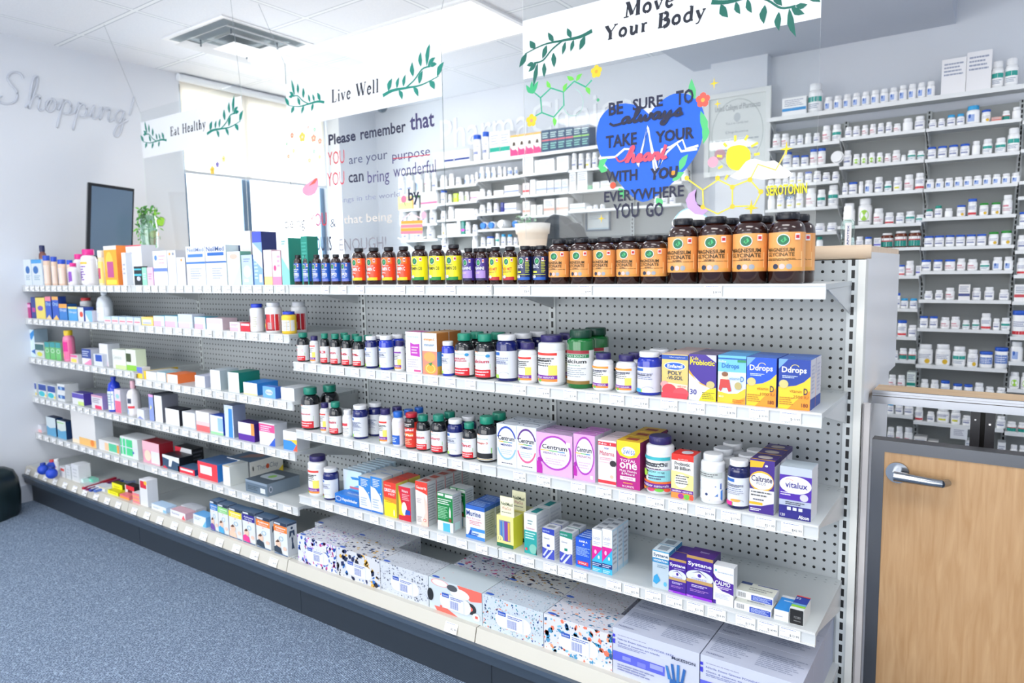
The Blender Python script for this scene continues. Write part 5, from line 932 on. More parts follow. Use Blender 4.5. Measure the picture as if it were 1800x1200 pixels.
PRE = 'e .52 .54 .42 .38 f7f5f9;o .52 .54 .46 .42 .05 a83ab0 0 360'+CEN.replace('.08', '.16').replace('.9 ', '.86 ')
carton('R3', 943.5, 1006, 761, .05, 'e3a8e6', PRE+';t .2 .5 .84 .55 7a3a8c PRENATAL + DHA;p b012a0 .0 0 .16 0 .16 .2 .1 .3 .0 .3;e .1 .34 .07 .06 a012a0;m .25 .25 .8 .42 3 d4b8d8;r .84 .72 .96 .84 f2eef4', side='c8a0cc', top='c8a8cc', topspec='o .5 .5 .4 .35 .03 8a7a94', n=2, label='wide pink Centrum Prenatal plus DHA carton')
carton('R3', 1008.5, 1045.5, 763, .05, 'e3a0e4', PRE+';t .2 .5 .84 .55 a0407c PRENATAL;p b012a0 .0 .08 .16 .08 .16 .2 .1 .3 .0 .3;e .1 .34 .08 .05 a012a0;m .25 .25 .8 .42 3 d4b8d8;r .8 .06 .93 .14 f2eef4', side='d8d0dc', top='c87ac8', topspec='o .5 .5 .4 .35 .03 ddd0e0', n=2, label='narrow pink Centrum Prenatal carton')
carton('R3', 1051.5, 1083, 773, .055, 'f3e4e8', 'r 0 .88 1 .96 d02a3a;t .04 .9 .7 .94 fff No_1;r 0 .03 1 .1 d02a3a;t .1 .66 .9 .76 c03048 Materna;t .35 .8 .6 .84 5a7ac0 new;m .1 .55 .8 .62 2 e0a0ac;r .05 .5 .8 .51 e8b0b8;e .84 .5 .18 .07 2a2228;p f0f0f2 .7 .16 1 .16 1 .42 .84 .44;e .78 .2 .1 .04 e8b89c', side='d8dce2', top='ead4da', n=2, label='white and red carton reading Materna')
carton('R3', 1084, 1125, 774.5, .06, 'b0127c', 'r 0 .8 1 1 f6c81c;p f6c81c 0 .8 1 .8 .85 .68 .5 .64 .15 .68;e .5 .79 .3 .1 f8f4e6;t .28 .73 .78 .86 2a6ab8 Swiss;B .16 .56 .84 .62 f6d8ec TOTAL;B .14 .42 .88 .55 fff one;t .14 .35 .86 .4 fff Multi Vitamin;t .22 .29 .78 .34 fff & Mineral;r .16 .18 .82 .26 f4e4ee;t .28 .2 .7 .24 b0127c WOMEN;m .3 .1 .7 .14 1 f6a83a;t .26 .03 .76 .07 fff 90_CAPLETS', side='7c0c50', top='e8b81c', topspec='r .25 .3 .75 .7 a8442c', n=3, label='magenta and yellow carton reading Total One')
webb('R3', 1136, 1186, 763, 'large white Salmon Oil bottle with navy cap', 'r 0 .86 .98 .95 3ab0b8;B .02 .69 .88 .81 222a3a Salmon_Oil;r 0 .6 .98 .61 8a4a9c;r .3 .25 .98 .58 8fd0d4;t .25 .5 .8 .57 223 1000_mg;e .14 .48 .12 .1 a8d84a;m .3 .32 .8 .46 2 446;r 0 .22 1 .28 f06a2a;r 0 .1 1 .22 6a1a8c;t .06 .125 .92 .2 fff webber_naturals;e .12 .05 .1 .05 f08c3a;e .4 .05 .12 .05 c83a6a;e .65 .05 .12 .05 6ab83c;e .88 .05 .1 .05 e8503a', ty='big')
carton('R3', 1180.5, 1219, 798, .055, 'f3f2f0', 'r 0 .86 1 1 e8281c;t .3 .87 .75 .91 f9d0cc probiotic;B .14 .75 .84 .83 333 Probiotic;B .12 .65 .86 .73 333 30 Billion;p f4ea8c 0 .2 1 .2 1 .55 .5 .6 0 .62;e .45 .4 .3 .16 f6f4e8;m .2 .32 .8 .54 4 555;r 0 .13 1 .21 6a1a8c;t .04 .145 .96 .195 fff webber_naturals;r 0 0 1 .13 f08c3a;e .45 .06 .14 .06 a02a8c;e .72 .06 .14 .06 6ab83c;e .93 .06 .1 .06 e8503a', side='dcdfe3', top='e8281c', topspec='e .55 .5 .25 .3 e0e2ea', label='red and white carton reading Probiotic 30 Billion')
bottle('R3', 1232, 1276, 794, 'big', 'f4f5f7', 'eef0f3', 'f7f8f9', (.08, .66), 'r 0 .78 1 1 c4c9c4;m .05 .82 .8 .96 2 555;p 2a52a8 0 .62 .95 .62 .95 .4 .7 .5 0 .58;p 3a7ac8 .5 0 1 0 1 .4 .75 .2;o .3 .1 .3 .3 .02 d8dce4 0 180;e .42 .22 .05 .05 2a3a6a', n=3, label='plain white bottle with white lid and blue-grey label', name='vitamin_bottle', xdrift=.004)
navy('R3', 1279.5, 1319, 805, 'navy bottle with white cap reading Coenzyme', 't .1 .66 .8 .76 334 Coenzyme;r 0 0 .38 .14 e0288c;e .5 .2 .2 .05 f0a84a;m .1 .4 .8 .5 2 99a', n=3, body='0c1450', xdrift=.004)
carton('R3', 1318, 1361, 807, .055, '3a1a80', 'p f2b01c 0 .84 .5 .86 .6 .97 0 .97;e .48 .6 .5 .19 f2b01c;e .48 .6 .48 .155 f8f8f8;B .06 .59 .92 .7 2a1a50 Caltrate;t .28 .53 .66 .58 2a1a50 PLUS;r 0 .1 1 .44 f0f0f4;m .06 .3 .9 .42 2 555;m .15 .16 .6 .28 2 556;r 0 .15 .55 .2 f2b01c;p 3a1a80 0 0 1 0 1 .22 .5 .14 0 .12;m .05 .03 .5 .09 2 fff;e .68 .9 .06 .02 fff', side='d4d6de', top='3a1f74', topspec='e .5 .5 .3 .25 c4b8b0;r 0 0 1 .1 d8a82c', n=3, label='purple and yellow Caltrate Plus carton', sidespec='r 0 .9 1 1 2a1460')
carton('R3', 1370, 1426.5, 820, .065, '4a1fa0', 'r 0 .84 1 1 b8c0cc;r 0 .25 1 .36 aeb6c8;r 0 0 1 .25 1a1278;e .5 .66 .5 .17 fafafc;B .18 .6 .88 .72 2a1a80 vitalux;o .3 .72 .14 .05 .02 e8602a 20 150;m .04 .44 .44 .52 2 e0d8f4;e .78 .44 .13 .07 c8c4dc;m .2 .27 .8 .34 2 334;r .26 .17 .38 .23 dfe0f0;r .44 .17 .56 .23 dfe0f0;r .62 .17 .74 .23 dfe0f0;t .05 .04 .2 .09 fff 120;B .62 .03 .95 .1 fff Alcon', side='d8dbe0', top='b8c4cc', label='violet and silver carton reading vitalux')
# fourth right shelf
webb('R4', 541, 577, 797.5, 'big white bottle with dark purple cap at shelf end', ty='big', spec='t .1 .7 .7 .78 333 Calcium'); navy('R4', 567.5, 596.5, 819.5, 'navy bottle with white cap beside vapour inhaler box', 't .1 .6 .7 .68 445 Magnesium;e .3 .15 .08 .06 8a3a2a', yo=-.0)
carton('R4', 589, 630.5, 869, .05, '1f6fc4', 'e .15 .5 .12 .25 e8eef6;e .15 .5 .1 .2 1f5cae;B .3 .3 .95 .7 fff VapoInhaler;r 0 0 1 .08 1a5aa8', side='17549c', top='2a7ad0', topspec='t .3 .3 .9 .7 dfeaf6 VapoInhaler', label='low bright blue VapoInhaler box')
t_ = carton('R4', 604, 636, 826, .012, 'cfe6f4', 'p 4aa0dc .2 0 1 0 1 .6 .55 .45 .2 .3;p e6f2fa 0 .3 .3 1 .1 1 0 1;p 2a86cc .5 .7 .9 .72 .8 .8 .4 .78;r .35 .38 .85 .45 c86a80', name='plastic_pouch', label='crinkled clear and blue plastic pouch', yo=.055, cat='pouch', n=8, gap=.012)
for a, b_ in ((631, 651.5), (652, 672)): carton('R4', a, b_, 838, .05, 'f3f5f8', 'p 2a7cc8 0 1 1 1 1 .25 .8 .5 .4 .68 0 .72;m .2 .72 .8 .95 5 e8f0f8;r 0 0 1 .05 2a6cc0;e .85 .56 .04 .02 fff;m .15 .12 .7 .4 4 a8b8cc', side='d0d6dc', top='e4e8ea', n=3, label='slim white and blue nasal spray carton')
carton('R4', 675, 696.5, 847, .06, 'f6dc22', 'r 0 .55 1 1 e8382a;p f08a2a 0 .55 1 .55 1 .4 0 .48;t .1 .88 .6 .93 fbd8c0 long_lasting;B .08 .72 .95 .82 fff DRISTAN;t .4 .63 .9 .69 fff MIST;m .1 .4 .8 .5 2 c89a20;e .82 .14 .05 .1 f8f4dc', side='e4d25a', top='d84a3a', n=2, label='red and yellow carton reading Dristan')
carton('R4', 701, 722, 855, .05, 'd02438', 'p f6c81c 0 0 .5 0 0 .9;e .45 .35 .22 .2 f0e4d0;B .3 .84 .8 .92 f8dce0 Rhinaris;m .3 .6 .9 .8 4 f4b0b8;p 1f4ab0 .5 .18 .95 .2 .95 .32 .6 .34;r 0 0 1 .14 c81c30', side='c8ccd0', top='d8dcde', label='small red carton with yellow corner and white bottle picture')
carton('R4', 731, 751.5, 846, .045, 'f3e8e2', 'p ee3a2c 0 1 1 1 1 .72 .6 .76 0 .8;B .08 .83 .92 .9 fbe0d8 Secaris;p f6c8b8 .7 .7 1 .5 1 0 .4 0 .8 .3;m .1 .5 .5 .62 3 b8b0b0;m .1 .06 .5 .2 4 a8a0a0;e .75 .13 .12 .035 e8503a;e .75 .13 .08 .022 fbe4dc', side='c4c6c6', sidespec='m .1 .1 .9 .95 14 8f9496;r 0 0 .04 1 c83a3a', top='c0c0be', topspec='r .2 .2 .8 .8 b8584c', n=5, gap=.001, label='white and coral carton reading Secaris')
carton('R4', 769, 796, 866, .045, '12803f', 'r 0 0 1 .26 e8eef0;r .35 0 .8 .22 4ab0e0;r .05 .92 .42 .98 e8f2e8;r .52 .9 1 .98 e8f2e8;m .05 .7 .9 .86 3 f4fff4;m .05 .32 .7 .66 8 9fd8b0;p f4f6f0 .78 .4 .88 .4 .88 .56 .83 .68 .78 .56;e .83 .32 .09 .05 8a4a2a', side='c9d0d6', sidespec='r .2 .05 .8 .25 dff;m .1 .4 .9 .95 9 98a0a4', top='dfe4e4', n=2, gap=.02, label='green and white carton with dropper picture')
carton('R4', 819, 852, 888, .055, 'f1f4f8', 'r 0 .88 1 1 2a62b8;B .04 .68 .8 .84 14357c Murine;t .06 .58 .78 .64 d06070 Eye_Drops;m .2 .42 .85 .56 3 d47880;r .24 .24 1 .34 3a8ad8;p 1d4ca8 0 0 .55 .06 .7 .2 .4 .18 .25 .28 .15 .14;r 0 0 1 .1 3a80d0;m .3 .12 .95 .22 2 bcd8f2', side='b4bab2', sidespec='r 0 .88 1 1 2a5ca8;m .1 .1 .9 .8 10 8a9088', top='2a5cb4', topspec='m .1 .1 .9 .9 4 9ab8e4', n=2, label='blue and white carton reading Murine')
o = carton('R4', 873.5, 902.5, 906, .05, 'ece48c', 'r .14 .2 .82 .86 8c949c;r .22 .24 .34 .82 3a78b8;r .38 .24 .46 .82 5a9ac0;r .46 .2 .66 .84 7a3a94;r .68 .24 .8 .82 d8a83c;r 0 0 1 .12 1f6a4a;e .2 .26 .17 .1 f4ee9a;t .1 .21 .28 .31 554 12', side='e2e43a', top='e8e4a0', label='pale yellow NeilMed carton with window and header card', name='medicine_box', n=2, gap=.015)
for k in range(2):
    oo = o if k == 0 else [q for q in ITEMS if q[0].name.startswith('medicine_box')][-1][0]
hb = MB(); hw = (onY(902.5, 900, -.31).x-onY(873.5, 900, -.31).x)/2; hz = onY(880, 906, -.317).z-SHELF['R4'][0]; hb.box(-hw*.62, .004, hz, hw*1.0, .006, hz+.062, mat('f0ecc4'))
decals(hb, 'B .06 .55 .9 .72 1f3a2a NeilMed;t .14 .34 .8 .5 b05a6a WaxOut;m .1 .15 .8 .26 1 998', lambda u, v, l: (-hw*.62+hw*1.62*u, .004-.0002*l, hz+.062*v), 1)
hc = hb.build('header_card', o); o2 = ITEMS[-1][0]; c2 = hc.copy(); C.objects.link(c2); c2.parent = o2
carton('R4', 921.5, 943.5, 902, .07, 'eef2f3', 'r 0 0 1 .58 1f9c98;m .1 .36 .9 .55 3 c8f0ec;e .7 .14 .3 .12 7ab8a8;p 0a2a2a .9 .02 1 .02 1 .2;m .3 .72 .7 .86 2 7f9a9a;t .2 .62 .85 .67 d06a78 homeo;r .1 .08 .25 .14 e04848', side='dadde0', top='e4e8e8', topspec='r .3 .2 .8 .8 1f8c8c', sidespec='m .1 .1 .9 .9 9 b8bcc4', n=2, label='tall teal and white carton')
for a, b_, y, c, w in ((953.5, 974.5, 928, '2438a8', 'blue'), (984, 1006, 934, '12806a', 'green')):
    carton('R4', a, b_, y, .04, 'f3f4f8', 'p %s 0 .84 1 .8 1 1 0 1;t .05 .88 .6 .94 cfe0f4 otrivin;t .15 .64 .6 .7 446 Otrivin;r .38 .4 .62 .48 %s;p 3a48b0 0 0 1 0 1 .34 .6 .3 0 .36;p c8cef4 .2 0 .4 0 .9 .3 .8 .32;p c8cef4 .05 .1 .15 .06 .5 .3 .4 .32' % (c, c), side='d6d8e0', top='dfe2e6', topspec='r .2 .3 .8 .7 8f949c', sidespec='m .1 .1 .9 .9 9 b8bcc8', n=2, label='slim white carton with %s top and violet rays' % w)
carton('R4', 1012, 1038, 945, .07, '1d54c8', 'B .25 .86 .8 .93 fff KANK-A;B .48 .76 .6 .82 fff A;m .05 .4 .95 .7 7 9fc0f0;r .15 .1 .85 .22 e83a48;t .25 .13 .75 .19 fff MAX;r 0 0 1 .06 3a9ae0', side='b8bcc8', top='1f5ad0', topspec='m .1 .1 .9 .9 4 b8d0f4', label='blue slanted carton with red spot')
for a, b_ in ((1041, 1058), (1058.8, 1076)): carton('R4', a, b_, 929.5, .033, '38b0e4', 'r 0 .6 1 1 f2f3f8;t .15 .76 .85 .84 889 Lecalir;m .15 .64 .85 .72 2 b0b4c8;p d4148c 0 .6 1 .6 1 .56 0 .26;e .35 .47 .12 .05 f2b8dc;e .7 .36 .1 .04 f0f8fc;r 0 .13 1 .23 14286c;m .05 .14 .9 .22 2 c8d4f0;m .1 .02 .8 .09 2 dff', side='c4e0ee', sidespec='r .06 .1 .94 .96 eef4fa;m .15 .2 .85 .9 7 b0b4bc', top='dfe2e6', topspec='r .2 .3 .8 .7 8f949c', n=3, gap=.0015, label='slim white, pink and sky-blue carton')
carton('R4', 1147, 1175.5, 967, .045, 'b4c4ce', 'r 0 .8 1 1 f0f4f6;r 0 .97 1 1 3a96c0;r 0 .68 1 .8 1f84b8;B .06 .82 .96 .93 1a4a6a Systane;B .08 .715 .92 .77 fff HYDRATION;m .3 .55 .95 .64 2 6a8aa0;p 2f98cc .05 .15 .1 .3 .3 .38 .5 .22 .25 .1;e .8 .15 .1 .06 5ab0d8', side='3a94c4', sidespec='r .1 .1 .9 .9 b8ccd8', top='d4e0e6', topspec='r .2 .2 .8 .8 8f9aa4', n=2, label='blue and grey carton reading Systane Hydration')
SYS = 'r 0 .93 1 1 b08a4a;B .05 .74 .95 .86 fff Systane;m .3 .7 .9 .73 1 c8b8ec;e .5 .52 .52 .16 d4d8ea;r 0 .36 1 .44 b8945a;r 0 .0 1 .36 3c148a;e .5 .56 .2 .07 f4f4fa;e .5 .56 .075 .045 5a3cb0;e .5 .56 .03 .02 1a1040;p 2a1a60 .2 .6 .5 .67 .85 .52 .5 .645;t .2 .45 .78 .49 8a7ab0 COMPLETE;m .2 .26 .8 .33 2 d8ccf4;m .15 .15 .85 .22 2 a87ac8;r 0 0 1 .06 8a28c8;t .04 .015 .25 .045 fff Alcon'
carton('R4', 1176, 1206, 981, .045, '3c148a', SYS, side='2c0f6a', top='4a2a88', n=2, label='small purple Systane Complete carton with eye')
carton('R4', 1207, 1253, 977, .06, '3c148a', SYS, side='2c0f6a', top='4a2078', topspec='t .35 .45 .7 .65 d8ccf4 Systane', label='large purple Systane Complete carton with eye')
carton('R4', 1254, 1289.5, 994, .03, 'f1f1f4', 'm .2 .8 .95 .86 1 a8b4c4;e .12 .87 .05 .03 4ab0b8;p 45158c 0 .78 .15 .68 .35 .64 .7 .62 1 .6 1 .3 .75 .34 .45 .36 .2 .44 0 .58;B .08 .5 .84 .61 fff CALMO;m .2 .4 .9 .48 2 e0d0f4;m .1 .15 .85 .3 4 c4c6d4;r 0 .0 .14 .1 3c148a', side='d4d8dc', top='eceef0', label='white carton with purple wave reading Calmo', lift=0)
for k in range(2): carton('R4', 1290.5+(3 if k else 0), 1356+(3 if k else 0), 1058, .055, 'f0f1f3', 'b .06 .2 .28 .8 555;r .42 .06 .98 .75 1d3fa8;m .46 .15 .94 .66 4 b8c8f0', side='c9ccd0', top='d6d8cc', topspec='r .0 .75 .3 1 3a4a78;r .45 .88 1 .95 2a3a8c;m .3 .2 .9 .6 2 9a9c98', h=.020, lift=.0205*k, yo=.022*k, label='low white carton with barcode and blue panel')
carton('R4', 1360.5, 1386, 1075, .085, 'f1f3f5', 'm .1 .3 .6 .5 1 99a', side='dfe3e8', top='2a8ad8', topspec='r 0 .85 1 1 f1f3f5;m .3 .6 .9 .7 1 cfe4f6', h=.026, label='low carton with bright blue top')
carton('R4', 1388, 1412.5, 1068, .075, 'eef0ee', 'r .02 .02 .98 .98 0d0d10;t .3 .4 .8 .55 999 VOLTAREN;m .3 .2 .8 .3 1 888', side='e4e6e4', top='1f3a9c', topspec='r 0 0 1 .15 f1f3f0;r 0 .15 1 .3 8ac83c;r 0 .3 1 .42 6aa0d0;t .1 .72 .4 .85 fff F2;r 0 .93 1 1 e04a4a', h=.038, label='low carton with black end and blue top')
# bottom right deck: tissue and glove boxes
def tissue(key, xl, xr, yt, base, chips, label, h=None, extra='', n=1, yo=0, size=.03, cnt=150):
    c = ' '.join(chips); cnt = int(cnt*1.25); size *= 1.35; S_ = 's 0 0 1 1 %d %g %s' % (cnt, size, c)
    carton(key, xl, xr, yt, .115, base, S_+extra+';e .33 .4 .11 .23 f2f4f8;e .7 .4 .11 .23 f2f4f8;r .33 .17 .7 .63 f2f4f8;b .42 .22 .58 .46 4a66b8;r .27 .52 .4 .64 1d4fb4;t .285 .55 .385 .61 fff kleenex;m .43 .5 .68 .6 2 4a66b8;r .68 .18 .684 .62 b8bcc8', side=base, sidespec=S_, top=base, topspec='s 0 0 1 1 %d %g %s;e .1 .1 .07 .05 3a66c4' % (int(cnt*1.3), size*.8, c), name='tissue_box', label=label, n=n, cat='tissue box', yo=yo, h=h)
PK = ('c83a8c', '2a5ab8', '1d2a5a', 'b8d', '2a5ab8'); GO = ('1d2a5a', 'd8a840', '2a6ab8', '1d2a4a', '223'); GR = ('8a92a0', '4a5264', 'b0b8c4', '7a8294')
tissue('RB', 524, 591, 958, 'd9dce4', PK, 'white tissue box speckled pink and blue', h=.105)
tissue('RB', 592.5, 668, 985, 'dddfe4', GO, 'white tissue box with navy and gold chips', h=.105, size=.042, cnt=90)
tissue('RB', 669.5, 753, 1012, 'ccd1d9', GR, 'pale tissue box with fine grey speckles', h=.105, size=.015, cnt=260)
tissue('RB', 754.5, 847, 1030, 'c9d4d9', ('ee6a5c',), 'tissue box with coral and black fan pattern', h=.105, cnt=3, extra=';p ee6a5c .55 1 1 1 1 .7 .8 .62 .62 .8;p ee6a5c .15 0 .55 0 .35 .16 .1 .12;e .22 .9 .16 .1 f4eef0;o .22 .9 .17 .11 .02 f09a90;e .6 .74 .18 .16 f4f6f8;e .03 .45 .06 .2 1d2024;e .8 .4 .1 .17 2a2c30;e .8 .4 .04 .07 ee6a5c;e .46 .86 .1 .1 4a4e54;e .9 .2 .07 .12 f4f6f8;r .88 .16 .93 .24 ee5a4c')
tissue('RB2', 848.5, 955, 1072, 'c6d0da', ('2a90a0', 'e08a6a', '2a4a8a', '8a98a8', 'a8b8c8'), 'tissue box with fine teal and orange specks', h=.105, size=.014, cnt=300)
tissue('RB2', 956.5, 1076, 1105, 'd6d6de', ('2a8ab8', 'e8785a', '2a5a8a', '7ab8d0', 'ee9a70', '4a90b8'), 'tissue box with sky-blue and orange chips', h=.105, size=.035, cnt=120)
tissue('RB', 555, 625, 945, 'ccd0d8', GR, 'grey speckled tissue box in back row', h=.104, size=.014, cnt=200, yo=.12); tissue('RB', 627, 702, 955, 'ced3da', PK, 'grey tissue box with small pink specks in back row', h=.104, size=.016, cnt=160, yo=.12)
tissue('RB2', 799, 889, 1010, 'd6d9e2', ('c83a6a', '1d2a5a', '2a6ab8', 'b83a9c'), 'back row tissue box with red and navy chips', h=.104, size=.04, cnt=110, yo=.12); tissue('RB2', 890, 989, 1030, 'dadad8', ('1d2a4a', 'd8b050', '2a4a7a', '8a5a3a'), 'back row tissue box with gold and navy chips', h=.104, size=.045, cnt=100, yo=.12); tissue('RB2', 990, 1092, 1060, 'cbccd3', ('5a6a5a', '2a3a4a', 'b0b8a8', '8a7a6a', 'c84a5a'), 'back row tissue box with fine green-grey specks', h=.104, size=.016, cnt=200, yo=.12)
GL = 'm .06 .84 .4 .88 1 9a9cb8;t .06 .76 .72 .8 3a4a9c Nitrile Exam Gloves POWDER-FREE;t .06 .68 .56 .72 3a4a9c Gants d_examen en nitrile;m .06 .6 .4 .66 2 7a82b0;r 0 .3 .62 .5 5a62d0;r .12 .36 .22 .44 8a90e4;r .3 .32 .4 .42 7a80dc;r .45 .38 .6 .48 9aa0ea;r 0 .8 .03 .86 3a3ac8;r 0 .66 .03 .76 3a3ac8;B .7 .72 .96 .78 2a3450 McKESSON;m .06 .1 .5 .26 3 8a90b8'
HAND = ''.join(';p %s %s' % (c, p) for c, p in (('2a62a8', '.68 .0 .84 .0 .85 .3 .68 .3'), ('3a78bc', '.66 .28 .7 .28 .655 .55 .63 .55'), ('2a62a8', '.715 .28 .745 .28 .72 .62 .69 .62'), ('3a78bc', '.755 .28 .785 .28 .79 .64 .76 .64'), ('2a62a8', '.80 .28 .83 .28 .86 .58 .83 .6'), ('3a78bc', '.84 .1 .92 .3 .9 .34 .84 .22')))
for a, b_, y, nm in ((1077.5, 1229, 1146, 'left'), (1230.5, 1408, 1215, 'right')):
    carton('RB2', a, b_, y, .125, 'c6cadb', GL+HAND, side='adb4c8', top='c2c7d8', topspec='m .05 .25 .45 .85 9 949cb4;m .52 .2 .97 .8 9 949cb4;t .04 .1 .22 .16 56608c McKESSON', name='glove_box', label='pale violet exam glove box, %s stack' % nm, n=3, gap=.002, cat='glove box', h=.13)
# ---------- left side ----------
def lb(key, s):   # compact rows of cartons: xl,xr,ytop,front,side,depth,label(_),spec with / for spaces and + for ;
    for e in s.strip().split('\n'):
        p = e.split(','); a, b_, y, d = float(p[0]), float(p[1]), float(p[2]), float(p[5])
        kw = {}
        if len(p) > 8:
            for q in p[8].split(): k_, v_ = q.split('='); kw[k_] = v_ if k_ in ('top', 'name') else (int(v_) if k_ == 'n' else float(v_))
        carton(key, a, b_, y, d, p[3], p[7].replace('/', ' ').replace('+', ';'), side=p[4], label=p[6].replace('_', ' '), **kw)
def bt(key, xl, xr, yt, ty, body, cap, lab, label, spec='', **k): bottle(key, xl, xr, yt, ty, body, cap, lab, k.pop('vr', (.06, .68)), spec, label=label, name=k.pop('name', 'lotion_bottle'), fine=False, **k)
for a, b_ in ((53, 67), (68, 82)): bt('L1', a, b_, 431, 'white', '7a4a44', '141f52', '9a6a5c', 'brown see-through bottle with navy cap', yo=.05)
lb('L1', '''43,55,456,e9f2f8,cfdce8,.04,white_and_blue_eye_care_carton,e/.5/.6/.3/.15/2a6ab0+m/.2/.2/.8/.4/3/8ab
56,74,456,e9f2f8,cfdce8,.04,white_and_blue_eye_care_carton,r/0/.85/1/1/4aa0dc+e/.4/.6/.25/.15/2a6ab0+m/.2/.2/.8/.4/3/8ab''')
for i, (a, b_, y) in enumerate(((76, 89, 449), (90, 101, 451), (102, 117, 456), (118, 129, 457))): bt('L1', a, b_, y, 'vial', 'e8c8b0', '1a4cc0', 'ecd4c4', 'tube with blue lid and skin-toned label', 'r 0 .1 .45 .95 3a6ac0;m .1 .2 .4 .9 5 dfe8f6')
bt('L1', 119, 138, 462, 'white', 'f6f3f8', 'e0248c', 'f6f3f8', 'small white bottle with pink cap and purple print', 'm .1 .1 .9 .8 5 7a3aa8;r .6 .2 .9 .9 8a4ab8'); bt('L1', 129, 149, 446.5, 'white', 'f6f3f8', 'e0248c', 'f6f3f8', 'white bottle with pink cap standing behind', 'r .2 .2 .8 .9 6a2a98', yo=.06); bt('L1', 141, 171, 438, 'white', 'f6f3f8', 'e0248c', 'f8f6fa', 'large white bottle with pink cap', 'm .1 .1 .8 .8 6 7a3aa8;r 0 .85 .9 .95 f0c040;r .1 .2 .5 .5 7a3aa8')
bt('L1', 172, 184, 440, 'tube', 'f6ecc0', 'f6f2e0', 'f6e07a', 'pale yellow tube with orange print', 'r .2 .2 .8 .7 c84a6a')
lb('L1', '''184,206,432,f7a81c,f28a3a,.05,tall_yellow_and_orange_carton,r/0/.9/1/1/fbf3ec+e/.4/.55/.3/.3/f8c84a+r/.2/.2/.7/.6/c0508c+r/.1/.02/.9/.14/f8e04a
215,222,444,f5f7fa,e0e6ee,.05,narrow_white_carton,m/.2/.3/.8/.7/3/aab
223,250,431,f6f7fa,dfe2ea,.07,tall_white_carton_with_red_rim,r/0/.97/1/1/e0606a+e/.3/.8/.1/.03/aac,yo=.03
236,249,468,101a20,0a1014,.03,small_black_and_cyan_carton,r/0/.5/1/.6/4ac0d8+r/0/.8/1/.88/4ac0d8+e/.6/.35/.25/.12/dde,yo=-.006 n=1
250,258,470,9adcc0,8acaae,.03,small_mint_carton,m/.2/.3/.8/.7/3/eff,yo=-.004
259,269,470,f2c4dc,d8a8d0,.03,small_pink_carton,m/.2/.3/.8/.7/3/c8a,yo=-.004
252,268,436,f7f8fa,dfe6ee,.06,plain_white_carton_in_second_row,m/.2/.5/.8/.8/3/ccd,yo=.105
270,294,441,f6f8fb,d8dce4,.06,white_carton_with_blue_band,r/0/.4/1/.5/6a88d0+e/.2/.8/.1/.08/5a8ad8+m/.4/.6/.9/.9/3/d8b8c0
295,310,440,d9dadf,c4c6cc,.06,light_grey_carton_with_orange_dots,e/.3/.9/.12/.04/f0a050+e/.7/.9/.12/.04/8a90a0,n=2
311,326,452,e8e9ee,b8bac4,.05,low_grey_and_white_carton,r/.1/.1/.7/.5/fafafc+e/.6/.9/.1/.05/f0a050
328,361,433,f4f6fb,dfe8f4,.06,white_and_blue_NeilMed_carton,B/.08/.86/.95/.96/7a90c0/NeilMed+r/.1/.72/.9/.8/4a80c8+r/0/.55/1/.6/3a78c8+m/.2/.15/.8/.45/5/b0b8d8
362,398,431,f4f6fb,dfe8f4,.06,bigger_white_and_blue_NeilMed_carton,B/.05/.85/.92/.97/3a5a94/NeilMed+r/.1/.74/.9/.82/2a68b8+r/0/.56/1/.6/2a68b8+m/.3/.15/.8/.45/5/b0b8d8
400,423,442,eef6f2,7ab89c,.05,white_and_pale_green_carton,p/c8ecd8/1/0/1/.6/.3/0+e/.5/.85/.3/.08/e8c0b0
399,416,431,2a62b0,1f4a90,.04,blue_striped_carton_in_second_row,r/0/.6/1/.8/e8f0f8,yo=.055
425,444,448,b8c8ec,3a7ac8,.05,light_blue_carton_with_white_square,e/.5/.45/.35/.2/d8e4f8+m/.2/.75/.8/.9/2/7a90c8+r/.2/.1/.6/.2/eef
423,442,406,f3f3f4,c4c2c2,.06,tall_plain_white_and_grey_carton,r/.2/.5/1/.9/d8d4d2,yo=.06
445,461,407,8ab0e8,22306a,.07,tall_blue_carton_with_navy_side,r/0/.8/1/1/4a5ac0+p/d8e8fa/0/.5/1/.3/1/.6/0/.8+m/.1/.1/.5/.5/6/dff+r/.6/.05/.9/.2/f4f0f8
464,478,439,f6f2ee,ead4dc,.05,white_carton_with_yellow_foot,r/0/0/1/.24/f4c88a+r/0/.24/1/.5/f8ecd8
479,494,441,f6dce4,e8b0c0,.05,white_and_pink_carton,r/0/0/1/.24/f090b4+e/.3/.5/.15/.08/e0508c+m/.6/.5/.9/.9/3/f0a8c0
495,508,418,dff0f0,1a8a78,.06,tall_white_carton_with_teal_side,p/8ad8d0/0/0/1/0/1/.3/0/.6+m/.1/.85/.6/.95/2/7aa
530,541,415,1a8a78,147a68,.05,tall_all-teal_carton,m/.1/.4/.9/.9/7/4aa898''')
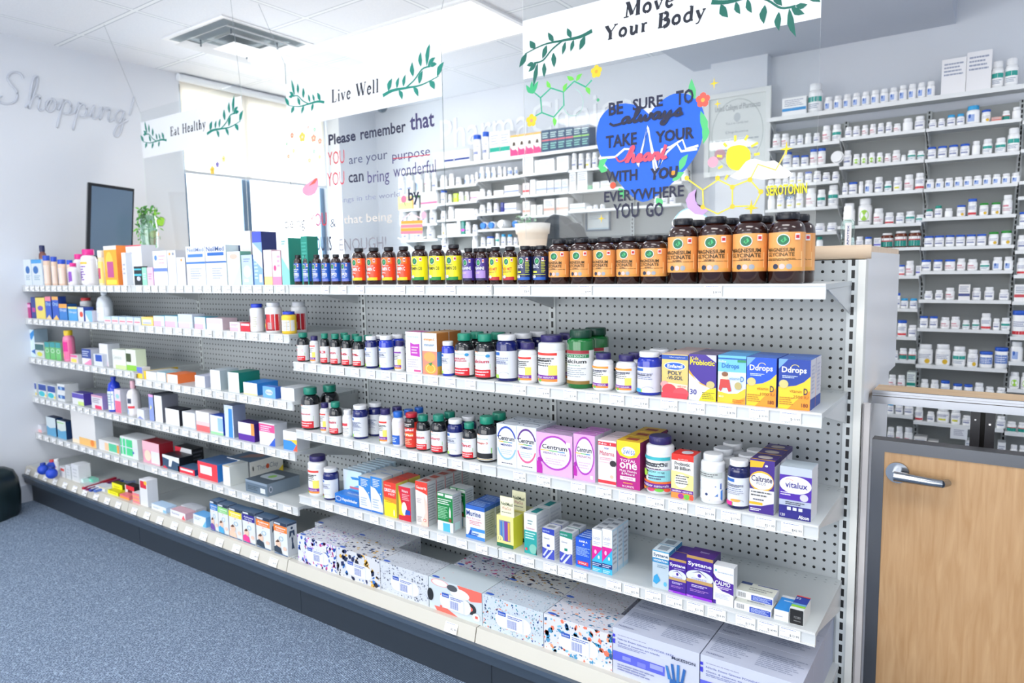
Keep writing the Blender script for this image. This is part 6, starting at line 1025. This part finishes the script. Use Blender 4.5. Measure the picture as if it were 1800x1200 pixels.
# second left shelf
lb('L2', '''43,54,532,b8307c,7a2a8c,.04,small_purple_and_pink_carton,r/0/.7/1/.9/f0b0d8
55,63,522,2a3f8c,26306a,.04,tall_navy_carton,r/.2/.3/.8/.5/c84a9c
80,90,521,2a58c0,22408c,.04,tall_blue_Oral-B_carton,r/0/.8/1/1/f08a9c+t/.1/.6/.9/.75/dff/Oral+p/f6d8a0/0/0/1/0/.6/.2
92,103,521,2a58c0,22408c,.04,tall_blue_carton_with_orange_tip,r/0/.85/1/1/f0b060+t/.1/.6/.9/.75/dff/Oral+p/f6c870/0/0/1/0/.6/.2
104,118,534,2f7cc8,20508c,.05,blue_carton_with_orange_top,r/0/.75/1/1/f4a84a+t/.1/.5/.9/.7/fff/Orajel
120,136,539,4aa0dc,2a5aa0,.05,light_blue_carton_with_yellow_top,r/0/.85/1/1/f0e08a+t/.1/.5/.9/.7/fff/Orajel
137,147,540,eef1f6,3a58b0,.05,narrow_white_and_red_carton,e/.6/.5/.3/.2/e0503c
150,162,546,8ac4ea,eef,.04,small_light_blue_triangle_carton,p/f4f8fc/0/0/.6/0/0/.8
183,195,556,f6eef2,c8e0f0,.06,low_white_and_pink_toothpaste_carton,r/0/.6/1/1/c8dcf0+r/.1/.25/.9/.45/f08a9c
196,208,556,f6eef2,c8e0f0,.06,low_white_and_pink_toothpaste_carton,r/0/.6/1/1/c8dcf0+r/.1/.25/.9/.45/f08a9c
209,221,557,f6eef2,c8e0f0,.06,low_white_and_pink_toothpaste_carton,r/0/.6/1/1/c8dcf0+r/.1/.25/.9/.45/f08a9c
222,234,557,f6eef2,c8e0f0,.06,low_white_and_pink_toothpaste_carton,r/0/.6/1/1/c8dcf0+r/.1/.25/.9/.45/f08a9c
235,247,558,f6eef2,c8e0f0,.06,low_white_and_pink_toothpaste_carton,r/0/.6/1/1/c8dcf0+r/.1/.25/.9/.45/f08a9c
249,269,557,f6d878,f0c040,.06,yellow-framed_white_carton,r/.1/.15/.85/.7/fbf6e8+r/.1/.15/.85/.4/b8c0e0
270,289,555,d4e6f4,4ab0c8,.06,pale_blue_and_pink_carton,r/0/0/.7/.5/f4b8cc
290,312,555,dceaf5,2a9cb8,.06,pale_blue_carton_with_teal_edge,r/0/0/.8/.5/f4b8cc
313,338,552,dde8f4,e4e8f4,.06,taller_pale_blue_and_violet_carton,r/0/0/.8/.35/ecc8e0+r/0/.35/1/.4/fff
342,361,557,d4e6f4,2a9cb8,.06,pale_blue_carton_with_teal_frame,r/0/0/.8/.4/f4b8cc
363,391,559,f4f0f4,cfb8c0,.07,white_and_faded_pink_carton,r/0/.5/.9/.9/f2c8d0
404,422,566,f3eef2,d8c8cc,.06,small_white_and_pink_carton,r/0/0/.8/.4/f0b8c8+m/.1/.5/.8/.8/2/b8a
423,439,567,d8283c,b81c30,.05,small_red_carton,r/.05/.65/.95/.9/e8c8cc''')
carton('L2', 63, 79, 523, .03, 'f0dc6a', 'e .5 .5 .3 .12 7a5ac0', side='e0c850', label='yellow carton with purple badge')
bt('L2', 141, 163, 523, 'big', 'eef0f3', 'd83a3c', 'f4f5f6', 'round white tub bottle with red cap', 'm .2 .2 .8 .5 3 ccd', yo=.07); bt('L2', 169, 199, 513, 'jug', 'dfe4ea', 'dfe6ee', 'eceff3', 'big frosted white round-shouldered bottle', 'm .1 .3 .7 .6 3 c8ccd8', vr=(.06, .5), clear=.0)
bt('L2', 439, 465, 533.5, 'big', 'f1f2f4', '1a3cc0', 'f0f0f0', 'white bottle with blue cap and maroon label', 'r .1 .5 .4 .95 7a2440;p f4c83a .1 .05 .45 .05 .3 .45;m .6 .2 .9 .9 5 c8c8b0', vr=(.06, .62)); bt('L2', 466, 496, 531, 'big', 'f3f4f6', 'dcdfe4', 'c8202c', 'white bottle with ribbed white cap and red label', 'r 0 .7 .45 .98 1d2a3a;b .55 .1 .8 .5 ccc;e .25 .3 .15 .15 f4c83a;r .5 .0 .95 .08 8a1420', vr=(.08, .62), n=2, xdrift=.07); bt('L2', 495, 522, 547, 'big', 'f0c83a', '1a3cc0', 'f1f1f1', 'yellow bottle with blue cap', 'r .05 .45 .35 .85 7a2440;m .5 .1 .9 .9 6 b8b8b0', vr=(.14, .62))
# third left shelves
lb('L3', '''52,61,579,d8ecf8,8aa0b0,.07,tall_white_and_blue_carton,p/2a8ad0/0/.8/1/1/1/.8/.4/.6+p/2a6ab8/.2/.2/1/.3/1/.1
62,77,602,dfe8e4,c8d0cc,.05,white_carton_with_green_and_yellow_badge,r/0/.5/1/.9/3a6a6a+e/.5/.25/.3/.15/d8d84a
79,87,601,6ac06a,8aa88a,.06,small_green_carton_with_rings,r/0/.7/1/1/3a9a9c+o/.5/.5/.35/.12/.08/f0f8f0
88,97,601,6ac06a,8aa88a,.06,small_green_carton_with_rings,r/0/.7/1/1/3a9a9c+o/.5/.5/.35/.12/.08/f0f8f0
98,107,602,6ac06a,8aa88a,.06,small_green_carton_with_rings,r/0/.7/1/1/3a9a9c+o/.5/.5/.35/.12/.08/f0f8f0
124,137,623,f4dce4,e8e8e8,.03,small_pink_and_yellow_carton,r/.1/.1/.8/.5/f4dc5a+r/0/.7/.9/.95/e86aa0,yo=-.008
144,160,613,1f3f94,c8ccd8,.06,navy_and_white_carton,r/0/0/1/.4/f4f0f6+p/f090b8/.2/.0/1/.4/1/0+m/.1/.5/.8/.9/3/dfe8f8
165,180,622,e8ecf6,dfe4f0,.04,white_carton_with_blue_square,r/.2/.4/.95/.95/2450b0,yo=-.004
175,190,604,f4f4f7,d4d8de,.06,tall_white_carton_with_black_side_print,r/0/0/.9/.2/f4c0d4,yo=.02
198,221,614,f2f5ee,e4ecd8,.05,white_carton_with_pale_green_foot,r/.2/0/1/.2/c8e09a+t/.1/.5/.7/.7/b0b8b0/Senokot
222,239,614,eef2e4,dce8c8,.05,white_carton_with_leaf-green_corner,r/0/0/1/.25/8ac83c+r/0/.4/.5/.8/3a4a20''')
bt('L3', 110, 132, 580, 'white', 'f08cb0', 'f4cf2c', 'f06a9c', 'pink bottle with big yellow cap', 'r .4 .4 .9 .9 e0208c;e .3 .2 .2 .15 f4d04a', vr=(.08, .7)); 
lb('L3b', '''240,250,645,6a7ad0,f4f4f6,.04,small_blue_and_yellow_carton,r/0/0/1/.45/f8d03a
257,275,653,fbfbfb,e4e8ec,.12,plain_white_carton_beside_yellow_strip,m/.2/.4/.7/.6/2/dde
276,291,654,f6fafb,9cc8d8,.06,white_carton_with_pale_blue_edge,m/.2/.3/.7/.6/2/cfe
293,312,657,fbf4ee,f0783a,.09,white_carton_with_orange_side,r/.0/.94/1/1/f4a070+r/0/0/.08/1/f8b890
343,360,660,fbfbfd,c4c8dc,.08,small_white_and_lavender-grey_carton,
370,387,650,fafafb,b8c4cc,.09,tall_blank_white_carton_with_grey_side,
401,420,654,f6fafa,127a6a,.10,white_carton_with_teal_side,r/0/0/.1/1/e0ecec
428,452,672,fbfcfb,2a80d0,.10,white_carton_with_bright_blue_side,r/0/0/1/.1/f4e49a
494,517,681,fbfbfc,c8ccd0,.09,low_white_carton_with_grey_side,p/4a80b8/.2/.95/.6/1/.4/1''')
carton('L3b', 253, 256.5, 652, .16, 'f2c81c', '', side='e6b800', top='f0cc10', label='thin bright yellow carton lying front to back'); carton('L3b', 462, 484, 679, .03, '6aa8e8', 'e .5 .5 .3 .25 dfeafa;t .25 .4 .75 .6 1f5cb8 Nizoral', side='3a70c8', label='small crinkled blue pouch', name='plastic_pouch', cat='pouch', yo=-.008)
# fourth left shelf
lb('L4', '''52,64,671,f0f4f6,d8e0e4,.04,white_carton_with_navy_and_cyan_blocks,r/0/.5/1/.95/2a4a9c+e/.4/.25/.4/.2/3ac0cc+e/.9/.15/.1/.1/f0d83a
68,81,674,f0f4f6,d8e0e4,.04,white_carton_with_navy_and_cyan_blocks,r/0/.5/1/.95/2a4a9c+e/.4/.25/.4/.2/3ac0cc+e/.9/.15/.1/.1/f0d83a
84,97,677,f0f4f6,d8e0e4,.04,white_carton_with_navy_and_cyan_blocks,r/0/.5/1/.95/2a4a9c+e/.4/.25/.4/.2/3ac0cc+e/.9/.15/.1/.1/f0d83a
127,147,690,f1f2f4,4a3a98,.05,white_carton_with_violet_side,r/0/.55/1/.95/5a4ab0+r/.5/0/1/.3/c8e080
161,180,694,f1ecf2,9a8ac4,.05,white_and_pink_striped_carton,r/0/.85/1/1/d8a0b8+r/.3/0/.9/.25/e83a6c+m/.1/.4/.8/.8/3/889
202,212,684,f4e4ec,d0d0dc,.05,narrow_pink_and_white_carton,r/0/.0/1/.5/f0688c+e/.5/.7/.3/.1/9ad0d0,yo=.01
241,253,719,f3f4f8,d4d8e4,.04,very_small_white_carton,p/8a94c8/0/0/1/0/.4/.3,yo=-.01
262,270,693,8a9cd8,2c3040,.10,dark-edged_carton_with_pink_top,r/0/.9/1/1/e8a8dc+p/f0e88a/.2/.4/.6/.5/.4/.6
272,285,695,fafafb,7c7f8c,.08,tall_blank_white_carton_with_dark_grey_side,
291,315,718,fbfbfb,20222c,.06,blank_white_carton_with_black_side,
321,343,724,fafbfc,d8dce4,.05,small_blank_white_carton,r/0/0/1/.08/c0c8d0
345,368,723,fbfafb,f4f0f2,.05,white_carton_fading_to_red_foot,r/0/0/1/.3/f06a6c+r/0/.3/1/.5/fbc8c8
370,392,730,eef4fa,1d4cc0,.05,pale_blue_carton_with_royal_blue_side,r/0/0/1/.12/9ad8a0+r/.6/.2/1/.9/9ac0f0
395,410,712,dce8fa,8c98b4,.06,tall_pale_blue_carton,p/3a8ae0/.4/.0/.9/0/.9/.9/.5/.9
419,447,742,f2ecf4,3a1a74,.05,white_carton_with_purple_foot_and_side,r/0/0/1/.35/5a2a9c+r/.8/.35/1/1/f09a4a
456,483,743,f4f0f4,ccd0d8,.06,white_carton_with_magenta_top_band,r/0/.6/1/.95/ec4a8c+p/2a58c0/.6/0/1/0/1/.4+m/.1/.62/.8/.9/3/fbd8e8
498,522,757,f3f4f8,e0e2e4,.06,white_carton_with_blue_and_yellow_swoosh,r/0/0/1/.5/3a8ad8+p/f4c83a/0/.5/1/.6/1/.3/.6/.5+p/ec5a3c/.7/0/1/0/1/.4''')
for k in range(2): carton('L4', 101, 114, 685, .07, 'eef1f2', 'r .1 .3 1 .7 2a5aa0;e .5 .5 .15 .2 8ab8e0', side='dfe3e4', label='white carton with blue badge in stack of two', h=.048, lift=.0485*k)
bt('L4', 188, 213, 661, 'jug', '1d3cc4', '1a34b0', 'f0f4f4', 'tall royal blue bottle with white stripe label', 'm .1 .2 .9 .9 5 8ab', vr=(.06, .6)); bt('L4', 222, 247, 668, 'pump', 'f3eef0', 'eab8c4', 'f6f2f4', 'white bottle with pink pump top', 'r .5 .55 .8 .8 3a4258;r .5 .3 1 .42 e0404c;p 2a8ad0 .3 .0 .6 .0 .5 .35;r .0 0 .15 .5 f0a0b4', vr=(.05, .62))
# fifth left shelf
lb('L5', '''61,73,746,eceef4,d8dce8,.03,tiny_white_and_pink_carton,r/.3/0/1/.4/f0b8bc
82,98,733,dceaf0,12305a,.04,white_carton_with_dark_navy_side,p/5aa0c8/0/0/1/0/1/.5/.4/.4/0/.5
101,116,739,e4f0ea,12305a,.04,white_carton_with_navy_side_and_green_line,p/5aa0c8/0/0/1/0/1/.5/.4/.4/0/.5+r/0/.85/.8/.9/9ad87a
126,167,724,f2f0ee,cfd4da,.09,large_white_carton_with_orange_foot,r/.3/0/1/.22/f4c070+e/.85/.12/.08/.1/f08a3a+r/.0/.0/.3/.12/f8e4c8
174,209,774,f4f2f0,d8dcdc,.07,white_carton_with_mint_and_orange_panels,r/.3/.1/.5/.8/f8cca0+r/.5/.1/1/.85/5ac89c+r/.9/.1/1/.85/f0a04a
212,242,768,eef4f0,f0f4f6,.09,white_and_green_carton_with_white_bars,r/0/.1/.7/.9/4ad08a+r/.1/.1/.15/.9/eef+r/.3/.1/.35/.9/eef+r/0/.48/1/.52/eef+p/3a6ac0/.7/.2/.8/.3/.7/.4
251,280,776,e8a0b4,8c1424,.07,pink_carton_with_dark_red_side,r/.5/.05/1/.6/f2f0f2+r/0/.6/1/1/f0b8c4+e/.3/.35/.2/.25/f4d8c0
313,342,821,e0283c,1f3f6c,.07,low_red_and_white_carton,r/.15/.45/.9/.8/f4f2f2,top=4a6a8c
348,382,812,ea3c48,2a80d0,.12,red_carton_with_white_label_and_blue_side,r/.12/.3/.72/.8/f2f0f4,top=4a6ea0
392,404,818,f4f4f4,d8dcd8,.09,white_carton_with_narrow_front_and_long_side,r/0/.95/1/1/c8b088''')
carton('L5', 308, 337, 776, .06, 'f2f3f5', 'p d83a4c 0 0 .4 1 0 1;m .2 .3 .9 .7 3 c8c8cc', side='101216', top='14161a', label='white carton with black glossy side lying tilted', yo=.074, sidespec='m .1 .1 .9 .9 4 4a4c54', h=.085)
carton('L5', 286, 315, 800, .07, '34506c', 'p f3f4f6 0 1 1 1 1 .6 .6 .7 .5 .2 .35 .2 .4 .7 0 .8;p d8304c 0 0 .3 .0 .1 .2', side='121418', top='20242c', label='low dark blue and white carton in front of black one')
carton('L5', 432, 470, 848, .16, '5f7080', 'm .1 .2 .6 .6 3 3a4650;r .68 .15 .9 .55 dfe4e8;r 0 .8 1 1 8494a4', side='7e8e9c', top='4c5864', topspec='e .25 .5 .13 .2 c4ccd2;e .75 .5 .13 .2 c4ccd2;r .25 .3 .75 .7 c4ccd2;e .5 .5 .12 .12 9ad06a', label='long grey thermometer carton with picture on top', sidespec='e .1 .5 .05 .25 dde;e .1 .5 .035 .18 5f7080', h=.052)
carton('L5', 418, 470, 812, .10, 'dfe3e0', '', side='e2e2da', sidespec='t .15 .35 .85 .65 8a8478 TheraClay;p f0d83a .7 0 1 0 1 .4;e .5 .55 .06 .14 c8402c', top='8494a4', label='grey white carton reading TheraClay with yellow corner', yo=.15, h=.075) if 0 else None
carton('L5', 400, 440, 806, .17, 'd4d8d8', 'm .1 .2 .9 .8 6 b0b4b8', side='e0dfd8', sidespec='t .2 .35 .85 .7 7c8490 TheraClay;e .52 .55 .05 .14 c8502c;p f0d03a .75 0 1 0 1 .4;e .08 .6 .02 .14 222', top='5f7a98', topspec='p b89088 .3 .1 .8 .5 .7 .8 .3 .5', label='large grey carton reading TheraClay with yellow corner', yo=.10)
# bottom left deck
def lying(key, px, py, dx, dy, r, L, col, capc, label, name, cat, lift=0, rz=0):
    z = SHELF[key][0]; p = onZ(px, py, z+r); o = empty(name, (p.x, p.y, z+r+lift), rz); b = MB(); b.lathe([(r*.95, 0), (r, L*.05), (r, L*.8), (r*.6, L)], mat(col, .3), n=16); bo = b.build('body', o); bo.rotation_euler = (0, PI/2, 0)
    b = MB(); b.lathe([(r*1.01, -L*.12), (r*1.01, 0)], mat(capc, .3), n=16); co = b.build('cap', o); co.rotation_euler = (0, PI/2, 0); register(o, label, cat, key)
for (x, y, c) in ((76, 825, 0), (91, 832, 0), (92, 819, 1)):
    z = SHELF['LB'][0]; r = .028; p = onZ(x, y, z+r); o = empty('ice_bag', (p.x, p.y, z)); b = MB(); b.lathe([(r*math.sin(PI*k/10)+.001, r-r*math.cos(PI*k/10)) for k in range(11)], mat('1d46c0', .5), n=18); b.build('bag', o)
    b = MB(); b.lathe([(.012, 0), (.014, .008), (.012, .014)], mat('d8504c' if c else '1a3a9c', .4), n=14, z=2*r-.004); b.build('cap', o); register(o, 'round blue rubber %s' % ('bag with red cap at deck corner' if c else 'ball by the deck corner'), 'bag', 'LB')
b_ = bottle('LB', 96, 106, 806, 'tube', 'f2f3f6', 'f4f5f8', 'f4f4f6', (.1, .7), 'r .1 .4 .9 .5 e04a6a', label='slim white tube bottle standing at deck corner', name='lotion_bottle', fine=False, yo=.03)
lb('LB', '''105,114,820,f3f2f2,e0e4e6,.05,small_white_carton_with_red_mark,r/.2/.6/.9/.85/e0503c
116,124,818,e8ecee,d8dcde,.05,plain_white_slim_carton,m/.2/.2/.8/.8/3/c4c8cc
126,138,816,eceef0,eef1f4,.06,plain_light_grey_carton,m/.2/.2/.8/.8/3/c4c8cc
168,184,858,f3f5f8,d8dce4,.05,small_white_carton_with_blue_marks,e/.3/.5/.08/.1/2a4a9c+e/.7/.4/.08/.1/2a4a9c+r/.4/.8/1/1/f0d878
197,215,849,f2ea10,5a5a10,.03,bright_yellow_carton,m/.2/.5/.8/.7/2/8a8a10,yo=.035
190,208,874,f4ec14,c8c010,.05,low_bright_yellow_carton,m/.2/.3/.8/.7/1/b8b010
211,227,876,f09a3a,e07a7a,.05,low_orange_and_pink_carton,r/0/.6/1/1/e86a7c
220,236,853,f3eef0,2a2024,.04,white_carton_with_red_allergy_panel,r/.1/.6/1/1/e0243c+r/.3/.3/.8/.6/5a1420,yo=.035
233,245,866,f0868c,f3f3f4,.05,small_striped_pink_and_orange_carton,r/0/.25/1/.35/f4b860+r/0/.6/1/.7/f4b860
246,259,843,f3f3f4,eef1f6,.05,white_carton_with_red_square_print,r/.1/.68/.9/.95/d8243c+e/.8/.9/.2/.08/f4b83a''')
carton('LB', 137, 146, 842, .04, 'd4ecea', 'e .5 .5 .3 .3 f4fafa', side='c4e0de', label='small pale mint box', yo=.01); carton('LB', 149, 163, 840, .03, '5ac0a0', 'e .5 .5 .3 .3 a0e0cc', side='8ad0bc', label='small green box', yo=.04)
z = SHELF['LB'][0]
for k, (x0, y0, x1, y1, c1) in enumerate(((146, 858, 203, 840, 'b8243c'), (152, 860, 210, 843, '8a2a5a'), (158, 862, 216, 845, '3a4a9c'), (166, 863, 224, 847, '5a7ac8'), (184, 855, 238, 846, '8a94b8'))):
    p = onZ(x0, y0, z+.006+.0*k); q = onZ(x1, y1, z+.006); d = (q-p); L = min(.19, d.length); d.normalize(); n_ = Vector((-d.y, d.x, 0)); o = empty('toothbrush_pack', (p.x, p.y, z)); b = MB(); w = .009
    b.hexa([tuple(Vector((0, 0, zz))+d*u*L+n_*w*s) for zz in (.0, .012) for u, s in ((0, -1), (1, -1), (1, 1), (0, 1))], mat(c1, .3)); b.build('pack', o)
    b = MB(); b.hexa([tuple(Vector((0, 0, zz))+d*u*L+n_*w*.5*s) for zz in (.012, .015) for u, s in ((.05, -1), (.5, -1), (.5, 1), (.05, 1))], mat('e8ecf4', .2)); b.build('window', o); register(o, 'narrow %s packet lying front to back' % ('red', 'maroon', 'navy', 'blue', 'grey')[k], 'packet', 'LB')
SHELF['LB2'] = SHELF['LB2']; NICE['LB2'] = 'bottom middle deck'; NICE['RB2'] = 'bottom right deck'
lb('LB2', '''267,292,898,f3f6fa,b8d4ee,.05,low_white_and_pale_blue_allergy_carton,m/.1/.3/.6/.6/2/8ab+r/.8/0/1/.5/8ac0ee,h=.026
300,326,910,f4f4f7,d8b0bc,.05,low_white_carton_with_pink_triangle,t/.1/.4/.6/.7/3a4a8a/Reactine+p/f0606c/.75/0/1/0/.88/.7,h=.03
319,345,893,f6f7fa,c8ccd4,.05,low_white_carton_in_second_row,m/.1/.4/.6/.7/2/8ab,h=.028 yo=.06
340,362,907,eef4fb,6ab0ea,.05,white_carton_with_sky_blue_corner,m/.1/.5/.6/.8/2/8ab+p/6ab4ee/.7/0/1/0/1/.7,h=.045''')
BPM = (('2f7cc4', 'blue', 370, 383, 880, '6a4aa0'), ('8ad07a', 'green', 384, 401, 886, '4aa8dc'), ('f4d820', 'yellow', 403, 425, 893, 'f0c8b0'), ('2c1a8c', 'violet', 427, 448, 899, 'e83a8c'), ('f08030', 'orange', 451, 475, 908, '2a3a4c'), ('f08030', 'orange', 482, 505, 917, '2a3a4c'))
for c, nm, a, b2, y, c2 in BPM:
    carton('LB2', a, b2, y, .045, 'eef1f4', 'r 0 .9 1 1 24354c;r .05 .92 .5 .97 dfe4ea;r 0 .7 1 .9 %s;B .12 .8 .9 .86 fff Actimove;t .2 .73 .8 .78 fff Back Brace;e .5 .66 .04 .012 e04a4a;o .55 .5 .16 .07 .03 6ab0c8;e .3 .32 .2 .12 e8c4ac;p 5a3a2c .12 .36 .3 .46 .42 .4 .3 .36;p %s 0 .05 .6 .02 .5 .2 .2 .26 0 .2;e .8 .22 .14 .06 ecc8b4;r 0 0 1 .03 4a6a90' % (c, c2), side='d3d8dd', sidespec='e .5 .84 .12 .04 2c3f5c;p 2c3f5c .25 .76 .75 .76 .8 .55 .62 .62 .58 .4 .7 .18 .5 .2 .4 .18 .45 .4 .4 .62 .2 .55;e .5 .62 .08 .08 c8d0d8;r 0 .93 1 1 3a4a64', top='3a5470', label='tall slim support box with %s band' % nm, name='support_box')
finish_labels()
